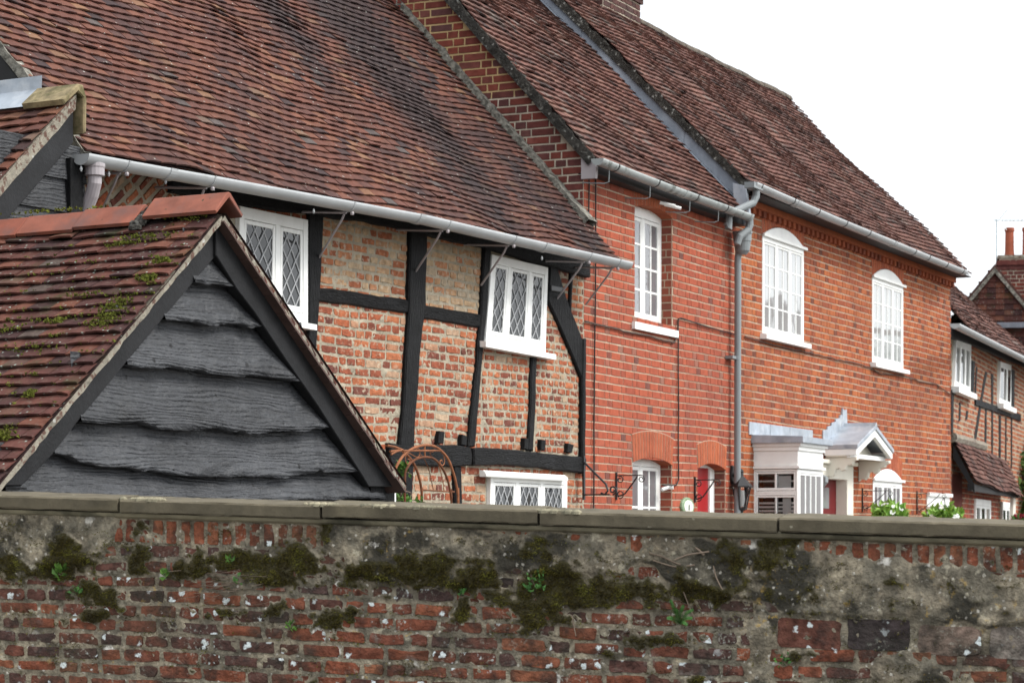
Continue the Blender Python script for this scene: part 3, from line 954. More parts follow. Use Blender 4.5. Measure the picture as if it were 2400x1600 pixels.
# photo crops used while measuring -> photo pixels
Z5 = lambda x, y: (500 + x / 1.96, 440 + y / 1.96)
C1 = lambda x, y: (x / 2.904, y / 2.904)
C2 = lambda x, y: (800 + x / 2.904, y / 2.904)
R1 = lambda x, y: (1300 + x / 3.137, 340 + y / 3.137)
R2 = lambda x, y: (1300 + x / 3.734, 800 + y / 3.734)
R3 = lambda x, y: (1700 + x / 3.137, 400 + y / 3.137)
R4 = lambda x, y: (1700 + x / 4.612, 900 + y / 4.612)
R5 = lambda x, y: (2100 + x / 3.92, 480 + y / 3.92)
R6 = lambda x, y: (2100 + x / 3.92, 860 + y / 3.92)
Q1 = lambda x, y: (1360 + x / 5.88, 1040 + y / 5.88)
SH = lambda x, y: (x / 1.96, 440 + y / 1.96)
DP = lambda x, y: (x / 0.98, y / 0.98)

def pts(fr, conv, L, b=0.0):
    return [fr.px(*conv(x, y), b) for x, y in L]

# ------------------------------------------------------------------ ground
g = MB(); g.face([(-400, -200, 0), (500, -200, 0), (500, 900, 0), (-400, 900, 0)]); g.build('ground', M_GROUND, kind='structure', fix=False)
g = MB(); g.box(-30, 60, -2.6, -0.3, -0.2, 0.11); g.build('pavement', M_PAVE, fr=FB, kind='structure')
g = MB(); g.face([(-30, -8.0, 0.004), (60, -8.0, 0.004), (60, -2.6, 0.004), (-30, -2.6, 0.004)]); g.build('road', M_ROAD, fr=FB, kind='structure', fix=False)

# ------------------------------------------------------------------ timber framed house
HA = thing('timber_framed_house', 'old black timber framed house with orange brick infill and a long sagging tiled roof', 'house', FA, (-3.7, 0, 0))
SLF = -7.45
w2 = pts(FA, Z5, [(1245, 706), (1520, 758), (1532, 366), (1275, 306)], -0.03)
w1 = pts(FA, Z5, [(100, 560), (428, 622), (428, 148), (116, 84)], -0.03)
w3 = pts(FA, Z5, [(1262, 1660), (1618, 1660), (1620, 1338), (1268, 1322)], -0.03)
def bbox(q, e=0.0):
    return (min(p[0] for p in q) + e, max(p[0] for p in q) - e, min(p[1] for p in q) + e, max(p[1] for p in q) - e)
holesA = [bbox(w1), bbox(w2), bbox(w3)]
mo = MB()
MX0, MSTEP = -5.45, 0.024
nmx, nmz = int(5.45 / MSTEP), int((4.19 - 1.3) / MSTEP)
for i in range(nmx + 1):
    for j in range(nmz + 1):
        x, z = MX0 + i * 5.45 / nmx, 1.3 + j * MSTEP
        h = 0.0045 + 0.006 * nz(x * 16, z * 16, 4) + 0.006 * nz(x * 40, z * 44, 8) + 0.010 * max(0, nz(x * 2.6, z * 2.6, 12) - 0.12)
        mo.v.append((x, -h, z))
for i in range(nmx):
    for j in range(nmz):
        q = i * (nmz + 1) + j
        mo.f.append((q, q + nmz + 1, q + nmz + 2, q + 1)); mo.t.append((R(), R(), R()))
mo.face([(SLF, 0, 0), (MX0, 0, 0), (MX0, 0, 4.19), (SLF, 0, 4.19)]); mo.face([(MX0, 0, 0), (-0.001, 0, 0), (-0.001, 0, 1.3), (MX0, 0, 1.3)])
mo.box(SLF, -0.001, 0.03, 4.6, 0.0, 3.9)
ZTOP = 4.16
mo.build('infill_mortar', M_LIME, HA, fix=False)
xB = FA.px(*Z5(915, 700))[0]; xC = FA.px(*Z5(1222, 700))[0]; xD = FA.px(*Z5(1468, 1000))[0]; xA = FA.px(*Z5(470, 400))[0]
zr1 = FA.px(*Z5(690, 525))[1]; zr2 = FA.px(*Z5(1090, 590))[1]; zH = FA.px(*Z5(1100, 1230))[1]
zPl = min(FA.px(*Z5(900, 190))[1] + 0.1, 4.18)
br = MB()
kw = dict(rough=1, jit=0.008, h=0.0085, jt=0.012, wob=0.02, holes=holesA)
O, U, V, Nn = (0, 0, 0), (1, 0, 0), (0, 0, 1), (0, -1, 0)
bricks(br, O, U, V, Nn, xA, xB, zH, zr1, course=0.072, L_=0.235, bond='mixed', seed=1, **kw)
bricks(br, O, U, V, Nn, xB, xC + 0.02, zH, zr2, course=0.070, L_=0.225, bond='mixed', seed=5, **kw)
bricks(br, O, U, V, Nn, xC + 0.03, xD, zH, zH + 1.35, course=0.068, L_=0.20, bond='header', seed=9, **kw)
bricks(br, O, U, V, Nn, xD + 0.02, -0.01, zH, 3.95, course=0.066, L_=0.19, bond='header', seed=13, **kw)
bricks(br, O, U, V, Nn, -4.4, -0.02, 0.9, zH, course=0.074, L_=0.235, bond='mixed', seed=17, **kw)
bricks(br, O, U, V, Nn, -5.42, xA - 0.1, 1.35, 4.1, course=0.073, L_=0.23, bond='mixed', seed=33, **kw)
# diagonal nogging near the left corner
c_, s_ = math.cos(math.radians(38)), math.sin(math.radians(38))
cx, cz = FA.px(*C1(880, 1300))
bricks(br, (cx, 0, cz), (c_, 0, s_), (-s_, 0, c_), Nn, -0.6, 0.7, -0.6, 0.75, course=0.074, L_=0.20, bond='stretch', rough=1, jit=0.01, h=0.008, jt=0.02, seed=21, skip=lambda x, y: cz + x * s_ + y * c_ > 4.12 or cx + x * c_ - y * s_ < SLF + 0.06)
br.build('brick_infill', M_OLD, HA, fix=False)
bp = MB()
bricks(bp, O, U, V, Nn, xA, xB, zr1 + 0.02, zPl, course=0.071, L_=0.215, bond='mixed', seed=25, tint=lambda x, z, hd: (min(1, max(0, 0.25 + (z - zr1) * 0.2 + 0.9 * (R() - 0.4))), R(), R()), **kw)
bricks(bp, O, U, V, Nn, xB, xC + 0.02, zr2 + 0.02, zPl, course=0.069, L_=0.21, bond='mixed', seed=29, tint=lambda x, z, hd: (min(1, 0.2 + R()), R(), R()), **kw)
bp.build('buff_brick_infill', M_OLD_P, HA, fix=False)

def timber(name, L, conv=Z5, front=-0.035, back=0.06, m=None, ch=0.012, b=-0.03, fr=FA, parent=None, wig=0.014):
    P = pts(fr, conv, L, b)
    Q = []
    for i in range(len(P)):                      # subdivide and wobble the edges: hand-hewn
        a_, b_ = P[i], P[(i + 1) % len(P)]
        n = max(1, int(math.hypot(b_[0] - a_[0], b_[1] - a_[1]) / 0.10))
        for k in range(n):
            t = k / n
            x, z = a_[0] + (b_[0] - a_[0]) * t, a_[1] + (b_[1] - a_[1]) * t
            Q.append((x + wig * (nz(x * 4, z * 4, 1) + 0.5 * nz(x * 12, z * 12, 3)), z + wig * (nz(x * 4, z * 4, 9) + 0.5 * nz(x * 12, z * 12, 5))))
    mb = MB()
    mb.prism(Q, fac, front, back, ch)
    return mb.build(name, m or M_BLACK, parent or HA)
timber('post', [(437, 110), (507, 115), (503, 250), (492, 460), (486, 560), (470, 900), (455, 1500), (405, 1500), (425, 900), (437, 640)])
timber('rail', [(480, 455), (700, 488), (900, 515), (896, 577), (700, 550), (480, 520)], m=M_BLACK_H, front=-0.03)
timber('post', [(902, 170), (980, 180), (978, 300), (970, 540), (958, 650), (940, 850), (928, 1000), (918, 1185), (908, 1500), (850, 1500), (850, 1185), (868, 1050), (880, 780), (893, 570)], front=-0.045)
timber('rail', [(955, 533), (1100, 560), (1230, 582), (1224, 642), (1100, 622), (950, 595)], m=M_BLACK_H, front=-0.03)
timber('post', [(1243, 250), (1276, 255), (1262, 480), (1240, 720), (1228, 850), (1212, 1050), (1200, 1188), (1168, 1185), (1188, 1000), (1205, 850), (1222, 650)], front=-0.04)
timber('post', [(1463, 770), (1487, 770), (1482, 950), (1470, 1210), (1446, 1205), (1458, 950)], front=-0.035)
timber('brace', [(1545, 340), (1572, 345), (1600, 440), (1640, 560), (1680, 660), (1702, 720), (1700, 890), (1690, 875), (1650, 780), (1600, 660), (1560, 570), (1536, 520)], front=-0.04)
timber('iron_strap', [(1540, 448), (1598, 458), (1602, 482), (1542, 474)], front=-0.058, back=-0.03, m=M_IRON, ch=0.004, wig=0)
timber('stud', [(1640, 395), (1653, 397), (1650, 480), (1645, 570), (1634, 560), (1640, 470)], front=-0.035)
timber('post', [(1690, 690), (1706, 690), (1704, 1000), (1702, 1310), (1684, 1310), (1688, 1000)], front=-0.05)
timber('wall_plate', [(-200, -30), (300, 20), (900, 110), (1250, 190), (1725, 330), (1725, 412), (1640, 395), (1540, 362), (1250, 282), (980, 222), (900, 200), (700, 162), (430, 122), (120, 80), (-200, 20)], m=M_BLACK_H, front=-0.05)
timber('bressummer', [(800, 1172), (920, 1188), (1060, 1182), (1170, 1186), (1180, 1230), (1175, 1275), (1100, 1282), (920, 1277), (800, 1270)], m=M_BLACK_H, front=-0.06)
timber('bressummer', [(1182, 1192), (1300, 1198), (1500, 1216), (1690, 1238), (1700, 1240), (1696, 1310), (1500, 1288), (1300, 1274), (1185, 1274)], m=M_BLACK_H, front=-0.065)
timber('post', [(1100, 1275), (1138, 1278), (1142, 1500), (1112, 1500)], front=-0.04)
for L in ([(1032, 1116), (1056, 1118), (1050, 1178), (1026, 1176)], [(1136, 1134), (1158, 1138), (1154, 1182), (1132, 1180)], [(1424, 1146), (1444, 1150), (1440, 1202), (1420, 1198)],
          [(1498, 1156), (1520, 1160), (1515, 1204), (1496, 1200)], [(1624, 1174), (1648, 1180), (1640, 1218), (1618, 1214)]):
    timber('joist_end', L, front=-0.05, back=-0.002, ch=0.006)
timber('brace', [(-80, 130), (-40, 20), (50, 40), (60, 60), (-10, 200), (-60, 220)], front=-0.03)
# windows
window(HA, w1, -0.045, lights=2, weights=[1.35, 1], kind='lattice', gm=M_GLASS_D, fw=0.06, mw=0.06, sw=0.035, tilt=0.10, hw=0.085, dia=(0.115, 0.165), sill=(0.045, 0.05, 0.05, 0.008))
window(HA, w2, -0.045, lights=3, weights=[0.9, 1.2, 0.85], kind='lattice', gm=M_GLASS_D, fw=0.06, mw=0.055, sw=0.03, tilt=0.10, hw=0.075, dia=(0.115, 0.165), sill=(0.055, 0.09, 0.055, 0.008))
o3 = window(HA, w3, -0.045, lights=3, kind='lattice', gm=M_GLASS_D, fw=0.055, mw=0.055, sw=0.033, tilt=0.08, hw=0.05, dia=(0.105, 0.165))
mb = MB()
hA, hB = FA.px(*Z5(1252, 1310), -0.1), FA.px(*Z5(1628, 1332), -0.1)
mb.prism([(-0.105, -0.015), (-0.10, -0.028), (-0.04, -0.028), (-0.04, 0.028), (-0.07, 0.026), (-0.095, 0.008)], lambda p, q, h: (hA[0] + (hB[0] - hA[0]) * h, p, hA[1] + (hB[1] - hA[1]) * h + q), 0, 1)
mb.build('hood_board', M_WHITE, o3)
# roof
TH1 = math.radians(47.7)
Vs = (0, math.cos(TH1), math.sin(TH1)); Ns = (0, -math.sin(TH1), math.cos(TH1))
def tint1(x, t):
    # soot-dark bands that run down the slope towards the right-hand end
    g_ = 1.25 * math.exp(-((x - 5.70 - 0.10 * t) / 0.62) ** 2) * min(1.2, 0.55 + 0.25 * t) + 1.0 * math.exp(-((x - 4.45) / 0.35) ** 2) * min(1, max(0, t - 0.9)) + 0.9 * math.exp(-((x - 7.0) / 0.4) ** 2) * max(0.25, 1.1 - 0.4 * t) + 0.5 * math.exp(-((x - 2.2) / 0.35) ** 2) * max(0, t - 1.6)
    return (min(1, max(0, random.gauss(0.5, 0.23))), min(1, max(0, 0.62 * g_ + 0.42 + 0.30 * nz(x * 1.7, t * 0.9, 3) + 0.22 * (R() - 0.5))), R())
mb = MB()
tile_roof(mb, (SLF - 0.04, -0.37, 3.92), Vs, (-0.01, -0.37, 3.985), Vs, 4.4, Ns, tw=0.148, g=0.078, sag=0.06, seed=3.0, lift=0.019, jit=0.9, wav=0.016, thick=0.013, tint=tint1)
rf = mb.build('roof', M_TILE, HA, fix=False)
mb = MB(); mb.face([(SLF, 2.58, 7.17), (-0.01, 2.58, 7.2), (-0.01, 5.6, 3.9), (SLF, 5.6, 3.9)]); mb.build('rear_roof_slope', M_TILE_B, HA, fix=False)
def strip(mb, x0, x1, b0, z0, sl, T, h0, h1, n=40, amp=0.01):
    """uneven fillet of mortar lying along a roof slope, between x0 and x1"""
    th = math.atan(sl)
    c, s = math.cos(th), math.sin(th)
    for i in range(n):
        q = []
        for t in (T * i / n, T * (i + 1) / n):
            e0, e1 = amp * nz(t * 9, x0, 1), amp * nz(t * 9, x1, 5)
            q.append([(x0 + e0, b0 + t * c - h * s, z0 + t * s + h * c) for h in (h0, h1 + e1 * 1.5)] + [(x1 + e1, b0 + t * c - h * s, z0 + t * s + h * c) for h in (h1 * 0.9 + e0, h0)])
        a, b = q
        mb.add(a + b, [(0, 1, 5, 4), (1, 2, 6, 5), (2, 3, 7, 6), (3, 0, 4, 7)])
mb = MB(); strip(mb, -0.15, 0.03, -0.08, 4.305, math.tan(TH1), 3.6, -0.02, 0.075, 60, 0.02); mb.build('mortar_fillet', M_VERGE, HA, fix=False)
mb = MB(); strip(mb, SLF - 0.05, SLF + 0.02, -0.37, 3.915, math.tan(TH1), 4.3, -0.055, 0.004, 50, 0.012); mb.build('verge_mortar', M_VERGE, HA, fix=False)
mb = MB(); mb.prism([(-0.05, 2.6), (-0.05, 4.16), (2.55, 7.02), (2.55, 2.6)], lambda p, q, h: (h, p, q), SLF - 0.02, SLF + 0.04); mb.build('gable_end_boarding', M_PITCH, HA)
# gutter with stays
GP = [(189, 374), (306, 395), (490, 427), (735, 471), (980, 515), (1204, 566), (1469, 624)]
gp = []
for u, v in GP:
    x, z = FA.px(u, v, -0.43)
    gp.append((x, -0.43, z + 0.035))
stays = [FA.px(u, v, -0.43)[0] for u, v in ((285, 395), (487, 425), (815, 487), (1040, 530), (1195, 562), (1372, 605), (1440, 616))]
gA, gat = gutter(HA, gp, r=0.067, m=M_GUT, straps=stays, strapm=M_GUT, collars=[FA.px(390, 408, -0.43)[0], FA.px(975, 515, -0.43)[0], FA.px(1270, 585, -0.43)[0]])
for x in stays:
    p = gat(x)
    mb = MB()
    mb.tube([(x, -0.40, p.z - 0.085), (x + 0.02, -0.36, p.z - 0.13), (x + 0.22, -0.03, p.z - 0.36)], 0.009, 6)
    mb.tube([(x, -0.42, p.z - 0.075), (x - 0.03, 0.0, p.z - 0.045)], 0.010, 6)
    mb.lathe([(0.012, -0.012), (0.016, 0), (0.012, 0.012)], (x + 0.02, -0.455, p.z - 0.08), 8)
    mb.build('gutter_stay', M_PIPE_P, gA)
mb = MB()
for u, v in ((190, 389), (255, 401), (388, 419), (735, 489), (1270, 600)):
    x, z = FA.px(u, v, -0.43)
    mb.lathe([(0.003, 0.0), (0.010, -0.02), (0.004, -0.035)], (x, -0.43, z), 6)
mb.build('drip_bead', M_GUT, gA)
# downpipe at the left
dx, dz = FA.px(222, 395, -0.43)
mb = MB()
mb.tube([(dx, -0.43, dz + 0.05), (dx, -0.43, dz - 0.02), (dx, -0.43, dz - 0.09), (dx + 0.01, -0.40, dz - 0.16), (dx + 0.03, -0.30, dz - 0.32), (dx + 0.05, -0.2, dz - 0.52), (dx + 0.05, -0.2, 0.1)], 0.045, 14)
mb.lathe([(0.055, -0.05), (0.062, -0.045), (0.062, 0.0), (0.066, 0.01), (0.066, 0.03), (0.052, 0.035)], (dx, -0.43, dz), 16)
mb.build('downpipe', M_PIPE_P, HA, smooth=False)

# ------------------------------------------------------------------ lean-to on the left of the timber house
yW = -0.44
pa = FA.px(180, 236, yW); pb = FA.px(0, 442, yW)
LT = thing('weatherboarded_lean_to', 'black weatherboarded lean-to with mossy tiles and lead flashing at the left edge', 'outbuilding', FA, (-8.6, 1.0, 0))
slp = Vector((pa[0] - pb[0], 0, pa[1] - pb[1])); lenp = slp.length; sv = slp.normalized()
ext = 1.3
o0 = Vector((pa[0], yW, pa[1])) - sv * (lenp + ext) + Vector((0, 0, 0.05))
mb = MB()
tile_roof(mb, tuple(o0), tuple(sv), tuple(o0 + Vector((0, 3.6, 0))), tuple(sv), lenp + ext, (-sv.z, 0, sv.x), tw=0.158, g=0.10, sag=0.03, seed=31, jit=1.2,
          lift=0.022)
mb.build('roof', M_TILE, LT, fix=False)
def along(t, dz=0.0):                       # point on the verge line, t metres below the apex
    return (pa[0] - sv.x * t, pa[1] - sv.z * t + dz)
mb = MB()
n = 30
for i in range(n):
    t0, t1 = (lenp + ext) * i / n, (lenp + ext) * (i + 1) / n
    a, b = along(t0, 0.045), along(t1, 0.045)
    c, d = along(t1, -0.055 + 0.012 * nz(t1 * 7)), along(t0, -0.055 + 0.012 * nz(t0 * 7))
    mb.hexa([(d[0], yW + 0.01, d[1]), (c[0], yW + 0.01, c[1]), (c[0], yW + 0.1, c[1]), (d[0], yW + 0.1, d[1]), (a[0], yW, a[1]), (b[0], yW, b[1]), (b[0], yW + 0.1, b[1]), (a[0], yW + 0.1, a[1])])
mb.build('verge_mortar', M_VERGE_L, LT)
mb = MB()
mb.prism([along(0.0, -0.05), along(lenp + ext, -0.05), along(lenp + ext, -0.26), along(0.0, -0.26)], fac, yW + 0.025, yW + 0.07, 0.006)
mb.build('bargeboard', M_BARGE, LT)
ztop = pa[1]
for i in range(9):
    z1 = ztop - 0.28 - i * 0.2
    mb = MB()
    for k in range(14):
        xa, xb = -10.4 + k * 0.21, -10.4 + (k + 1) * 0.21
        lo = [z1 - 0.21 + 0.012 * nz(x * 2, i * 3.1) for x in (xa, xb)]
        mb.hexa([(xa, yW + 0.085, lo[0]), (xb, yW + 0.085, lo[1]), (xb, yW + 0.12, lo[1]), (xa, yW + 0.12, lo[0]), (xa, yW + 0.108, z1 + 0.02), (xb, yW + 0.108, z1 + 0.02), (xb, yW + 0.12, z1 + 0.02), (xa, yW + 0.12, z1 + 0.02)])
    mb.build('weatherboard', M_BOARD, LT)
mb = MB(); mb.prism([(-10.4, 0), (pa[0] + 0.06, 0), (pa[0] + 0.06, pa[1] - 0.12), (pa[0] - 0.02, pa[1] - 0.1), (-10.4, along(3.4)[1])], fac, yW + 0.125, yW + 3.6); mb.build('wall', M_PITCH, LT)
xc = FA.px(207, 400, yW)[0]
mb = MB(); mb.box(xc - 0.1, xc + 0.02, yW + 0.06, yW + 0.11, 0, pa[1] - 0.35); mb.build('corner_board', M_BLACK, LT)
mb = MB()
mb.prism([(pa[0] - 0.17, pa[1] - 0.02), (pa[0] - 0.02, pa[1] + 0.10), (pa[0] + 0.03, pa[1] + 0.10), (pa[0] + 0.065, pa[1] + 0.02), (pa[0] + 0.06, pa[1] - 0.20), (pa[0] + 0.035, pa[1] - 0.20), (pa[0] + 0.03, pa[1] + 0.02), (pa[0] - 0.02, pa[1] + 0.05), (pa[0] - 0.15, pa[1] - 0.05)], fac, yW - 0.03, yW + 0.30, 0.008)
mb.build('ridge_cap', mat("mossy_cap_tile", col=(0.20, 0.16, 0.09), rough=0.9, var=0.4, vscale=12, layers=[dict(scale=9, lo=0.5, hi=0.65, col=(0.06, 0.06, 0.02), amt=0.7)], bumps=[('noise', 40, 0.5, 0.006)]), LT)
mb = MB()
nn_ = 14
for i in range(nn_):
    y0_, y1_ = yW + 0.30 + i * 0.22, yW + 0.30 + (i + 1) * 0.22
    e0, e1 = 0.02 * nz(i * 0.9, 2), 0.02 * nz((i + 1) * 0.9, 2)
    A0, A1 = along(0.19 + e0, 0.095), along(0.19 + e1, 0.095)
    mb.face([(A0[0], y0_, A0[1]), (A1[0], y1_, A1[1]), (pa[0] + 0.02, y1_, pa[1] + 0.105), (pa[0] + 0.02, y0_, pa[1] + 0.105)])
    mb.face([(pa[0] + 0.02, y0_, pa[1] + 0.105), (pa[0] + 0.02, y1_, pa[1] + 0.105), (pa[0] + 0.025, y1_, pa[1] + 0.19), (pa[0] + 0.025, y0_, pa[1] + 0.19)])
mb.build('lead_flashing', M_LEAD, LT, fix=False)

# ------------------------------------------------------------------ outbuilding with the black gable, behind the garden wall
yS = -2.5
Lp = FA.px(0, 1128, yS); Pp = FA.px(524, 497, yS); Rp = FA.px(950, 1134, yS)
SHD = thing('outbuilding', 'small outbuilding with black waney edge boarded gable and mossy red tiled roof', 'outbuilding', FA, (Pp[0], -1.4, 0))
lv = Vector((Pp[0] - Lp[0], 0, Pp[1] - Lp[1])); lT = lv.length; lv.normalize()
rv = Vector((Pp[0] - Rp[0], 0, Pp[1] - Rp[1])); rT = rv.length; rv.normalize()
o0 = Vector((Lp[0], yS, Lp[1])) - lv * 0.12
mb = MB()
P_shed = tile_roof(mb, tuple(o0), tuple(lv), tuple(o0 + Vector((0, 2.1, 0))), tuple(lv), lT + 0.10, (-lv.z, 0, lv.x), tw=0.155, g=0.087, sag=0.022, seed=47, jit=1.1, lift=0.022, wav=0.012)
mb.build('roof_slope', M_TILE_S, SHD, fix=False)
o1 = Vector((Rp[0], yS, Rp[1])) - rv * 0.02
mb = MB()
tile_roof(mb, tuple(o1), tuple(rv), tuple(o1 + Vector((0, 2.1, 0))), tuple(rv), rT, (-rv.z, 0, rv.x), tw=0.155, g=0.087, sag=0.0, seed=53, jit=1.3, lift=0.024, wav=0.0)
mb.build('roof_slope', M_TILE_S, SHD, fix=False)
for (o_, v_, T_, d0, d1, nm, mt, yf) in ((o0, lv, lT + 0.1, -0.048, -0.012, 'verge_mortar', M_VERGE_L, 0.012), (o1, rv, rT, -0.040, -0.008, 'verge_mortar', M_VERGE_L, 0.004)):
    mb = MB()
    nv = Vector((-v_.z, 0, v_.x)) if v_.x > 0 else Vector((v_.z, 0, -v_.x))
    n = 46
    for i in range(n):
        q = []
        for t in (T_ * i / n, T_ * (i + 1) / n):
            p = o_ + v_ * t
            e = 0.007 * nz(t * 12, d0 * 50)
            q.append([p + nv * (d0 + e) + Vector((0, yf + e, 0)), p + nv * d1 + Vector((0, yf - 0.004 + e, 0)), p + nv * d1 + Vector((0, 0.11, 0)), p + nv * (d0 + e) + Vector((0, 0.11, 0))])
        a, b = q
        mb.add([tuple(x) for x in a + b], [(0, 1, 5, 4), (1, 2, 6, 5), (2, 3, 7, 6), (3, 0, 4, 7)])
    mb.build(nm, mt, SHD, fix=False)
mb = MB()
for i in range(16):
    p0, p1 = o1 + rv * (rT * i / 16), o1 + rv * (rT * (i + 0.97) / 16)
    nv = Vector((rv.z, 0, -rv.x))
    e = 0.01 * R()
    mb.hexa([tuple(p + nv * h + Vector((0, y, 0))) for h in (-0.052, -0.041) for p, y in ((p0, -0.005 - e), (p1, -0.005 - e), (p1, 0.14), (p0, 0.14))])
mb.build('undercloak', mat("brown_undercloak", col=(0.075, 0.045, 0.038), rough=0.7, var=0.2), SHD)
def shed_poly(L, conv, b):
    return pts(FA, conv, L, b)
mb = MB(); mb.prism(shed_poly([(998, 165), (1000, 305), (880, 445), (740, 612), (560, 828), (355, 1078), (240, 1228), (100, 1368), (-30, 1368), (-30, 1345), (60, 1290), (500, 757), (850, 332)], SH, yS + 0.07), fac, yS + 0.07, yS + 0.115, 0.005)
mb.build('bargeboard', M_BARGE, SHD)
mb = MB(); mb.prism(shed_poly([(14, 180), (14, 312), (110, 468), (190, 572), (335, 792), (480, 1000), (690, 1330), (715, 1372), (880, 1372), (868, 1345), (770, 1215), (600, 960), (430, 690), (220, 355), (58, 115)], Z5, yS + 0.05), fac, yS + 0.05, yS + 0.115, 0.005)
mb.build('bargeboard', M_BARGE, SHD)
edges = [[(870, 440), (960, 447), (1095, 467)],
         [(737, 610), (830, 618), (900, 630), (935, 636), (960, 627), (1010, 624), (1070, 630), (1105, 648), (1135, 634), (1190, 632)],
         [(566, 820), (660, 835), (740, 828), (800, 828), (860, 838), (930, 858), (1000, 866), (1060, 872), (1100, 864), (1200, 872), (1360, 895)],
         [(355, 1078), (420, 1085), (480, 1080), (600, 1078), (640, 1092), (690, 1110), (850, 1118), (900, 1106), (980, 1106), (1050, 1118), (1100, 1132), (1250, 1117), (1360, 1118), (1400, 1106), (1495, 1098)],
         [(236, 1226), (330, 1262), (420, 1280), (560, 1288), (610, 1300), (640, 1294), (750, 1320), (850, 1326), (900, 1324), (1005, 1332), (1030, 1324), (1200, 1328), (1220, 1334), (1390, 1312), (1418, 1294), (1430, 1306), (1500, 1308), (1630, 1300)],
         [(20, 1412), (300, 1420), (800, 1430), (1200, 1436), (1390, 1432), (1700, 1424)]]
yb_ = yS + 0.14
prev = None
def interp(P, x):
    if x <= P[0][0]: return P[0][1]
    for i in range(len(P) - 1):
        if P[i][0] <= x <= P[i + 1][0]:
            k = (x - P[i][0]) / (P[i + 1][0] - P[i][0])
            k = k * k * (3 - 2 * k)
            return P[i][1] + (P[i + 1][1] - P[i][1]) * k
    return P[-1][1]
bandtop = Pp[1] - 0.06
for bi, e in enumerate(edges):
    P = [FA.px(*SH(x, y), yb_) for x, y in e]
    xa, xb = P[0][0] - 0.06, P[-1][0] + 0.06
    mb = MB()
    nx_, ny_ = 150, 9
    grid = []
    for i in range(nx_ + 1):
        x = xa + (xb - xa) * i / nx_
        z0 = interp(P, x) + 0.006 * nz(x * 13, bi * 3.3) + 0.004 * nz(x * 31, bi * 5.1) - 0.035 * max(0, nz(x * 4.5, bi * 2.7, 4) - 0.25)
        zt = (interp(prev, x) + 0.05) if prev else bandtop - abs(x - Pp[0]) * 0.2
        col = []
        for j in range(ny_ + 1):
            k = j / ny_
            z = z0 + (zt - z0) * k
            lip = 0.014 * max(0, 1 - k * 6) * nz(x * 5, bi)
            y = yb_ - 0.080 * (1 - k) ** 1.3 + 0.010 * nz(x * 2.2, z * 2.5, bi * 1.7) + 0.004 * nz(x * 7, z * 9, bi) - lip
            col.append((x, y, z))
        col.insert(0, (x, yb_ + 0.02, z0 + 0.004))
        grid.append(col)
    m_ = ny_ + 2
    vs = [p for c in grid for p in c]
    fs = [(i * m_ + j, (i + 1) * m_ + j, (i + 1) * m_ + j + 1, i * m_ + j + 1) for i in range(nx_) for j in range(m_ - 1)]
    mb.add(vs, fs)
    o = mb.build('waney_board', M_BOARD, SHD, fix=False, smooth=True)
    prev = P
mb = MB()
mb.prism([(Lp[0] + 0.12, 0.0), (Rp[0] - 0.12, 0.0), (Rp[0] - 0.12, Rp[1] + 0.02), (Pp[0], Pp[1] - 0.12), (Lp[0] + 0.12, Lp[1] + 0.02)], fac, yS + 0.165, yS + 2.1)
mb.build('wall', M_PITCH, SHD)
q_ = FA.px(*Z5(765, 1372), yS + 0.1)
mb = MB(); mb.box(q_[0] - 0.13, q_[0] + 0.02, yS + 0.08, yS + 0.2, q_[1] - 0.35, q_[1]); mb.box(q_[0] + 0.03, q_[0] + 0.2, yS + 0.12, yS + 0.3, q_[1] - 0.5, q_[1] - 0.01)
mb.build('post_head', M_BLACK, SHD)
q_ = FA.px(*SH(60, 1375), yS + 0.1)
mb = MB(); mb.box(q_[0] - 0.08, q_[0] + 0.07, yS + 0.075, yS + 0.2, q_[1] - 0.12, q_[1]); mb.build('plate_end', M_BLACK, SHD)
# ridge tiles
up = Vector((0, 0, 1))
yy = yS - 0.035
for i, ln in enumerate((0.50, 0.42, 0.40, 0.36, 0.42)):
    y0_, y1_ = yy, yy + ln - 0.008
    dz_ = 0.030 - 0.012 * i * (1 if i < 3 else 0.8) + (0.016 if i == 0 else 0)
    ap = (Pp[0] + 0.004, Pp[1] + 0.060 + dz_)
    lo_l = (ap[0] - 0.125, ap[1] - 0.125 * lv.z / lv.x * 1.08)
    lo_r = (ap[0] + 0.13, ap[1] - 0.13 * (rv.z / -rv.x) * 1.08)
    th = 0.02
    pol = [lo_l, (ap[0] - 0.015, ap[1] - 0.004), (ap[0], ap[1]), (ap[0] + 0.015, ap[1] - 0.004), lo_r, (lo_r[0] - 0.012, lo_r[1] - 0.016), (ap[0], ap[1] - 0.030), (lo_l[0] + 0.012, lo_l[1] - 0.016)]
    mb = MB(); mb.prism(pol, fac, y0_, y1_, 0.004); mb.build('ridge_tile', M_RIDGE, SHD)
    yy += ln + (0.06 if i == 0 else 0.004)
mb = MB()
for i in range(26):
    y_ = yS + 0.46 + 0.07 * R()
    x_ = Pp[0] - 0.15 * R()
    mb.lathe([(0.02, -0.02), (0.02, 0.0), (0.008, 0.010)], (x_, y_, Pp[1] + 0.055 - (Pp[0] - x_) * 0.8), 6)
mb.build('bedding_mortar', M_VERGE_D, SHD)
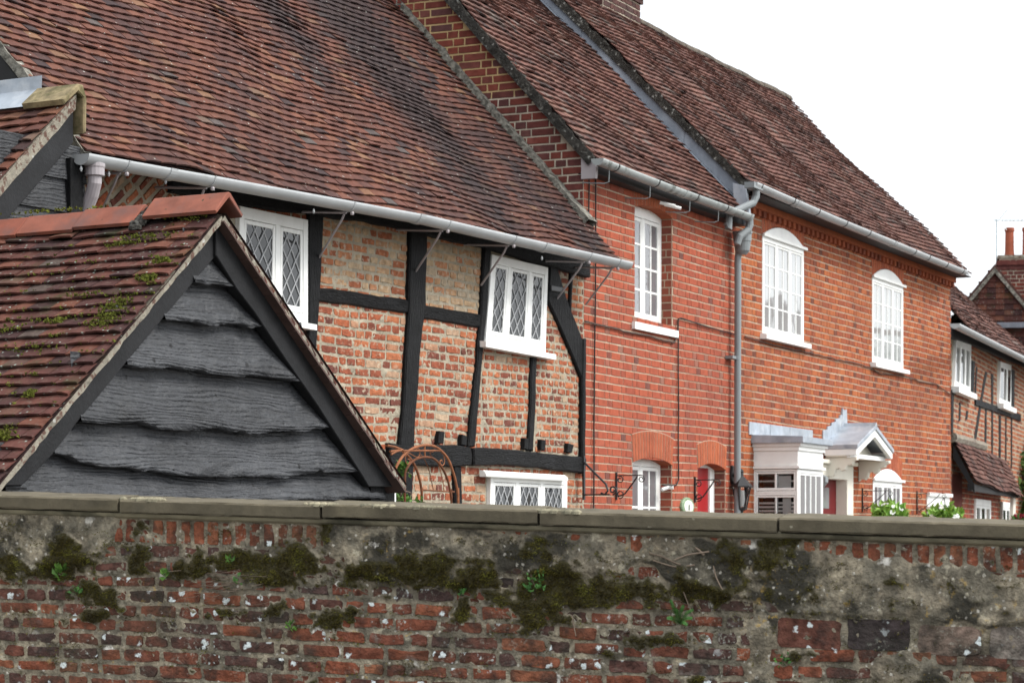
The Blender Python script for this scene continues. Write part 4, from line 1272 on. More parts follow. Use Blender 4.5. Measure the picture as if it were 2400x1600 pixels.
# moss cushions on the slope
def moss_on(mb, n, P, x, t, sx, st, size, h0=0.03):
    for _ in range(n):
        px_, pt_ = x + random.gauss(0, sx), t + random.gauss(0, st)
        s_ = size * (0.5 + R())
        c = Vector(P(px_, pt_, h0))
        k = R()
        for _b in range(7):
            d = Vector((R() - 0.5, R() - 0.5, R() * 0.9)).normalized() * s_
            e = Vector((R() - 0.5, R() - 0.5, R() - 0.5)).normalized() * s_ * 0.4
            mb.add([tuple(c - e), tuple(c + e), tuple(c + d)], [(0, 1, 2)], (min(1, max(0, 0.2 + 0.8 * k + 0.5 * (R() - 0.5))), R(), R()))
mb = MB()
def shed_xt(u, v):
    """photo pixel -> (distance back, distance up) on the left slope"""
    best = None
    k = (u - 1200) / FPX
    for it in range(220):
        y = -2.5 + it * 0.01
        x, z = FA.px(u, v, y)
        t = (Vector((x, 0, z)) - Vector((o0.x, 0, o0.z))).dot(lv)
        r = abs((Vector((x, 0, z)) - Vector((o0.x, 0, o0.z)) - lv * t).length)
        if best is None or r < best[0]:
            best = (r, y + 2.5, t)
    return best[1], best[2]
for (u, v, n, sx, st, sz) in ((270, 735, 150, 0.05, 0.06, 0.015), (250, 765, 60, 0.05, 0.03, 0.014), (350, 660, 45, 0.03, 0.015, 0.02), (310, 520, 130, 0.10, 0.02, 0.016), (255, 525, 80, 0.1, 0.02, 0.02), (380, 622, 30, 0.04, 0.015, 0.02),
                             (455, 515, 70, 0.06, 0.025, 0.016), (60, 530, 40, 0.06, 0.02, 0.02), (300, 580, 40, 0.08, 0.012, 0.016), (130, 760, 40, 0.06, 0.01, 0.018), (75, 935, 25, 0.02, 0.02, 0.02),
                             (10, 1035, 40, 0.03, 0.03, 0.02), (80, 825, 30, 0.1, 0.02, 0.015), (190, 700, 20, 0.08, 0.01, 0.014), (350, 565, 40, 0.1, 0.012, 0.016), (20, 780, 20, 0.05, 0.02, 0.018), (120, 505, 40, 0.2, 0.01, 0.018)):
    x, t = shed_xt(u, v)
    moss_on(mb, int(n * 1.6), P_shed, x, t, sx, st, sz * 0.75, 0.026)
for _ in range(240):
    moss_on(mb, 3, P_shed, R() * 1.2, round(R() * 25) * 0.087 + 0.005, 0.02, 0.004, 0.013, 0.018)
mb.build('moss', M_MOSS_G, SHD, kind='stuff', fix=False)
# ------------------------------------------------------------------ red brick cottage
HB = thing('red_brick_cottage', 'narrow red brick cottage with a single upper window and a red front door', 'house', FB, (2.0, 0, 0))
s3 = FB.px(1722, 800)[0]
def spring(u, v): return FB.px(u, v)[1]
ux0, ux1 = FB.px(1487.4, 600)[0], FB.px(1575, 600)[0]
uzb, uzs = FB.px(1487, 751)[1], FB.px(1487, 484)[1]
lx0, lx1 = FB.px(1482, 1100)[0], FB.px(1574.6, 1100)[0]
lzs = FB.px(1482, 1083)[1]
dx0, dx1 = FB.px(1634.6, 1100)[0], FB.px(1699.8, 1100)[0]
dzs = FB.px(1634.6, 1097)[1]
h2 = [(ux0, ux1, uzb, uzs + 0.055), (lx0, lx1, 0.95, lzs + 0.06), (dx0, dx1, 0.06, dzs + 0.06)]
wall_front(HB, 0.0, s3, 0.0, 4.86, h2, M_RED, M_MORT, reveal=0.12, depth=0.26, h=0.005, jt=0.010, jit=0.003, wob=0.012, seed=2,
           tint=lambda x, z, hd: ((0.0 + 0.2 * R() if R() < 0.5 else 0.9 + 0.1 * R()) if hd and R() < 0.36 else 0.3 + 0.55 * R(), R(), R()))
arch(HB, ux0, ux1, uzs, 0.055, 0.30, 15, 0.24, splay=0.06)
arch(HB, lx0, lx1, lzs, 0.06, 0.26, 15, 0.24, splay=0.035)
arch(HB, dx0, dx1, dzs, 0.06, 0.24, 12, 0.24, splay=0.03)
window(HB, [(ux0, uzb), (ux1, uzb), (ux1, uzs + 0.05), (ux0, uzs + 0.05)], 0.11, lights=2, cols=2, rows=4, fw=0.06, mw=0.04, sw=0.04, bar=0.022, gm=M_GLASS_2, hw=0.10, sill=(0.15, 0.08, 0.085, 0.016), tilt=0.03)
window(HB, [(lx0, 0.95), (lx1, 0.95), (lx1, lzs + 0.055), (lx0, lzs + 0.055)], 0.12, lights=2, cols=2, rows=3, fw=0.06, mw=0.04, sw=0.04, bar=0.022, gm=M_GLASS_2, hw=0.075, sill=(0.15, 0.08, 0.085, 0.016), tilt=0.02)
mb = MB()
mb.prism([(dx0, 0.06), (dx0 + 0.03, 0.06), (dx0 + 0.03, dzs + 0.02), (dx1 - 0.14, dzs + 0.02), (dx1 - 0.14, 0.06), (dx1, 0.06), (dx1, dzs + 0.055), (dx0, dzs + 0.055)], fac, 0.12, 0.2)
dfr = mb.build('door_frame', M_WHITE, HB)
mb = MB(); mb.box(dx0 + 0.03, dx1 - 0.14, 0.14, 0.19, 0.06, dzs + 0.02)
for (a, b) in ((0.3, 0.9), (1.05, 1.75)):
    w_ = dx1 - dx0 - 0.21
    mb.box(dx0 + 0.07 + w_ * 0.12, dx0 + 0.07 + w_ * 0.45, 0.132, 0.15, a, b); mb.box(dx0 + 0.07 + w_ * 0.55, dx0 + 0.07 + w_ * 0.88, 0.132, 0.15, a, b)
mb.build('door', M_DOOR, HB)
# side wall rising above the neighbour's roof
mo = MB(); br = MB()
vz = lambda b: 4.88 + 1.139 * (b + 0.034)
mo.face([(0.001, -0.004, 2.0), (0.001, 3.6, 2.0), (0.001, 3.6, vz(3.6)), (0.001, -0.004, vz(-0.004))]); mo.face([(0.001, 3.6, 0), (0.001, 3.6, 8.9), (s3, 3.6, 8.9), (s3, 3.6, 0)])
mo.build('side_wall_mortar', M_MORT_G, HB, fix=False)
mo = MB(); mo.face([(-0.0005, 0.5, 5.55), (-0.0005, 3.6, 5.55), (-0.0005, 3.6, vz(3.6) - 0.02), (-0.0005, 0.58, vz(0.58) - 0.02)]); mo.build('upper_side_wall_mortar', M_MORT_Y, HB, fix=False)
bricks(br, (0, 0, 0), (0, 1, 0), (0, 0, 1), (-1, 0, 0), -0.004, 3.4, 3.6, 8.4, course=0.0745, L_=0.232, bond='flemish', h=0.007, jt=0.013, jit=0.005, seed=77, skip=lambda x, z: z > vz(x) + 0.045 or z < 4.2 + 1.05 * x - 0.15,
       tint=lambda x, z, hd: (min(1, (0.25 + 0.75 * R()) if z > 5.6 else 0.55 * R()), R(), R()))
br.build('side_wall_brick', M_RED_D, HB, fix=False)  # darker brick colour stands in for the shade on this side
# roof
E2 = -0.17
V20, V21 = (0, 1, 1.12), (0, 1, 1.02)
mb = MB()
tile_roof(mb, (-0.06, E2, 4.885), V20, (s3 - 0.04, E2, 4.915), V21, 4.6, (0, -0.73, 0.68), tw=0.158, g=0.094, sag=0.05, seed=61, jit=1.0, lift=0.026, wav=0.016, thick=0.018)
mb.build('roof', M_TILE_B, HB, fix=False)
mb = MB(); strip(mb, -0.075, 0.05, E2 + 0.03, 4.915, 1.12, 4.3, -0.085, 0.006, 90, 0.03); mb.build('verge_mortar', M_VERGE_D, HB, fix=False)
mb = MB(); mb.box(0.0, s3, -0.13, 0.05, 4.79, 4.81); mb.box(0.0, s3, -0.135, -0.12, 4.80, 4.86); mb.build('eaves_board', M_PITCH, HB)
q_ = FB.px(1386, 378, -0.12)
mb = MB(); mb.prism([(-0.10, 4.74), (0.04, 4.74), (0.04, 4.98), (-0.03, 4.95), (-0.11, 4.84)], lambda p, q, h: (h, p - 0.04, q), -0.05, -0.005); mb.build('bargeboard_foot', M_PIPE_P, HB)
gp = []
for u, v in ((1400, 374), (1480, 408), (1560, 440), (1650, 472), (1753, 508)):
    x, z = FB.px(u, v, -0.24); gp.append((x, -0.24, z + 0.02))
zm = sum(p[2] for p in gp) / len(gp)
gp = [(x, y, 0.5 * z + 0.5 * zm) for x, y, z in gp]
gB, gbt = gutter(HB, gp, r=0.06, m=M_GUT_D, straps=[FB.px(u, 400, -0.24)[0] for u in (1438, 1533, 1625, 1695)], collars=[FB.px(1600, 450, -0.24)[0], FB.px(1752, 505, -0.24)[0]])
for u in (1428, 1524, 1617, 1684):
    x = FB.px(u, 400, -0.24)[0]; p = gbt(x)
    mb = MB(); mb.tube([(x, -0.24, p.z - 0.06), (x, -0.235, p.z - 0.17), (x - 0.02, -0.2, p.z - 0.185), (x - 0.06, 0.0, p.z - 0.17)], 0.0055, 6); mb.build('gutter_stay', M_PIPE, gB)
x = FB.px(1572, 445, -0.2)[0]
mb = MB(); mb.tube([(x - 0.03, -0.10, 4.735), (x + 0.02, -0.24, 4.70)], 0.016, 8); mb.tube([(x + 0.04, -0.12, 4.725), (x + 0.10, -0.27, 4.685)], 0.016, 8); mb.build('overflow_pipe', M_WHITE, HB)
# cables
def cable(parent, name, P, r, m, y=-0.022, fr=FB, wob=0.0):
    c = []
    for i in range(len(P) - 1):
        n = 6
        for k in range(n):
            u, v = P[i][0] + (P[i + 1][0] - P[i][0]) * k / n, P[i][1] + (P[i + 1][1] - P[i][1]) * k / n
            x, z = fr.px(u, v, y)
            c.append((x + wob * nz(z * 3, x * 3), y + 0.3 * wob * nz(z * 5, 8), z + wob * nz(x * 6, 3)))
    x, z = fr.px(*P[-1], y)
    c.append((x, y, z))
    mb = MB(); mb.tube(c, r, 5); return mb.build(name, m, parent)
cable(HB, 'cable', [(1436, 405), (1405, 409), (1396, 420), (1396, 600), (1394, 800), (1392, 1000), (1391, 1240)], 0.0075, M_CABLE, wob=0.006)
cable(HB, 'cable', [(1378, 395), (1381, 430), (1379, 520)], 0.0075, M_CABLE, wob=0.01)
cable(HB, 'cable', [(1588, 776), (1590, 747), (1597, 745), (1640, 760), (1690, 775), (1730, 785)], 0.0075, M_CABLE, wob=0.006)
cable(HB, 'cable', [(1589, 752), (1590, 900), (1590, 1060), (1590, 1125), (1585, 1137), (1553, 1136)], 0.0075, M_CABLE, wob=0.008)
cable(HB, 'cable', [(1371, 753), (1420, 765), (1480, 780), (1520, 787), (1560, 799), (1580, 803), (1587, 790), (1588, 776)], 0.009, M_CABLE_B, wob=0.012)
q_ = FB.px(1485, 762, -0.1)
mb = MB(); mb.tube([(lx1 - 0.12, 0.06, lzs - 0.24), (lx1 - 0.05, 0.02, lzs - 0.22), (lx1 + 0.05 - 0.09, -0.03, lzs - 0.22)], 0.018, 8); mb.build('window_stay', M_WHITE, HB)

# ------------------------------------------------------------------ orange-red brick house
H3 = thing('orange_brick_house', 'wide orange red brick house with arched windows, bay window and gabled door hood', 'house', FB, (8.5, 0, 0))
e3 = FB.px(2228, 800)[0]
A0, A1 = FB.px(1785.4, 600)[0], FB.px(1881.7, 600)[0]
azb = FB.px(1783.5, 780)[1]; azs = FB.px(1785.4, 549)[1]
B0, B1 = FB.px(2043, 700)[0], FB.px(2115, 700)[0]
bzb = FB.px(2043, 848)[1]; bzs = FB.px(2043, 646)[1]
C0, C1_ = FB.px(2044.8, 1150)[0], FB.px(2112, 1150)[0]
czs = FB.px(2044.8, 1122)[1]
D0, D1 = FB.px(1908, 1150)[0], FB.px(1990, 1150)[0]
dzt = FB.px(1975, 1097)[1]
E0, E1 = FB.px(2171, 1180)[0], FB.px(2223, 1180)[0]
ezt = FB.px(2175, 1157)[1]
X0b = FB.px(1766, 1100)[0]
ybay = FB.bz(1870, 1100, X0b)[0]
X1b = FB.px(1929, 1100, ybay)[0]
h3 = [(A0, A1, azb, azs + 0.15), (B0, B1, bzb, bzs + 0.15), (C0, C1_, 0.95, czs + 0.15), (D0, D1, 0.06, dzt), (E0, E1, 0.06, ezt)]
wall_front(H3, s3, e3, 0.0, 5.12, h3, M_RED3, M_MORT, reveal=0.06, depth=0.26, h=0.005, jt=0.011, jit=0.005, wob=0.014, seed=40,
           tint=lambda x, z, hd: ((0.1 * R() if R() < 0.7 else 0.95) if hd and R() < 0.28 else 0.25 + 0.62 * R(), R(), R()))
for (a, b, zb, zs, nm) in ((A0, A1, azb, azs, 1), (B0, B1, bzb, bzs, 2), (C0, C1_, 0.95, czs, 3)):
    arch(H3, a, b, zs, 0.15, 0.25, 18, 0.2, splay=0.04, front=0.008)
    wn_ = window(H3, [(a, zb), (b, zb), (b, zs), (a, zs)], -0.012, lights=3, cols=2, rows=4 if nm < 3 else 3, fw=0.04, mw=0.035, sw=0.028, bar=0.016, gm=M_GLASS_3 if nm < 3 else M_GLASS_2, hw=0.07, sill=(0.07, 0.07, 0.065, 0.014), tilt=0.012)
    mb = MB()
    n = 14
    cv = [(a + 0.004 + (b - a - 0.008) * k / n, zs + 0.004 + 0.138 * (1 - (2 * k / n - 1) ** 2)) for k in range(n + 1)]
    mb.prism(cv + [(b, zs - 0.01), (a, zs - 0.01)], fac, -0.02, 0.1, 0.004)
    mb.prism([(a - 0.02, zs - 0.02), (b + 0.06, zs - 0.02), (b + 0.06, zs + 0.014), (a - 0.02, zs + 0.014)], fac, -0.042, -0.021, 0.004)
    mb.build('arched_head_panel', M_WHITE, wn_)
# cornice
mb = MB()
x = s3 + 0.12
zc = 0.5 * (FB.px(1763.8, 476)[1] + FB.px(2226, 664)[1])
mb.prism([(s3 + 0.12, zc - 0.03), (e3, zc - 0.03), (e3, zc - 0.002), (s3 + 0.12, zc - 0.002)], fac, -0.035, -0.007, 0.004)
mb.build('string_course', M_RED_D, H3)
mb = MB()
while x < e3 - 0.05:
    mb.box(x, x + 0.085, -0.05, -0.006, 4.985, 5.05, (0.1 + 0.5 * R(), R(), R())); x += 0.17
mb.box(s3 + 0.1, e3 + 0.04, -0.07, -0.004, 5.052, 5.12)
mb.build('dentil_course', M_RED3, H3)
mb = MB(); mb.box(s3 + 0.1, e3 + 0.06, -0.27, 0.02, 5.122, 5.136); mb.build('eaves_soffit', M_PITCH, H3)
# roof, ridge, verges
TH3 = math.atan(0.99)
V3_ = (0, math.cos(TH3), math.sin(TH3)); N3 = (0, -math.sin(TH3), math.cos(TH3))
mb = MB()
P3 = tile_roof(mb, (s3 - 0.07, -0.26, 5.165), V3_, (e3 + 0.10, -0.26, 5.165), V3_, 3.78, N3, tw=0.16, g=0.098, sag=0.05, seed=83, jit=0.9, lift=0.026, wav=0.014, thick=0.018)
mb.build('roof', M_TILE_B, H3, fix=False)
rz, ry = 5.165 + 3.78 * math.sin(TH3), -0.26 + 3.78 * math.cos(TH3)
mb = MB(); mb.face([(s3 - 0.07, ry + 0.02, rz), (e3 + 0.1, ry + 0.02, rz), (e3 + 0.1, ry + 2.7, rz - 2.7), (s3 - 0.07, ry + 2.7, rz - 2.7)]); mb.build('rear_roof_slope', M_TILE_B, H3, fix=False)
mb = MB(); mb.prism([(0, 0), (2.5 * ry, 0), (2.5 * ry, 5.0), (ry, rz - 0.1), (0.0, 5.1)], lambda p, q, h: (h, p, q), e3 - 0.02, e3); mb.build('gable_wall', M_RED_D, H3)
mb = MB(); mb.prism([(0.26, 0), (2.5 * ry, 0), (2.5 * ry, 5.0), (ry, rz - 0.1), (0.26, 5.4)], lambda p, q, h: (h, p, q), s3, s3 + 0.02); mb.build('gable_wall', M_RED_D, H3)
mb = MB()
Lr = e3 - s3 + 0.17
nr = 30
for i in range(nr):
    a, b = Lr * i / nr, Lr * (i + 0.985) / nr
    pa_, pb_ = Vector(P3(a, 3.76, 0.0)), Vector(P3(b, 3.76, 0.0))
    rr = 0.085 + 0.008 * R()
    vs, fs = [], []
    for p in (pa_, pb_):
        for k in range(9):
            an = math.pi * k / 8
            vs.append((p.x, p.y + 0.02 - rr * math.cos(an) * 1.1, p.z - 0.03 + rr * math.sin(an)))
    fs = [(k, k + 1, 10 + k, 9 + k) for k in range(8)]
    mb.add(vs, fs)
    mb.face(vs[:9]); mb.face(vs[9:])
mb.build('ridge', M_RIDGE_O, H3, fix=False)
mb = MB(); strip(mb, s3 - 0.075, s3 + 0.04, -0.24, 5.185, 0.99, 3.7, -0.085, 0.004, 80, 0.03); mb.build('verge_mortar', M_VERGE_D, H3, fix=False)
# lead apron between the two roofs
mb = MB()
def z2(b): return 4.915 + 1.02 * (b - E2)
def z3(b): return 5.165 + 0.99 * (b + 0.26)
n = 26
for i in range(n):
    b0, b1 = -0.12 + 3.0 * i / n, -0.12 + 3.0 * (i + 1) / n
    xo = s3 - 0.055
    e0, e1 = 0.012 * math.sin(b0 * 33), 0.012 * math.sin(b1 * 33)
    mb.face([(xo, b0, z2(b0) + 0.0), (xo, b1, z2(b1) + 0.0), (xo + 0.03, b1, z3(b1) - 0.09), (xo + 0.03, b0, z3(b0) - 0.09)])
    mb.face([(xo - 0.07 + e0, b0, z2(b0) + 0.035), (xo - 0.07 + e1, b1, z2(b1) + 0.035), (xo, b1, z2(b1) + 0.05), (xo, b0, z2(b0) + 0.05)])
for b0 in (0.55, 1.75):
    mb.hexa([(s3 - 0.062, b0, z2(b0)), (s3 - 0.062, b0 + 0.012, z2(b0)), (s3 - 0.02, b0 + 0.012, z2(b0)), (s3 - 0.02, b0, z2(b0)), (s3 - 0.035, b0, z3(b0) - 0.1), (s3 - 0.035, b0 + 0.012, z3(b0) - 0.1), (s3, b0 + 0.012, z3(b0) - 0.1), (s3, b0, z3(b0) - 0.1)])
mb.build('lead_apron', M_LEAD_D, H3, fix=False)
mb = MB(); mb.prism([(-0.22, 4.80), (-0.05, 4.80), (-0.02, 5.24), (-0.16, 5.20)], lambda p, q, h: (h, p, q), s3 - 0.12, s3 - 0.06); mb.build('lead_apron_foot', M_LEAD, H3)
# chimney on the ridge
cxr = FB.px(1500, 60, 2.25)[0]; czt = FB.bz(1490, 12, cxr)[1]
mb = MB()
ch_ = H3
mo = MB(); mo.box(cxr - 1.15, cxr, 2.25, 2.95, 6.4, czt); mo.build('chimney_core', M_MORT_G, H3)
ctz = czt - 0.02
br = MB()
tc_ = lambda x, z, hd: (0.32 * R(), R(), R())
for (O_, U_, N_, Lx_) in (((cxr - 1.15, 2.25, 0), (1, 0, 0), (0, -1, 0), 1.15), ((cxr - 1.15, 2.25, 0), (0, 1, 0), (-1, 0, 0), 0.7), ((cxr, 2.25, 0), (0, 1, 0), (1, 0, 0), 0.7)):
    bricks(br, O_, U_, (0, 0, 1), N_, 0, Lx_, 6.8, czt, course=0.075, L_=0.22, bond='flemish', h=0.008, jt=0.012, jit=0.006, tint=tc_)
br.box(cxr - 1.18, cxr + 0.035, 2.22, 2.98, czt, czt + 0.07); br.box(cxr - 1.21, cxr + 0.065, 2.19, 3.01, czt + 0.07, czt + 0.15); br.box(cxr - 1.18, cxr + 0.03, 2.22, 2.98, czt + 0.15, czt + 0.35)
br.build('chimney', mat("sooty_brick", ramp=[(0, (0.05, 0.026, 0.024)), (1, (0.13, 0.045, 0.034))], rough=0.92, var=0.3, vscale=14), H3, fix=False)
# gutter
gp = []
for u, v in ((1762, 432), (1850, 470), (1950, 513), (2080, 566), (2180, 607), (2258, 638)):
    x, z = FB.px(u, v, -0.33); gp.append((x, -0.33, z + 0.02))
g3, g3t = gutter(H3, gp, r=0.062, m=M_GUT, straps=[FB.px(u, 500, -0.33)[0] for u in (1775, 1852, 1910, 1975, 2030, 2092, 2137, 2170, 2212, 2250)], collars=[FB.px(u, 500, -0.33)[0] for u in (1862, 2090)])
# downpipe with swan necks and hopper head
px_ = lambda u, v, b: FB.px(u, v, b)
xh = px_(1740, 560, -0.14)[0]
zh = FB.px(1740, 559, -0.14)[1]
xg, zg = FB.px(1772, 432, -0.33)
x2, z2_ = FB.px(1757, 508, -0.24)
mb = MB()
mb.tube([(xg, -0.33, zg - 0.02), (xg, -0.33, zg - 0.13), (xg - 0.04, -0.31, zg - 0.2), (xg - 0.25, -0.2, zg - 0.30), (xg - 0.36, -0.16, zg - 0.36), (xg - 0.38, -0.16, zg - 0.5), (xg - 0.38, -0.14, zh + 0.1)], 0.040, 12)
mb.box(xg - 0.2, xg + 0.07, -0.38, -0.27, zg - 0.06, zg + 0.0)
mb.tube([(x2, -0.24, z2_ + 0.02), (x2, -0.24, z2_ - 0.09), (x2 - 0.02, -0.23, z2_ - 0.14), (x2 - 0.12, -0.17, z2_ - 0.22), (x2 - 0.14, -0.15, z2_ - 0.3)], 0.040, 12)
mb.build('swan_neck', M_PIPE, H3)
mb = MB(); mb.lathe([(0.045, -0.17), (0.078, -0.13), (0.090, -0.035), (0.096, -0.03), (0.098, 0.045), (0.106, 0.05), (0.106, 0.07), (0.08, 0.07)], (xh, -0.14, zh), 18); mb.build('hopper_head', M_PIPE, H3)
mb = MB(); mb.tube([(xh, -0.11, zh - 0.1), (xh, -0.09, zh - 0.2), (xh, -0.08, 0.1)], 0.036, 14)
for z_ in (FB.px(1740, 845)[1], 1.6):
    mb.lathe([(0.043, -0.02), (0.043, 0.02)], (xh, -0.08, z_), 14); mb.box(xh - 0.16, xh + 0.03, -0.09, -0.005, z_ - 0.015, z_ + 0.015)
mb.build('downpipe', M_PIPE, H3)
cable(H3, 'cable', [(1746, 788), (1790, 802), (1850, 817), (1900, 827), (1960, 842), (2015, 853), (2040, 862), (2065, 876), (2120, 880), (2160, 895), (2195, 900), (2215, 916), (2229, 925)], 0.0075, M_CABLE_B, wob=0.015)
# ------- bay window
BAY = bpy.data.objects.new('bay_window', None); COL.objects.link(BAY); BAY.parent = H3
def bayrow(z0, z1, out, m, name, ch=0.004):
    mb = MB()
    poly = [(X0b - out, 0.0), (X0b - out, ybay - out), (X1b + out, ybay - out), (X1b + out, 0.0)]
    mb.prism(poly, lambda p, q, h: (p, q, h), z0, z1, ch)
    return mb.build(name, m, BAY)
zb1 = FB.bz(*R4(785, 880), X0b)[1]; zb2 = FB.bz(*R4(785, 715), X0b)[1]; zb3 = FB.bz(*R4(800, 640), X0b)[1]
bayrow(zb1, zb2, 0.0, M_WHITE, 'fascia')
bayrow(zb1 - 0.03, zb1 - 0.001, 0.025, M_WHITE, 'moulding')
mb = MB()
for k, (za_, zb_, ou) in enumerate(((zb2, zb2 + 0.045, 0.02), (zb2 + 0.045, zb2 + 0.085, 0.045), (zb2 + 0.085, zb3 + 0.01, 0.07))):
    mb.prism([(X0b - ou, 0.0), (X0b - ou, ybay - ou), (X1b + ou, ybay - ou), (X1b + ou, 0.0)], lambda p, q, h: (p, q, h), za_ + 0.0005, zb_ - 0.0005, 0.003)
mb.build('cornice', M_WHITE, BAY)
mb = MB()
zr_ = zb3 + 0.015
lo_ = [(X0b - 0.085, 0.0), (X0b - 0.085, ybay - 0.085), (X1b + 0.085, ybay - 0.085), (X1b + 0.085, 0.0)]
mb.prism(lo_, lambda p, q, h: (p, q, h), zr_ - 0.01, zr_ + 0.055, 0.006)
mb.hexa([(X0b - 0.08, ybay - 0.08, zr_ + 0.056), (X1b + 0.08, ybay - 0.08, zr_ + 0.056), (X1b + 0.08, -0.001, zr_ + 0.056), (X0b - 0.08, -0.001, zr_ + 0.056),
         (X0b - 0.08, ybay - 0.07, zr_ + 0.06), (X1b + 0.08, ybay - 0.07, zr_ + 0.06), (X1b + 0.08, -0.001, zr_ + 0.085), (X0b - 0.08, -0.001, zr_ + 0.085)])
fz0, fz1 = FB.px(*R4(260, 545))[1], FB.px(*R4(245, 405))[1]
fx0, fx1 = FB.px(*R4(245, 480))[0], FB.px(*R4(930, 560))[0]
mb.prism([(fx0, fz0), (fx1, fz0), (fx1, fz1), (fx0, fz1)], fac, -0.018, -0.006, 0.002)
for k in (0.31, 0.62):
    xx = fx0 + (fx1 - fx0) * k
    mb.prism([(xx, fz0), (xx + 0.02, fz0), (xx + 0.02, fz1), (xx, fz1)], fac, -0.024, -0.006, 0.002)
mb.build('lead_roof', M_LEAD, BAY)
cheek = lambda x, hh, z: (X0b + hh, -x, z)
zs0 = zb1 - 0.035
zmid = FB.bz(*R4(500, 1175), X0b)[1]
wA = window(H3, [(0.0, zmid), (-ybay - 0.002, zmid), (-ybay - 0.002, zs0), (0.0, zs0)], 0.0, lights=1, cols=2, rows=1, fw=0.022, sw=0.024, bar=0.024, gm=M_CLEAR, pl=cheek, hw=0.024)
wB = window(H3, [(0.0, 0.9), (-ybay - 0.002, 0.9), (-ybay - 0.002, zmid - 0.001), (0.0, zmid - 0.001)], 0.0, lights=1, cols=2, rows=1, fw=0.022, sw=0.024, bar=0.024, gm=M_CLEAR, pl=cheek, hw=0.024)
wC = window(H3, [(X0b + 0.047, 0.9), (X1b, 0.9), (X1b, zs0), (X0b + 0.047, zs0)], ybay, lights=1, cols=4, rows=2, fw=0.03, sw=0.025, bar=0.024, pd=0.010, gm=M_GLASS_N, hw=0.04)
mb = MB(); mb.box(X0b - 0.02, X1b + 0.02, ybay - 0.02, 0.0, 0.1, 0.898); mb.build('bay_apron', M_WHITE, BAY)
mb = MB()
for i in range(34):
    z_ = 0.98 + i * 0.042
    if z_ > zmid - 0.08: break
    mb.box(X0b + 0.045, X0b + 0.052, ybay + 0.05, -0.03, z_, z_ + 0.021)
for z_ in (zmid + 0.12, zmid + 0.2):
    mb.box(X0b + 0.045, X0b + 0.055, ybay + 0.05, -0.03, z_, z_ + 0.018)
mb.box(X0b + 0.06, X0b + 0.07, ybay + 0.10, ybay + 0.19, 0.98, zs0 - 0.07); mb.box(X0b + 0.058, X0b + 0.066, ybay + 0.12, ybay + 0.24, zmid + 0.06, zs0 - 0.07)
mb.build('blind', M_BLIND, BAY)
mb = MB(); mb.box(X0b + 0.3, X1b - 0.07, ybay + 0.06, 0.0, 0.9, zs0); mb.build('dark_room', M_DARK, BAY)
# ------- doorway and gabled hood
xr = FB.px(*R4(1262, 392))[0]
yc, zr = FB.bz(*R4(1632, 440), xr)
lx, lz = FB.px(*R4(1392, 625), yc)
rx, rz_ = FB.px(*R4(1788, 716), yc)
hw_ = 0.5 * ((xr - lx) + (rx - xr)); lx, rx = xr - hw_, xr + hw_
ez = 0.5 * (lz + rz_)
HOOD = bpy.data.objects.new('door_hood', None); COL.objects.link(HOOD); HOOD.parent = H3
mb = MB()
tk = 0.05
mb.prism([(lx, ez), (xr, zr), (rx, ez), (rx, ez - tk), (xr, zr - tk * 1.1), (lx, ez - tk)], fac, yc, -0.001, 0.004)
mb.prism([(xr - 0.04, zr - 0.02), (xr, zr + 0.03), (xr + 0.04, zr - 0.02)], fac, yc - 0.004, -0.001, 0.004)
# stepped flashing up the wall
for i in range(5):
    k0, k1 = i / 5, (i + 1) / 5
    xa_, xb_ = lx - 0.05 + (xr - lx + 0.05) * k0, lx - 0.05 + (xr - lx + 0.05) * k1
    za_ = ez + (zr - ez) * k0
    mb.prism([(xa_, za_ - 0.03), (xb_ + 0.02, za_ + 0.06), (xb_ + 0.02, za_ + 0.19), (xa_ + 0.01, za_ + 0.17)], fac, -0.02 - 0.001 * i, -0.006, 0.001)
mb.prism([(xr - 0.10, zr - 0.02), (xr + 0.14, zr - 0.05), (xr + 0.10, zr + 0.2), (xr + 0.02, zr + 0.18), (xr - 0.05, zr + 0.21)], fac, -0.028, -0.006, 0.001)
mb.build('lead_roof', M_LEAD, HOOD)
mb = MB()
bw_ = 0.07
mb.prism([(lx + 0.01, ez - tk - 0.002), (xr, zr - tk * 1.1 - 0.002), (rx - 0.01, ez - tk - 0.002), (rx - 0.01, ez - tk - bw_), (rx - 0.06, ez - tk - bw_), (xr, zr - tk * 1.1 - bw_ - 0.02), (lx + 0.06, ez - tk - bw_), (lx + 0.01, ez - tk - bw_)], fac, yc + 0.015, yc + 0.06, 0.006)
mb.box(lx + 0.005, lx + 0.07, yc + 0.02, -0.02, ez - tk - bw_ - 0.001, ez - tk - 0.003)
mb.box(rx - 0.07, rx - 0.005, yc + 0.02, -0.02, ez - tk - bw_ - 0.001, ez - tk - 0.003)
mb.box(lx + 0.03, rx - 0.03, yc + 0.10, yc + 0.14, ez - tk - bw_ - 0.03, ez - tk - bw_ + 0.02)
mb.build('bargeboard', M_WHITE, HOOD)
mb = MB(); mb.face([(lx + 0.02, yc + 0.24, ez - tk - bw_), (rx - 0.02, yc + 0.24, ez - tk - bw_), (xr, yc + 0.24, zr - tk * 1.1 - 0.01)]); mb.box(lx + 0.02, rx - 0.02, yc + 0.14, -0.03, ez - tk - bw_ - 0.02, ez - tk - bw_)
mb.build('soffit', M_CREAM, HOOD, fix=False)
zz = ez - tk - bw_ - 0.022
yl = -yc
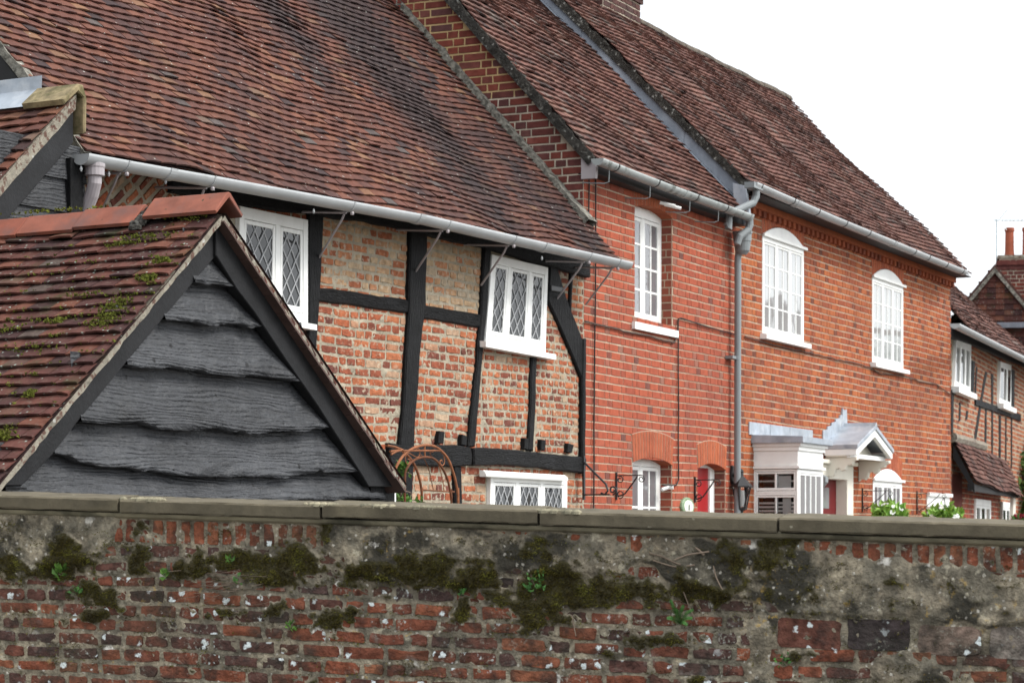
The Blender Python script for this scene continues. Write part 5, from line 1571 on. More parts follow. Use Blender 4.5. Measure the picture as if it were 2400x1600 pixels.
prof = [(0.0, 0.0), (yl * 0.92, 0.0), (yl * 0.92, -0.035), (yl * 0.82, -0.05), (yl * 0.78, -0.085), (yl * 0.64, -0.10), (yl * 0.58, -0.15), (yl * 0.48, -0.165), (yl * 0.40, -0.13), (yl * 0.31, -0.145), (yl * 0.28, -0.20), (yl * 0.20, -0.235), (yl * 0.08, -0.225), (0.0, -0.25)]
for xx in (lx + 0.05, rx - 0.12):
    mb = MB(); mb.prism(prof, lambda p, q, h: (h, -p - 0.008, zz + q), xx, xx + 0.07, 0.008); mb.build('scroll_bracket', M_CREAM, HOOD)
mb = MB()
mb.prism([(D0 - 0.06, 0.06), (D0 + 0.1, 0.06), (D0 + 0.1, dzt - 0.14), (D1 - 0.2, dzt - 0.14), (D1 - 0.2, 0.06), (D1 + 0.05, 0.06), (D1 + 0.05, dzt + 0.03), (D0 - 0.06, dzt + 0.03)], fac, -0.04, 0.16, 0.006)
mb.prism([(D0 - 0.1, dzt + 0.031), (D1 + 0.1, dzt + 0.031), (D1 + 0.1, dzt + 0.08), (D0 - 0.1, dzt + 0.08)], fac, -0.09, -0.007, 0.008)
dfr = mb.build('door_case', M_CREAM, H3)
mb = MB(); mb.prism([(D0 + 0.1, 0.06), (D1 - 0.2, 0.06), (D1 - 0.2, dzt - 0.141), (D0 + 0.1, dzt - 0.141)], fac, 0.10, 0.15)
drr = mb.build('door', M_DOOR_D, H3)
gx0, gx1 = D0 + 0.1 + (D1 - D0 - 0.3) * 0.3, D0 + 0.1 + (D1 - D0 - 0.3) * 0.72
gz1 = FB.px(1958, 1142)[1]; gz0 = FB.px(1958, 1191)[1]
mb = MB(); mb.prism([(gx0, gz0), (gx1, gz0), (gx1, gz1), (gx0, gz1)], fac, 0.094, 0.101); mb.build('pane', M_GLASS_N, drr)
mb = MB(); mb.prism([(E0, 0.06), (E0 + 0.08, 0.06), (E0 + 0.08, ezt - 0.36), (E1 - 0.08, ezt - 0.36), (E1 - 0.08, 0.06), (E1, 0.06), (E1, ezt), (E0, ezt)], fac, -0.02, 0.12, 0.006)
mb.prism([(E0 - 0.04, ezt - 0.22), (E1 + 0.02, ezt - 0.22), (E1 + 0.02, ezt - 0.17), (E0 - 0.04, ezt - 0.17)], fac, -0.07, -0.021, 0.006)
mb.prism([(E0 - 0.03, ezt - 0.03), (E1 + 0.02, ezt - 0.03), (E1 + 0.02, ezt + 0.02), (E0 - 0.03, ezt + 0.02)], fac, -0.06, -0.021, 0.006)
mb.build('door_frame', M_WHITE, H3)
mb = MB(); mb.box(E0 + 0.081, E1 - 0.081, 0.05, 0.1, 0.06, ezt - 0.361); mb.build('door', M_DOOR_D, H3)

# ------------------------------------------------------------------ things fixed to the brick fronts
def bracket(u, v0, v1, u2, lab, fr=FB, q=1.0):
    x, zt = fr.px(u, v0); zb = fr.px(u, v1)[1]
    y2, za = fr.bz(u2, v0, x)
    arm = -y2
    ht = zt - zb
    T = thing('hanging_bracket', lab, 'bracket', fr, (x, 0, zb), 'scrolled iron hanging brackets on the brick fronts')
    mb = MB(); mb.box(x - 0.012 * q, x + 0.012 * q, -0.022, -0.006, zb, zt); mb.build('back_plate', M_IRON, T)
    mb = MB(); za_ = zt - 0.12 * ht
    mb.tube([(x, -0.02, za_), (x, -arm, za_)], 0.008 * q, 6)
    mb.tube(spiral((x, -arm - 0.0, za_ - 0.035), 0.035, 0.012, math.pi / 2, -1.3, (0, -1, 0), (0, 0, 1)), 0.007 * q, 6); mb.build('arm', M_IRON, T)
    mb = MB(); mb.tube([(x, -0.03, zb + 0.12 * ht), (x, -0.10 * 1, zb + 0.22 * ht), (x, -arm * 0.72, za_ - 0.06), (x, -arm * 0.86, za_ - 0.008)], 0.010 * q, 6)
    mb.tube(spiral((x, -0.05, zb + 0.20 * ht), 0.04, 0.012, -math.pi * 0.6, 1.3, (0, -1, 0), (0, 0, 1)), 0.007 * q, 6)
    mb.tube(spiral((x, -0.05, za_ - 0.04), 0.035, 0.012, math.pi * 0.6, -1.2, (0, -1, 0), (0, 0, 1)), 0.007 * q, 6); mb.build('stay', M_IRON, T)
    return x, arm, za_
bracket(1441.5, 1106, 1171, 1503, 'black scrolled iron bracket on red brick left of the cottage ground floor window', q=0.78)
bracket(1626, 1117, 1177, 1682, 'black scrolled iron bracket beside the red front door', q=0.78)
b3 = bracket(2019, 1143, 1200, 2086, 'thin iron bracket holding the flower basket before the arched ground floor window', q=0.6)
b4 = bracket(2147, 1150, 1204, 2212, 'thin iron bracket holding the flower basket by the far right doorway', q=0.6)
b0 = FA.px(*Z5(1690, 1290), -0.04)
T = thing('hanging_bracket', 'black iron bracket reaching out from the timber corner post low on the house', 'bracket', FA, (b0[0], -0.05, b0[1] - 0.25), 'scrolled iron hanging brackets on the brick fronts')
mb = MB(); mb.box(b0[0] - 0.015, b0[0] + 0.015, -0.075, -0.058, b0[1] - 0.28, b0[1] + 0.12)
mb.tube([(b0[0], -0.07, b0[1] + 0.06), (b0[0], -0.2, b0[1] - 0.06), (b0[0], -0.29, b0[1] - 0.14), (b0[0], -0.31, b0[1] - 0.2), (b0[0], -0.28, b0[1] - 0.235), (b0[0], -0.24, b0[1] - 0.22)], 0.010, 6)
mb.tube([(b0[0], -0.07, b0[1] - 0.235), (b0[0], -0.33, b0[1] - 0.235)], 0.008, 6)
mb.tube(spiral((b0[0], -0.36, b0[1] - 0.195), 0.04, 0.014, -math.pi / 2, 1.3, (0, -1, 0), (0, 0, 1)), 0.008, 6)
mb.build('scroll', M_IRON, T)
def basket(x, arm, za, zc, r, lab):
    T = thing('hanging_basket', lab, 'hanging basket', FB, (x, -arm, zc - 0.25), 'hanging baskets of white flowers on the orange brick house')
    mb = MB(); mb.lathe([(0.03, -0.22), (0.12, -0.18), (0.17, -0.08), (0.18, 0.0)], (x, -arm, zc - 0.05), 14); mb.build('bowl', M_TWIG, T)
    mb = MB()
    for k in range(3):
        an = 2 * math.pi * k / 3
        mb.tube([(x + 0.17 * math.cos(an), -arm + 0.17 * math.sin(an), zc - 0.05), (x, -arm, za - 0.05)], 0.004, 4)
    mb.build('chain', M_IRON, T)
    mb = MB(); leafs(mb, (x, -arm, zc), (r, r, r * 0.78), 620, 0.085); mb.build('leaves', M_LEAF_B, T, fix=False)
    for _ in range(26):
        mb = MB()
        d = Vector((R() - 0.5, R() - 0.7, R() - 0.35)).normalized()
        c = Vector((x, -arm, zc)) + Vector((d.x * r, d.y * r, d.z * r * 0.8)) * 1.02
        for q in range(5):
            an = 2 * math.pi * q / 5
            e1 = d.cross(Vector((0, 0, 1))).normalized(); e2 = d.cross(e1)
            p1 = c + (e1 * math.cos(an) + e2 * math.sin(an)) * 0.036 + d * 0.008
            p2 = c + (e1 * math.cos(an + 0.9) + e2 * math.sin(an + 0.9)) * 0.036 + d * 0.008
            mb.add([tuple(c), tuple(p1), tuple(p2)], [(0, 1, 2)])
        mb.build('flower', M_PETAL, T, fix=False)
zb3_ = FB.bz(2090, 1216, b3[0])[1]
basket(b3[0], b3[1], b3[2], zb3_, 0.24, 'hanging basket of white flowers in front of the arched ground floor window')
zb4_ = FB.bz(2216, 1220, b4[0])[1]
basket(b4[0], b4[1], b4[2], zb4_, 0.26, 'hanging basket of white flowers in front of the far right doorway')
# wall lantern
lx_, lz_ = FB.px(1713, 1112)
T = thing('wall_lantern', 'black coach lantern on a curled arm beside the grey downpipe', 'lantern', FB, (lx_, 0, lz_))
yl_, _ = FB.bz(1738, 1112, lx_)
mb = MB()
mb.prism([(lx_ + 0.05 * math.cos(a * math.pi / 8), lz_ + 0.10 * math.sin(a * math.pi / 8)) for a in range(16)], fac, -0.03, -0.005, 0.008)
mb.tube([(lx_, -0.03, lz_), (lx_, yl_ * 0.6, lz_ - 0.01), (lx_, yl_, lz_)], [0.024, 0.014, 0.013], 8); mb.build('arm', M_IRON, T)
c = (lx_, yl_, FB.bz(1738, 1137, lx_)[1])
mb = MB()
mb.lathe([(0.118, -0.02), (0.118, -0.005), (0.085, 0.03), (0.045, 0.075), (0.022, 0.10), (0.018, 0.135), (0.026, 0.145), (0.010, 0.175)], c, 6)
mb.lathe([(0.010, -0.33), (0.018, -0.30), (0.022, -0.27), (0.06, -0.25), (0.062, -0.235), (0.05, -0.23)], c, 6)
for k in range(6):
    an = 2 * math.pi * k / 6
    mb.tube([(c[0] + 0.098 * math.cos(an), c[1] + 0.098 * math.sin(an), c[2] - 0.02), (c[0] + 0.056 * math.cos(an), c[1] + 0.056 * math.sin(an), c[2] - 0.235)], 0.006, 5)
mb.build('lantern_frame', M_IRON, T)
mb = MB(); mb.lathe([(0.052, -0.23), (0.092, -0.021)], c, 6); mb.build('lantern_glass', M_CLEAR, T)
mb = MB(); mb.lathe([(0.022, -0.225), (0.036, -0.15), (0.030, -0.05)], c, 10); mb.build('bulb', M_PETAL, T)
# house number plaque
pcx, pcz = FB.px(1606, 1187)
rx_ = FB.px(1620, 1187)[0] - pcx; rz2 = (FB.px(1606, 1165)[1] - pcz)
T = thing('house_number_plaque', 'oval green rimmed house number plaque on red brick left of the red door', 'plaque', FB, (pcx, 0, pcz))
el = lambda a, b, n=28: [(pcx + a * math.cos(2 * math.pi * k / n), pcz + b * math.sin(2 * math.pi * k / n)) for k in range(n)]
mb = MB(); mb.prism(el(rx_, rz2), fac, -0.035, -0.006, 0.008); mb.build('rim', M_PLAQUE_G, T)
mb = MB(); mb.prism(el(rx_ * 0.72, rz2 * 0.72), fac, -0.041, -0.03, 0.003); mb.build('face', M_PLAQUE, T)
def text_mesh(parent, txt, x, y, z, size, m, name, sx=1.0, org=None):
    cu = bpy.data.curves.new(name, 'FONT'); cu.body = txt; cu.size = size; cu.align_x = 'CENTER'; cu.align_y = 'CENTER'; cu.extrude = 0.002
    t = bpy.data.objects.new(name, cu); COL.objects.link(t)
    dg = bpy.context.evaluated_depsgraph_get()
    me = bpy.data.meshes.new_from_object(t.evaluated_get(dg))
    bpy.data.objects.remove(t)
    off = ORG[root_of(parent).name]
    for v in me.vertices:
        v.co = Vector((x + v.co.x * sx - off.x, y - v.co.z - off.y, z + v.co.y - off.z))
    me.materials.clear(); me.materials.append(m)
    o = bpy.data.objects.new(name, me); COL.objects.link(o); o.parent = parent
    return o
text_mesh(T, "8", pcx, -0.043, pcz - 0.01, rz2 * 0.85, M_INK, 'house_number', 1.0)
# security light by the bay
sx_, sz_ = FB.px(*R4(1080, 1040), -0.2)
T = thing('security_light', 'small grey floodlight on the wall between the bay window and the door', 'light', FB, (sx_, -0.1, sz_))
mb = MB(); mb.prism([(-0.01, 0.10), (0.10, 0.04), (0.10, -0.02), (0.03, -0.10), (-0.01, -0.06)], lambda p, q, h: (h, -0.12 - p, sz_ + q), sx_ - 0.05, sx_ + 0.05, 0.006); mb.build('housing', M_PIPE, T)
mb = MB(); mb.box(sx_ - 0.02, sx_ + 0.02, -0.12, -0.045, sz_ - 0.03, sz_ + 0.03); mb.build('mount', M_PIPE, T)

# ------------------------------------------------------------------ far timber framed cottage
HC4 = thing('far_timber_cottage', 'distant timber framed brick cottage with a lean-to tiled porch at the right edge', 'cottage', FC, (3, 0, 0))
XE = FC.px(2396, 1000)[0]
XR = 15.0
wq1 = pts(FC, R5, [(538, 1670), (690, 1740), (690, 1284), (548, 1238)], -0.03)
wq1 = [FC.px(*R6(530, 178), -0.03), FC.px(*R6(676, 240), -0.03), FC.px(*R5(683, 1284), -0.03), FC.px(*R5(548, 1240), -0.03)]
wq2 = [FC.px(*R6(943, 330), -0.03), FC.px(*R6(1050, 375), -0.03), FC.px(*R5(1052, 1470), -0.03), FC.px(*R5(955, 1438), -0.03)]
g0 = FC.px(2234, 758, -0.42); g1 = FC.px(2402, 842, -0.42)
def linz(a, b, x): return a[1] + (b[1] - a[1]) * (x - a[0]) / (b[0] - a[0])
ZE = lambda x: linz(g0, g1, x) + 0.22
mo = MB(); mo.hexa([(0, 0, 0), (XR, 0, 0), (XR, 0.2, 0), (0, 0.2, 0), (0, 0, ZE(0)), (XR, 0, ZE(XR)), (XR, 0.2, ZE(XR)), (0, 0.2, ZE(0))]); mo.build('infill_mortar', M_LIME, HC4)
br = MB(); bricks(br, (0, 0, 0), (1, 0, 0), (0, 0, 1), (0, -1, 0), 0.0, XR, 1.2, 4.9, course=0.075, L_=0.22, bond='mixed', h=0.004, jt=0.022, jit=0.010, holes=[bbox(wq1), bbox(wq2)], seed=91, skip=lambda x, z: z > ZE(x) - 0.1)
br.build('brick_infill', M_OLD, HC4, fix=False)
for nm, L in (('post', [(500, 250), (522, 255), (515, 600), (498, 600)]), ('post', [(690, -60), (716, -50), (704, 245), (680, 235)]), ('post', [(1056, 20), (1082, 30), (1078, 385), (1052, 375)]),
              ('rail', [(725, 288), (940, 365), (1140, 432), (1140, 498), (940, 425), (725, 348)]), ('rail', [(495, 205), (540, 225), (540, 260), (495, 240)]),
              ('stud', [(584, 325), (598, 328), (592, 495), (580, 495)]), ('stud', [(650, 400), (666, 402), (655, 485), (642, 485)]), ('stud', [(822, 350), (836, 352), (832, 770), (816, 765)]), ('stud', [(878, 60), (896, 60), (892, 800), (880, 800)]),
              ('stud', [(948, 440), (966, 445), (964, 880), (948, 875)]), ('stud', [(1008, 460), (1018, 462), (1016, 905), (1006, 900)]), ('stud', [(1060, 470), (1070, 472), (1068, 930), (1058, 925)]), ('stud', [(738, 0), (750, 0), (735, 290), (724, 288)]),
              ('brace', [(822, 40), (842, 44), (790, 330), (732, 712), (712, 705), (772, 330)])):
    timber(nm, L, R6, parent=HC4, fr=FC, front=-0.03 if nm in ('post', 'rail') else -0.012, back=-0.001, b=-0.012, ch=0.004, wig=0.006)
timber('wall_plate', [(480, 1080), (1300, 1450), (1300, 1530), (1000, 1420), (720, 1300), (540, 1236), (490, 1215)], R5, parent=HC4, fr=FC, m=M_PITCH, front=-0.06, ch=0.006, wig=0)
window(HC4, wq1, -0.045, lights=3, cols=1, rows=1, fw=0.05, mw=0.05, sw=0.03, gm=M_GLASS_D, hw=0.07, sill=(0.08, 0.12, 0.09, 0.01), tilt=0.1)
window(HC4, wq2, -0.045, lights=3, cols=1, rows=1, fw=0.05, mw=0.05, sw=0.03, gm=M_GLASS_D, hw=0.07, sill=(0.08, 0.10, 0.09, 0.01), tilt=0.1)
g0 = FC.px(2234, 758, -0.42); g1 = FC.px(2402, 842, -0.42)
def linz(a, b, x): return a[1] + (b[1] - a[1]) * (x - a[0]) / (b[0] - a[0])
gm_ = 0.5 * (g0[1] + g1[1])
r0, r1 = FC.px(2227, 668, 2.0), FC.px(2402, 818, 2.0)
eL = (-0.25, -0.36, linz(g0, g1, 0) + 0.03); eR = (XR, -0.36, linz(g0, g1, XR) + 0.03)
rL = (-0.25, 2.0, linz(r0, r1, 0)); rR = (XR, 2.0, linz(r0, r1, XR))
mb = MB()
tile_roof(mb, eL, tuple(Vector(rL) - Vector(eL)), eR, tuple(Vector(rR) - Vector(eR)), (Vector(rL) - Vector(eL)).length, (0, -0.7, 0.7), tw=0.17, g=0.105, sag=0.05, seed=101, jit=1.5, lift=0.025, wav=0.025)
mb.build('roof', M_TILE_B, HC4, fix=False)
mb = MB(); mb.tube([(rL[0], 2.02, rL[2]), (rR[0], 2.02, rR[2])], 0.085, 8); mb.build('ridge', M_RIDGE, HC4)
mb = MB(); mb.face([(-0.25, 2.02, rL[2]), (XR, 2.02, rR[2]), (XR, 4.4, rR[2] - 2.4), (-0.25, 4.4, rL[2] - 2.4)]); mb.face([(0, 0, 0), (0, 4.4, 0), (0, 4.4, 4), (0, 2, rL[2] - 0.1), (0, 0, 4.6)]); mb.build('rear_roof_slope', M_TILE_B, HC4, fix=False)
gutter(HC4, [(g0[0], -0.44, g0[1]), (XR, -0.44, linz(g0, g1, XR))], r=0.065, m=M_GUT)
# porch
pt0 = FC.px(*R6(505, 665)); 
py_, pz_ = FC.bz(*R6(735, 1050), pt0[0] + 0.0)
pe1 = FC.px(*R6(1162, 1196), py_)
pt1z = FC.px(*R6(1140, 960))[1]
PX1 = pe1[0]
o0_ = Vector((pt0[0], py_, pz_)); o1_ = Vector((PX1, py_, pe1[1]))
v0_ = Vector((pt0[0], -0.02, pt0[1])) - o0_; v1_ = Vector((PX1, -0.02, pt0[1])) - o1_
mb = MB(); tile_roof(mb, tuple(o0_), tuple(v0_), tuple(o1_), tuple(v1_), v0_.length, (0, -v0_.z, -v0_.y * -1 if False else v0_.y), tw=0.15, g=0.082, sag=0.05, seed=107, jit=1.4, lift=0.02, wav=0.025)
mb.build('porch_roof', M_TILE_B, HC4, fix=False)
mb = MB(); mb.tube([(pt0[0] - 0.1 + (PX1 - pt0[0]) * k / 12, -0.03 + 0.01 * nz(k), pt0[1] + 0.03 + 0.02 * nz(k * 1.3, 4)) for k in range(8)], 0.075, 7); mb.build('mortar_fillet', M_VERGE_L, HC4)
mb = MB(); mb.box(pt0[0], PX1, py_ + 0.06, py_ + 0.12, pz_ - 0.13, pz_ - 0.03); mb.prism([(py_ + 0.02, pz_ - 0.05), (-0.03, pt0[1] - 0.06), (-0.03, pt0[1] - 0.26), (py_ + 0.02, pz_ - 0.17)], lambda p, q, h: (h, p, q), pt0[0] + 0.005, pt0[0] + 0.05); mb.build('porch_beam', M_PITCH, HC4)
pw = py_ + 0.35
mb = MB(); mb.box(pt0[0] + 0.1, PX1 - 0.4, pw, pw + 0.2, 0, pz_ - 0.05); mb.build('porch_wall_mortar', M_MORT, HC4)
mb = MB()
px0, px1 = FC.px(*R6(712, 1200), pw)[0], FC.px(*R6(850, 1200), pw)[0]
qx0, qx1 = FC.px(*R6(958, 1240), pw)[0], FC.px(*R6(1030, 1240), pw)[0]
dxa, dxb = FC.px(*R6(512, 1000), pw)[0], FC.px(*R6(606, 1000), pw)[0]
pzt, qzt, dzt_ = FC.px(*R6(780, 1215), pw)[1], FC.px(*R6(1000, 1240), pw)[1], FC.px(*R6(560, 955), pw)[1]
bricks(mb, (0, pw, 0), (1, 0, 0), (0, 0, 1), (0, -1, 0), pt0[0] + 0.1, PX1 - 0.4, 1.2, pz_ - 0.05, course=0.075, L_=0.22, bond='flemish', h=0.008, jt=0.014, jit=0.008, holes=[(px0, px1, 0.9, pzt), (qx0, qx1, 0.9, qzt), (dxa, dxb, 0, dzt_)])
mb.build('porch_wall_brick', M_RED, HC4, fix=False)
mb = MB(); mb.box(dxa, dxb, pw - 0.004, pw + 0.01, 0.1, dzt_ - 0.05); mb.build('doorway', M_RED_D, HC4)
window(HC4, [(px0, 0.95), (px1, 0.95), (px1, pzt), (px0, pzt)], pw - 0.04, lights=3, cols=1, rows=1, fw=0.07, mw=0.07, sw=0.04, gm=M_GLASS_D, hw=0.1)
window(HC4, [(qx0, 0.95), (qx1, 0.95), (qx1, qzt), (qx0, qzt)], pw - 0.04, lights=2, cols=1, rows=1, fw=0.07, mw=0.06, sw=0.04, gm=M_GLASS_D, hw=0.1)
wx, wz = FC.px(*R6(1085, 1200), py_ + 0.1)
mb = MB(); mb.prism([(wx - 0.35, 0.9), (wx + 0.05, 0.9), (wx + 0.28, wz + 0.05), (wx - 0.02, wz + 0.05)], fac, py_ + 0.1, py_ + 0.16, 0.006); mb.build('porch_brace', M_CREAM, HC4)

# ------------------------------------------------------------------ tile hung house beyond
FD = Fr(2331, 46.0, p1=(2560, 45.7))
H5 = thing('tile_hung_gable_house', 'far house with a dark red tile hung gable and a brick chimney', 'house', FD, (0, 2, 0))
ap = FD.px(2331, 628); lf = FD.px(2266, 708)
sl5 = (ap[1] - lf[1]) / (ap[0] - lf[0])
HW = 2.8
mb = MB()
rows = 34
for r in range(rows):
    z = ap[1] - 0.16 - r * 0.105
    hw2 = min(HW, (ap[1] - z) / sl5)
    x = -hw2 + (0.08 if r % 2 else 0)
    while x < hw2:
        w_ = 0.165
        xa_, xb_ = max(-hw2, x), min(hw2, x + w_ - 0.004)
        if xb_ - xa_ > 0.02:
            mb.hexa([(xa_, -0.05, z), (xb_, -0.05, z), (xb_, -0.03, z), (xa_, -0.03, z), (xa_, -0.025, z + 0.12), (xb_, -0.025, z + 0.12), (xb_, -0.01, z + 0.12), (xa_, -0.01, z + 0.12)])
        x += w_
mb.build('tile_hanging', M_TILE_S, H5, fix=False)
zl_ = ap[1] - HW * sl5
mb = MB(); mb.prism([(-HW, 0), (HW, 0), (HW, zl_ - 0.05), (0, ap[1] - 0.1), (-HW, zl_ - 0.05)], fac, 0.0, 9.0); mb.build('wall', M_RED_D, H5)
mb = MB()
for sg in (-1, 1):
    mb.prism([(0, ap[1]), (sg * HW * 1.06, ap[1] - HW * 1.06 * sl5), (sg * HW * 1.06, ap[1] - HW * 1.06 * sl5 - 0.10), (0, ap[1] - 0.10)], fac, -0.12, -0.06)
mb.build('verge', M_VERGE, H5)
mb = MB()
for sg in (-1, 1):
    mb.hexa([(0, -0.12, ap[1]), (sg * HW * 1.06, -0.12, ap[1] - HW * 1.06 * sl5), (sg * HW * 1.06, 9, ap[1] - HW * 1.06 * sl5), (0, 9, ap[1]), (0, -0.12, ap[1] + 0.06), (sg * (HW * 1.06 + 0.05), -0.12, ap[1] - HW * 1.06 * sl5 + 0.04), (sg * (HW * 1.06 + 0.05), 9, ap[1] - HW * 1.06 * sl5 + 0.04), (0, 9, ap[1] + 0.06)])
mb.build('roof', M_TILE_B, H5)
zl2 = FD.px(2345, 764)[1]
mb = MB(); mb.box(-1.0, HW, -0.22, -0.06, zl2 - 0.05, zl2 + 0.05); mb.build('ledge', M_LEAD_D, H5)
cx0, cx1 = FD.px(2342, 650, 1.2)[0], FD.px(2420, 650, 1.2)[0]
cz1 = FD.px(2380, 605, 1.2)[1]
mb = MB(); mb.box(cx0, cx1, 1.2, 1.9, 5.0, cz1); mb.build('chimney_core', M_MORT_G, H5)
mb = MB()
for (O_, U_, N_, L__) in (((cx0, 1.2, 0), (1, 0, 0), (0, -1, 0), cx1 - cx0), ((cx0, 1.2, 0), (0, 1, 0), (-1, 0, 0), 0.7)):
    bricks(mb, O_, U_, (0, 0, 1), N_, 0, L__, 5.2, cz1, course=0.075, L_=0.22, h=0.01, jt=0.014, jit=0.006)
for k, ou in enumerate((0.03, 0.06)):
    mb.box(cx0 - ou, cx1 + ou, 1.2 - ou, 1.9 + ou, cz1 - 0.22 + k * 0.085, cz1 - 0.14 + k * 0.085)
chm = mb.build('chimney', M_RED_D, H5, fix=False)
mb = MB(); mb.box(cx0 - 0.03, cx1 + 0.03, 1.17, 1.93, cz1, cz1 + 0.06); mb.build('chimney_cap', M_VERGE_L, chm)
for u in (2366, 2407):
    x_ = FD.px(u, 560, 1.5)[0]; zt_ = FD.px(2366, 534, 1.5)[1]
    hh = zt_ - cz1 - 0.05
    mb = MB(); mb.lathe([(0.10, 0), (0.088, hh * 0.2), (0.082, hh * 0.86), (0.095, hh * 0.88), (0.095, hh * 0.98), (0.085, hh)], (x_, 1.5, cz1 + 0.05), 16); mb.build('chimney_pot', M_POT, chm)
mb = MB(); 
for i in range(3):
    mb.box(cx0 + 0.05 + i * 0.13, cx0 + 0.2 + i * 0.13, 1.14, 1.19, ap[1] - 0.6 - i * 0.15, ap[1] - 0.35 - i * 0.15)
mb.build('lead_flashing', M_LEAD, H5)
T = thing('television_aerial', 'thin metal television aerial strapped to the far brick chimney', 'aerial', FD, (cx0 - 0.05, 1.3, cz1 - 0.6))
mx, mz = FD.px(2340, 516, 1.3)
mb = MB(); mb.tube([(cx0 - 0.05, 1.3, cz1 - 0.6), (cx0 - 0.05, 1.3, mz + 0.02)], 0.012, 6); mb.build('mast', M_ALU, T)
mb = MB(); mb.tube([(cx0 - 0.12, 1.3, mz), (cx0 + 0.95, 1.3, mz - 0.03)], 0.009, 6)
for i in range(12):
    x_ = cx0 + 0.06 + i * 0.075
    mb.tube([(x_, 1.2, mz - 0.01), (x_, 1.4, mz - 0.01)], 0.005, 4)
mb.tube([(cx0, 1.25, mz), (cx0 + 0.16, 1.25, mz + 0.2)], 0.006, 4); mb.tube([(cx0, 1.25, mz), (cx0 + 0.14, 1.25, mz - 0.2)], 0.006, 4)
mb.build('boom', M_ALU, T)
# tree at the right edge, flowers below
def tree(lab, X, Y, h, r, n, seed_):
    T = thing('tree', lab, 'tree', None, (X, Y, 0))
    mb = MB(); mb.tube([(X, Y, 0), (X + 0.05, Y, h * 0.35), (X - 0.04, Y, h * 0.7)], [0.14, 0.11, 0.05], 8)
    for k in range(6):
        an = k * 1.05
        mb.tube([(X, Y, h * (0.3 + 0.06 * k)), (X + r * 0.5 * math.cos(an), Y + r * 0.5 * math.sin(an), h * (0.5 + 0.06 * k))], [0.05, 0.015], 6)
    mb.build('trunk', M_BARK, T)
    mb = MB()
    for k in range(14):
        d = Vector((R() - 0.5, R() - 0.5, R() - 0.5)).normalized() * r * 0.62
        leafs(mb, (X + d.x, Y + d.y, h * 0.66 + d.z * 0.9), (r * 0.45, r * 0.45, r * 0.4), n // 14, 0.14)
    mb.build('crown', M_TREE, T, fix=False)
kx = (2418 - 1200) / FPX
tree('yellow green leafy tree behind the far cottage at the right edge', kx * 43.5, 43.5, 3.6, 1.1, 2400, 5)
qx, qz = (2392 - 1200) / FPX * 30.0, HC + (HZ - 1222) / FPX * 30
T = thing('flowering_plant', 'crimson flowering plant just above the coping at the far right', 'plant', None, (qx, 30.0, qz - 0.3))
mb = MB(); leafs(mb, (qx, 30.0, qz - 0.02), (0.13, 0.13, 0.09), 160, 0.06); mb.build('leaves', M_FERN, T, fix=False)
mb = MB(); leafs(mb, (qx, 30.0, qz + 0.02), (0.12, 0.12, 0.06), 120, 0.05); mb.build('flowers', M_PETAL_R, T, fix=False)
mb = MB(); mb.lathe([(0.09, -0.9), (0.13, -0.1), (0.14, -0.08)], (qx, 30.0, qz), 14); mb.build('pot', M_POT, T)

# ------------------------------------------------------------------ across the street: seen only as reflections in the upper windows
SC_ = -(FB.O[0] * FB.d[0] + FB.O[1] * FB.d[1]); YC_ = FB.O[0] * FB.n[0] + FB.O[1] * FB.n[1]
def mirror(u, v, yy):
    """point on the plane y = yy (street side) whose mirror image in the facade glass appears at photo pixel u, v"""
    x, z = FB.px(u, v)
    t = -yy / abs(YC_)
    return x + t * (x - SC_), z + t * (z - HC)
yo = -17.0
OPP = thing('brick_house', 'brick house across the street, mirrored with its chimneys in the tall upper window', 'house', FB, (mirror(1860, 790, yo)[0], yo, 0))
xa_, za_ = mirror(1800, 800, yo); xb_, zb_ = mirror(2100, 800, yo)
zr0 = mirror(1850, 792, yo)[1]
mb = MB(); mb.box(xa_ - 4, xb_, yo - 7, yo + 1.0, 0, zr0 - 2.6); mb.build('wall', M_RED3, OPP)
mb = MB(); mb.prism([(yo + 1.3, zr0 - 2.8), (yo - 2.5, zr0), (yo - 7.3, zr0 - 2.8)], lambda p, q, h: (h, p, q), xa_ - 4.2, xb_ + 0.2); mb.build('roof', M_TILE_B, OPP)
for (ua, ub, vt) in ((1832, 1847, 698), (1862, 1882, 728)):
    x0_, z0_ = mirror(ua, vt, yo); x1_, _ = mirror(ub, vt, yo)
    mb = MB(); mb.box(x0_, x1_, yo - 1.0, yo + 0.2, zr0 - 2.0, z0_); mb.box(x0_ - 0.06, x1_ + 0.06, yo - 1.06, yo + 0.26, z0_ - 0.2, z0_ - 0.05); mb.build('chimney', M_RED_D, OPP)
xt_, zt_ = mirror(2112, 700, -15.0)
tp = FB.world(xt_, -15.0)
tree('broad leafy tree across the street, mirrored in the far upper window', tp.x, tp.y, zt_ * 1.05, 2.6, 3200, 9)
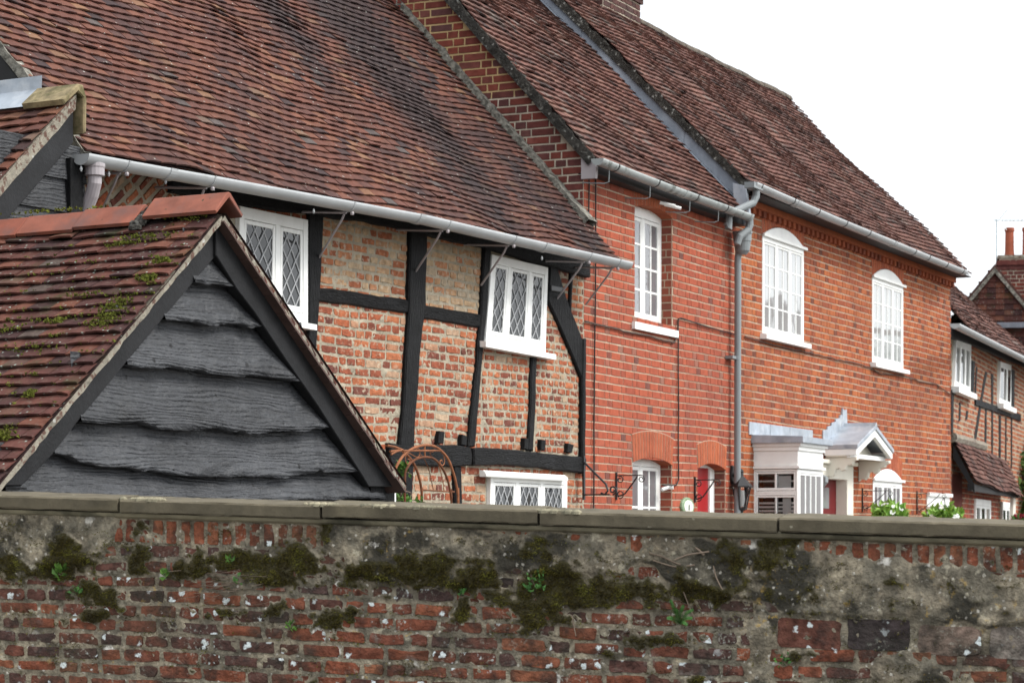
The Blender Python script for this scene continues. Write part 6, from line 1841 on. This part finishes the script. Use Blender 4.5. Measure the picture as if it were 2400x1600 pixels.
# ------------------------------------------------------------------ rusted garden arch and the climber on it
AR = lambda x, y: (880 + x / 8.713, 1020 + y / 8.713)
yF, yR = -1.15, -0.75
gx_, gz_ = FA.px(*AR(1000, 900), yF)
GA = thing('garden_arch', 'rusted metal garden arch with thin scrolls against the timber framed house', 'garden arch', FA, (gx_, yF, 0))
def wire(L, b0, r, n=6, b1=None, down=False):
    c = []
    for i, (x, y) in enumerate(L):
        b = b0 if b1 is None else b0 + (b1 - b0) * i / (len(L) - 1)
        X, Z = FA.px(*AR(x, y), b)
        c.append((X, b, Z))
    if down:
        c.append((c[-1][0] + 0.02, c[-1][1], 0.0))
    mb = MB(); mb.tube(smooth(c), r, n)
    return mb
def smooth(c, n=4):
    c = [Vector(p) for p in c]
    out = []
    for i in range(len(c) - 1):
        p0, p1, p2, p3 = c[max(i - 1, 0)], c[i], c[i + 1], c[min(i + 2, len(c) - 1)]
        for k in range(n):
            t = k / n
            out.append(0.5 * ((2 * p1) + (p2 - p0) * t + (2 * p0 - 5 * p1 + 4 * p2 - p3) * t * t + (3 * p1 - p0 - 3 * p2 + p3) * t ** 3))
    out.append(c[-1])
    return out
wire([(300, 1500), (330, 1100), (380, 800), (440, 610), (560, 420), (700, 300), (850, 230), (1030, 197), (1200, 222), (1340, 312), (1480, 480), (1580, 730), (1640, 950), (1680, 1200), (1690, 1500)], yF, 0.0095, 8, down=True).build('hoop', M_RUST, GA)
wire([(600, 1500), (600, 1000), (610, 760), (660, 640), (740, 540), (860, 470), (1010, 440), (1180, 470), (1310, 590), (1420, 770), (1500, 1000), (1540, 1250), (1550, 1500)], yF, 0.0085, 8, down=True).build('hoop', M_RUST, GA)
wire([(560, 330), (650, 405), (760, 540), (850, 730), (920, 980), (945, 1200), (950, 1500)], yR, 0.010, 8, down=True).build('hoop', M_RUST, GA)
for L, r in (([(560, 312), (900, 310), (1335, 310)], 0.0075), ([(930, 1110), (1250, 1130), (1610, 1150)], 0.007), ([(1005, 225), (1005, 330), (1012, 432)], 0.0065)):
    wire(L, yR if r == 0.007 else yF, r).build('cross_bar', M_RUST, GA)
for L in ([(1030, 560), (1070, 640), (1130, 860), (1180, 1112)], [(1280, 560), (1310, 660), (1370, 900), (1405, 1140)]):
    wire(L, yR, 0.0035, 5).build('rod', M_RUST, GA)
for L in ([(830, 310), (835, 270), (870, 265), (900, 300), (905, 370), (870, 440), (790, 420), (690, 360), (640, 380), (608, 450), (620, 540), (650, 590), (690, 560), (705, 500), (680, 480), (655, 490)],
          [(1190, 270), (1190, 320), (1150, 340), (1118, 300), (1120, 380), (1150, 430), (1200, 470)], [(1395, 430), (1412, 500), (1400, 580), (1365, 610), (1320, 560), (1325, 510), (1355, 505), (1362, 540)], [(900, 380), (950, 420), (1000, 490), (1060, 610)]):
    wire(L, yF, 0.0035, 5).build('scroll', M_RUST, GA)
wire([(240, 205), (400, 240), (550, 302)], yF + 0.25, 0.010, 6).build('side_bar', M_RUST, GA)
wire([(300, 328), (430, 312), (560, 305)], yF + 0.25, 0.010, 6).build('side_bar', M_RUST, GA)
wire([(320, 390), (430, 330), (540, 305)], yF + 0.15, 0.007, 6).build('side_bar', M_RUST, GA)
cxp, czp = FA.px(*AR(600, 1380), yF + 0.1)
T = thing('climbing_plant', 'straggly climber with dry twigs and few leaves at the foot of the rusted arch', 'plant', FA, (cxp, yF + 0.1, 0))
mb = MB()
for L in ([(560, 1500), (600, 1250), (540, 1120), (520, 1090)], [(470, 1330), (520, 1200), (530, 1100)], [(640, 1300), (590, 1180), (560, 1110)], [(700, 1280), (730, 1180), (600, 1130)], [(720, 1290), (712, 1260), (730, 1200)],
          [(560, 1500), (480, 1380), (440, 1340), (430, 1310)], [(600, 1450), (500, 1400), (350, 1400)], [(740, 790), (690, 770), (640, 740), (560, 720)], [(560, 1500), (520, 1000), (560, 720), (520, 640)]):
    for q in (wire(L, yF + 0.1 + 0.05 * R(), 0.004, 5),):
        mb.add(q.v, q.f)
mb.build('stems', M_TWIG, T)
mb = MB()
for x, y, rr, n in ((560, 690, 0.05, 42), (530, 740, 0.04, 20), (610, 1340, 0.045, 34), (580, 1380, 0.04, 20), (930, 1370, 0.03, 12), (440, 1330, 0.02, 6)):
    X, Z = FA.px(*AR(x, y), yF + 0.08)
    leafs(mb, (X, yF + 0.08, Z), (rr * 1.3, rr, rr), n, 0.045)
mb.build('leaves', M_LEAF, T, fix=False)
xs_, zs_ = FA.px(*AR(375, 1390), yF - 0.2)
T = thing('white_stake', 'broken white painted stake under the eave of the outbuilding', 'stake', FA, (xs_, yF - 0.2, 0))
mb = MB(); X1, Z1 = FA.px(*AR(400, 1085), yF - 0.2)
mb.prism([(xs_ - 0.02, 0.0), (xs_ + 0.02, 0.0), (xs_ + 0.015, zs_ + 0.12), (X1 + 0.02, Z1), (X1 - 0.02, Z1 + 0.02), (xs_ - 0.025, zs_ + 0.12)], fac, yF - 0.21, yF - 0.17, 0.003); mb.build('stake', M_WHITE, T)

# ------------------------------------------------------------------ foreground garden wall
p0 = FG.px(0, 1160); p1 = FG.px(2400, 1230)
LEN = p1[0]
SLOPE = (p1[1] - p0[1]) / LEN
ZC = lambda x: p0[1] + SLOPE * x                 # top of the coping
GW = thing('garden_wall', 'old mossy garden wall of patched red brick under a worn stone coping', 'wall', FG, (LEN / 2, 0.15, 0))
XA, XB = -0.9, LEN + 1.9
WN = (0, -1, 0)
cop_h = 0.058
joints = [XA] + [FG.px(u, 1200)[0] for u in (293, 765, 1272, 1830)] + [LEN + 0.35, XB]
for i in range(len(joints) - 1):
    a, b = joints[i] + 0.006, joints[i + 1] - 0.006
    dz = (0.0, -0.004, 0.003, -0.002, 0.002, -0.001)[i]
    mb = MB()
    n = 44
    vs = []
    prof = [(-0.062, -cop_h), (-0.066, -cop_h + 0.006), (-0.066, -0.008), (-0.058, 0.0), (0.15, 0.02), (0.34, 0.0), (0.35, -cop_h)]
    for k in range(n + 1):
        x = a + (b - a) * k / n
        for j, (y, z) in enumerate(prof):
            w = 0.004 * nz(x * 6, j * 2.3, i) + 0.003 * nz(x * 31, j * 2.3, i)
            vs.append((x, y + w, ZC(x) + dz + z + 0.003 * nz(x * 5, j, 4 + i) + 0.0022 * nz(x * 37, j, 9 + i)))
    m_ = len(prof)
    fs = [(k * m_ + j, (k + 1) * m_ + j, (k + 1) * m_ + (j + 1) % m_, k * m_ + (j + 1) % m_) for k in range(n) for j in range(m_)]
    fs += [tuple(range(m_)), tuple(n * m_ + j for j in reversed(range(m_)))]
    mb.add(vs, fs)
    mb.build('coping_stone', M_STONE, GW)
mb = MB()
n = 60
for k in range(n):
    xa, xb = XA + (XB - XA) * k / n, XA + (XB - XA) * (k + 1) / n
    za, zb = ZC(xa) - cop_h, ZC(xb) - cop_h
    for (ya, yb, ha, hb) in ((0.015, -0.050, 0.010, -0.006), (-0.050, -0.036, -0.006, -0.020), (-0.036, -0.022, -0.020, -0.026), (-0.022, -0.004, -0.026, -0.029)):
        mb.face([(xa, ya, za + ha), (xb, ya, zb + ha), (xb, yb, zb + hb), (xa, yb, za + hb)])
mb.build('coping_moulding', M_MOULD, GW, fix=False)
top0 = cop_h + 0.024
def Zd(x, d):                                    # point at distance d under the coping top
    return ZC(x) - d
def dpx(u, v):
    x, z = FG.px(u, v)
    return x, ZC(x) - z
SOL = 0.118
br = MB()
def gb(x0, x1, d0, d1, big=False, course=0.0655, L_=0.205, sold=False):
    V = (0, 0, 1)
    def tint(x, y, hd):
        dk = math.exp(-((y - 0.30) / 0.10) ** 2) * (0.5 + 0.5 * nz(x * 1.3, y * 3, 6))
        return (min(1, max(0, (0.15 + 0.75 * R()) * (1 - 0.75 * max(0, dk)))), R(), R())
    # build in a straight frame, then shear to the slope of the wall
    i0 = len(br.v)
    if sold:
        bricks(br, (0, 0, 0), (0, 0, -1), (1, 0, 0), WN, d0, d1, x0, x1, course=0.066, bond='one', rough=0.6, jit=0.004, h=0.010, jt=0.010, tint=lambda x, y, hd: (0.62 + 0.3 * R(), R(), R()))
    else:
        bricks(br, (0, 0, 0), (1, 0, 0), (0, 0, -1), WN, x0, x1, d0, d1, course=course, L_=L_, bond='mixed', rough=1.5, jit=0.009, h=0.012, jt=0.011, wob=0.034, seed=3.3, tint=tint)
    for i in range(i0, len(br.v)):
        x, y, z = br.v[i]
        br.v[i] = (x, y, ZC(x) + z)
xr1, dr1 = dpx(1815, 1440); _, dr2 = dpx(2100, 1535)
gb(XA, XB, top0, top0 + SOL, sold=True)
d = top0 + SOL
rows_ = 0
x_big = xr1
while d < 0.86:
    if dr1 - 0.03 < d < dr2 - 0.03:
        gb(XA, x_big, d, d + 0.0655)
    else:
        gb(XA, XB, d, d + 0.0655)
    d += 0.0655
bigs = [(1817, 1978, 1443, 1525, 0.35), (1982, 2138, 1446, 1527, 0.04), (2146, 2305, 1462, 1538, 0.98), (2316, 2480, 1466, 1548, 1.0)]
for (ua, ub, va, vb, tn) in bigs:
    i0 = len(br.v)
    xa, da = dpx(ua, va); xb, db = dpx(ub, vb)
    da = dpx(0.5 * (ua + ub), 0.5 * (va + vb))[1]
    hh = 0.5 * (vb - va) / FPX * 10.0
    bricks(br, (0, 0, 0), (1, 0, 0), (0, 0, -1), WN, xa, xb, da - hh, da + hh, course=2 * hh, bond='one', rough=1, jit=0.010, h=0.014, jt=0.010, tint=lambda x, y, hd: (tn, R(), R()))
    for i in range(i0, len(br.v)):
        x, y, z = br.v[i]
        br.v[i] = (x, y, ZC(x) + z)
br.build('brickwork', M_WBRICK, GW, fix=False)
# mortar and cement patches: one lumpy skin, raised over the bricks where the wall was rendered
PATCH = [[(-60, 1190), (270, 1205), (268, 1270), (215, 1310), (120, 1330), (60, 1360), (-60, 1350)], [(775, 1225), (1150, 1240), (1430, 1255), (1500, 1300), (1470, 1345), (1330, 1345), (1190, 1335), (1120, 1370), (960, 1380), (830, 1330), (780, 1300)],
         [(1500, 1290), (1620, 1260), (1760, 1280), (1850, 1300), (1860, 1440), (1700, 1390), (1560, 1360)], [(1900, 1298), (2060, 1312), (2260, 1318), (2330, 1345), (2500, 1355), (2500, 1462), (2250, 1462), (2140, 1448), (1850, 1438), (1800, 1370), (1830, 1280)],
         [(2050, 1535), (2200, 1540), (2220, 1600), (2050, 1600)], [(520, 1345), (640, 1350), (600, 1385), (520, 1380)], [(1780, 1430), (1830, 1440), (1800, 1620), (1740, 1560)], [(1560, 1255), (1600, 1300), (1540, 1330), (1480, 1300)]]
PL = [[dpx(u, v) for u, v in P] for P in PATCH]
def inpoly(P, x, y):
    c = False
    for i in range(len(P)):
        (xa, ya), (xb, yb) = P[i - 1], P[i]
        if (ya > y) != (yb > y) and x < (xb - xa) * (y - ya) / (yb - ya) + xa:
            c = not c
    return c
def edist(P, x, y):
    best = 9
    for i in range(len(P)):
        a, b = Vector(P[i - 1]), Vector(P[i])
        p = Vector((x, y))
        t = max(0, min(1, (p - a).dot(b - a) / max(1e-9, (b - a).length_squared)))
        best = min(best, (a + (b - a) * t - p).length)
    return best
MOSSP = [(170, 1300, 60, 45, .9), (120, 1345, 90, 25, .8), (230, 1395, 60, 30, 1), (215, 1440, 60, 16, .9), (560, 1310, 110, 22, 1), (700, 1310, 70, 35, 1), (770, 1210, 14, 60, 1.2), (640, 1350, 80, 22, .9), (880, 1335, 80, 25, .8), (1000, 1330, 80, 40, .9), (1110, 1350, 50, 28, 1),
         (790, 1450, 45, 28, 1.1), (650, 1430, 30, 20, .8), (1290, 1355, 70, 38, 1), (1350, 1395, 120, 30, 1), (1270, 1440, 60, 45, 1), (1480, 1385, 80, 30, .9), (1640, 1385, 120, 22, .8), (1800, 1290, 35, 45, 1), (1720, 1300, 50, 45, .7), (1860, 1250, 30, 40, 1), (1540, 1500, 90, 18, .7),
         (1850, 1530, 60, 12, .8), (540, 1440, 60, 20, .6), (330, 1290, 30, 60, .6), (1090, 1430, 35, 25, .8), (1640, 1590, 25, 15, .8), (450, 1330, 50, 16, .7), (1270, 1285, 60, 40, .6), (1160, 1400, 40, 20, .8), (60, 1330, 60, 20, .6), (1430, 1530, 20, 10, .7), (1250, 1520, 40, 12, .6)]
ML = []
for (u, v, su, sv_, w) in MOSSP:
    x, dd = dpx(u, v)
    ML.append((x, dd, su / FPX * 10.3, sv_ / FPX * 10.3, w))
def mossv(x, d):
    s_ = 0
    for (mx_2, md, sx, sd, w) in ML:
        q = ((x - mx_2) / sx) ** 2 + ((d - md) / sd) ** 2
        if q < 6:
            s_ = max(s_, w * math.exp(-q * 0.8))
    band = 0.22 * math.exp(-((d - 0.30 - 0.04 * nz(x * 2.2, 4)) / 0.09) ** 2)
    return s_ * 0.95 + band + 0.42 * nz(x * 8, d * 11, 5) + 0.55 * nz(x * 22, d * 30, 9) + 0.3 * nz(x * 60, d * 70, 2)
mb = MB()
stp = 0.0125
nx_ = int((XB - XA) / stp); ny_ = int((0.90 - top0 + 0.03) / stp)
Hh, Cm = {}, {}
for i in range(nx_ + 1):
    x = XA + i * stp
    for j in range(ny_ + 1):
        d = top0 - 0.02 + j * stp
        e = -9
        for P in PL:
            if abs(P[0][0] - x) > 2.2: continue
            q = edist(P, x, d)
            e = max(e, q if inpoly(P, x, d) else -q)
        e += 0.035 * nz(x * 8, d * 8, 2) + 0.02 * nz(x * 22, d * 22, 6)
        k = max(0, min(1, e / 0.02 + 0.5))
        h = 0.007 + 0.007 * nz(x * 14, d * 14) + 0.006 * nz(x * 40, d * 40, 3) + k * (0.018 + 0.006 * nz(x * 5, d * 5, 8))
        mv = mossv(x, d)
        if mv > 0.25:
            h = max(h, 0.004) + 0.014 * min(1, (mv - 0.25) * 2.5)
        Hh[i, j] = h
        Cm[i, j] = (k, mv)
vs = [(XA + i * stp, -Hh[i, j], Zd(XA + i * stp, top0 - 0.02 + j * stp)) for i in range(nx_ + 1) for j in range(ny_ + 1)]
mb.v = vs
for i in range(nx_):
    for j in range(ny_):
        a = i * (ny_ + 1) + j
        mb.f.append((a, a + ny_ + 1, a + ny_ + 2, a + 1))
        mb.t.append((0, 0, 0))
PT = [(Cm[i, j][0], min(1, max(0, 0.35 + 0.9 * nz(i * 0.06, j * 0.11, 5))), max(0, min(1, (Cm[i, j][1] - 0.22) * 1.7))) for i in range(nx_ + 1) for j in range(ny_ + 1)]
mb.build('mortar_and_render', M_WCEM, GW, fix=False, ptint=PT)
mb = MB(); mb.hexa([(XA, 0.02, 0), (XB, 0.02, 0), (XB, 0.28, 0), (XA, 0.28, 0), (XA, 0.02, ZC(XA) - cop_h + 0.03), (XB, 0.02, ZC(XB) - cop_h + 0.03), (XB, 0.28, ZC(XB) - cop_h + 0.03), (XA, 0.28, ZC(XA) - cop_h + 0.03)])
mb.hexa([(XA, -0.01, 0), (XB, -0.01, 0), (XB, 0.02, 0), (XA, 0.02, 0), (XA, -0.01, ZC(XA) - 0.86), (XB, -0.01, ZC(XB) - 0.86), (XB, 0.02, ZC(XB) - 0.86), (XA, 0.02, ZC(XA) - 0.86)])
mb.build('wall_core', M_WBRICK, GW)
mb = MB()
for u, v, n in ((345, 1163, 20), (365, 1166, 14), (1000, 1196, 26), (1290, 1200, 22), (765, 1172, 18), (1315, 1202, 16), (900, 1190, 14)):
    for _ in range(n):
        x = FG.px(u + random.gauss(0, 22), v)[0]
        r_ = 0.006 + 0.01 * R()
        mb.lathe([(r_ * 1.6, -0.01), (r_ * 1.5, 0.002), (r_ * 0.6, 0.005 + r_ * 0.4)], (x, -0.03 - 0.02 * R(), ZC(x)), 7)
mb.build('lichen_crust', M_MOULD, GW)
# moss fibres
mb = MB()
cnt = 0
while cnt < 34000:
    x = XA + 0.7 + R() * (LEN + 0.8); d = top0 + R() * 0.75
    mv = mossv(x, d)
    if mv < 0.45 + 0.34 * R():
        continue
    i, j = int((x - XA) / stp), min(ny_, int((d - top0 + 0.02) / stp))
    cnt += 1
    b = Vector((x, -max(Hh[i, j], 0.008) + 0.002, Zd(x, d)))
    l = 0.006 + 0.013 * R()
    dr = Vector((1.5 * (R() - 0.5), -0.5 - R() * 0.5, 1.2 * (R() - 0.65))).normalized() * l
    w_ = Vector((R() - 0.5, R() - 0.5, R() - 0.5)).normalized() * 0.0028
    tn = min(1, max(0, 0.42 + 0.5 * nz(x * 14, d * 14, 1) + 0.45 * (R() - 0.5)))
    mb.face([tuple(b - w_), tuple(b + w_), tuple(b + dr)], (tn, R(), R()))
for _ in range(520):
    x, d = XA + 0.4 + R() * (XB - XA - 0.8), top0 + 0.06 + 0.62 * R() ** 1.3
    if R() < 0.7:
        d = top0 + SOL + round((d - top0 - SOL) / 0.0655) * 0.0655 + 0.006 * (R() - 0.5)
    rr, kk = 0.008 + 0.022 * R(), R()
    for _f in range(int(10 + 1500 * rr)):
        fx_, fd_ = x + random.gauss(0, rr * 1.5), d + random.gauss(0, rr * 0.6)
        i, j = int((fx_ - XA) / stp), min(ny_, max(0, int((fd_ - top0 + 0.02) / stp)))
        b = Vector((fx_, -max(Hh.get((i, j), 0), 0.010) + 0.001, Zd(fx_, fd_)))
        dr = Vector((1.4 * (R() - 0.5), -0.6 - R() * 0.5, 1.0 * (R() - 0.6))).normalized() * (0.005 + 0.010 * R())
        w_ = Vector((R() - 0.5, R() - 0.5, R() - 0.5)).normalized() * 0.0026
        mb.face([tuple(b - w_), tuple(b + w_), tuple(b + dr)], (min(1, max(0, 0.15 + 0.5 * kk + 0.5 * (R() - 0.4))), R(), R()))
mb.build('moss', M_MOSS, GW, kind='stuff', fix=False)
# dead stems hanging from the wall
mb = MB()
def gpt(u, v, y): 
    x, z = FG.px(u, v, y); return (x, y, z)
for L, r in (([(1522, 1296), (1550, 1303), (1575, 1315), (1595, 1323)], .0035), ([(1530, 1312), (1560, 1322), (1590, 1328), (1628, 1323)], .0035), ([(1580, 1312), (1610, 1300), (1640, 1295), (1662, 1292)], .0035), ([(1630, 1283), (1640, 1290), (1650, 1300)], .005),
             ([(1672, 1325), (1678, 1350), (1690, 1375), (1703, 1397)], .0028), ([(1602, 1386), (1615, 1420), (1628, 1450), (1634, 1462)], .0025), ([(1340, 1440), (1346, 1470), (1350, 1490)], .002), ([(1120, 1320), (1124, 1345), (1120, 1365)], .002)):
    mb.tube(smooth([gpt(u, v, -0.03 - 0.01 * R()) for u, v in L]), r, 5)
for _ in range(60):
    u, v = 540 + random.gauss(0, 38), 1370 + random.gauss(0, 20)
    mb.tube(smooth([gpt(u, v, -0.02), gpt(u - 14 - 14 * R(), v + 8 * R(), -0.04 - 0.02 * R()), gpt(u - 30 - 30 * R(), v + 14 * R() - 2, -0.02)], 3), 0.0011, 3)
mb.build('dead_stems', M_TWIG, GW)
# small plants rooted in the joints
def weed(u, v, n, rad, size, lab, m=M_FERN, name='wall_weed', cat='weed'):
    x, z = FG.px(u, v, -0.03)
    T = thing(name, lab, cat, FG, (x, -0.02, z))
    mb = MB(); leafs(mb, (x, -0.04, z), (rad * 1.2, 0.02, rad), n, size, up=0.4)
    mb.build('leaves', m, T, fix=False)
    mb = MB()
    for _ in range(4):
        mb.tube([(x, -0.015, z - rad * 0.6), (x + rad * (R() - 0.5), -0.04, z + rad * (R() - 0.3))], 0.0015, 4)
    mb.build('stems', M_TWIG, T)
weed(143, 1343, 26, 0.024, 0.035, 'bright green weed sprouting from the mossy left part of the garden wall', M_LEAF)
weed(390, 1345, 18, 0.018, 0.026, 'small round leaved weed in the wall below the upright brick course', M_LEAF)
weed(543, 1310, 14, 0.022, 0.026, 'little pale green weed in moss just under the upright brick course', M_LEAF)
weed(560, 1360, 14, 0.018, 0.022, 'small weed above the tangle of dead stems on the wall', M_FERN)
weed(685, 1468, 12, 0.020, 0.03, 'lone bright green weed on bare bricks low in the garden wall', M_LEAF)
weed(1255, 1365, 40, 0.05, 0.022, 'trailing bluish green weed at the left edge of the central moss patch', M_FERN)
weed(1085, 1388, 18, 0.022, 0.02, 'small bluish green weed below the stained cement near the wall centre', M_FERN)
weed(180, 1383, 16, 0.02, 0.018, 'tiny grey green weed within the dark moss on the left of the wall', M_FERN)
weed(1835, 1545, 20, 0.035, 0.018, 'small weed in the joint beneath the big red and black blocks', M_FERN)
fx, fz = FG.px(1592, 1462, -0.03)
T = thing('fern', 'small bright green fern growing from the right half of the garden wall', 'fern', FG, (fx, -0.02, fz))
for (du, dv) in ((-20, -56), (-8, -36), (32, -34), (30, -14), (-28, -14), (10, -44), (18, 2)):
    tip = Vector(gpt(1592 + du, 1462 + dv, -0.085))
    base = Vector((fx, -0.012, fz))
    mid = base.lerp(tip, 0.5) + Vector((0, -0.02, 0.012))
    ax = smooth([base, mid, tip], 11)
    mb = MB(); mb.tube(ax, 0.0013, 4)
    for i in range(2, len(ax)):
        dv_ = (ax[i] - ax[i - 1]).normalized()
        sd = dv_.cross(Vector((0, -1, 0.3))).normalized()
        k = i / len(ax)
        l = 0.015 * (1 - k * 0.75) * (0.6 + 0.8 * min(1, k * 3))
        for sg in (-1, 1):
            t = ax[i] + (sd * sg + dv_ * 0.35).normalized() * l + Vector((0, 0.002 * R(), 0))
            mb.add([tuple(ax[i] - dv_ * 0.003), tuple(ax[i].lerp(t, 0.5) - dv_ * 0.0016), tuple(t), tuple(ax[i].lerp(t, 0.5) + dv_ * 0.0022), tuple(ax[i] + dv_ * 0.0015)], [(0, 1, 2, 3, 4)])
    mb.build('frond', M_FERN, T, fix=False)
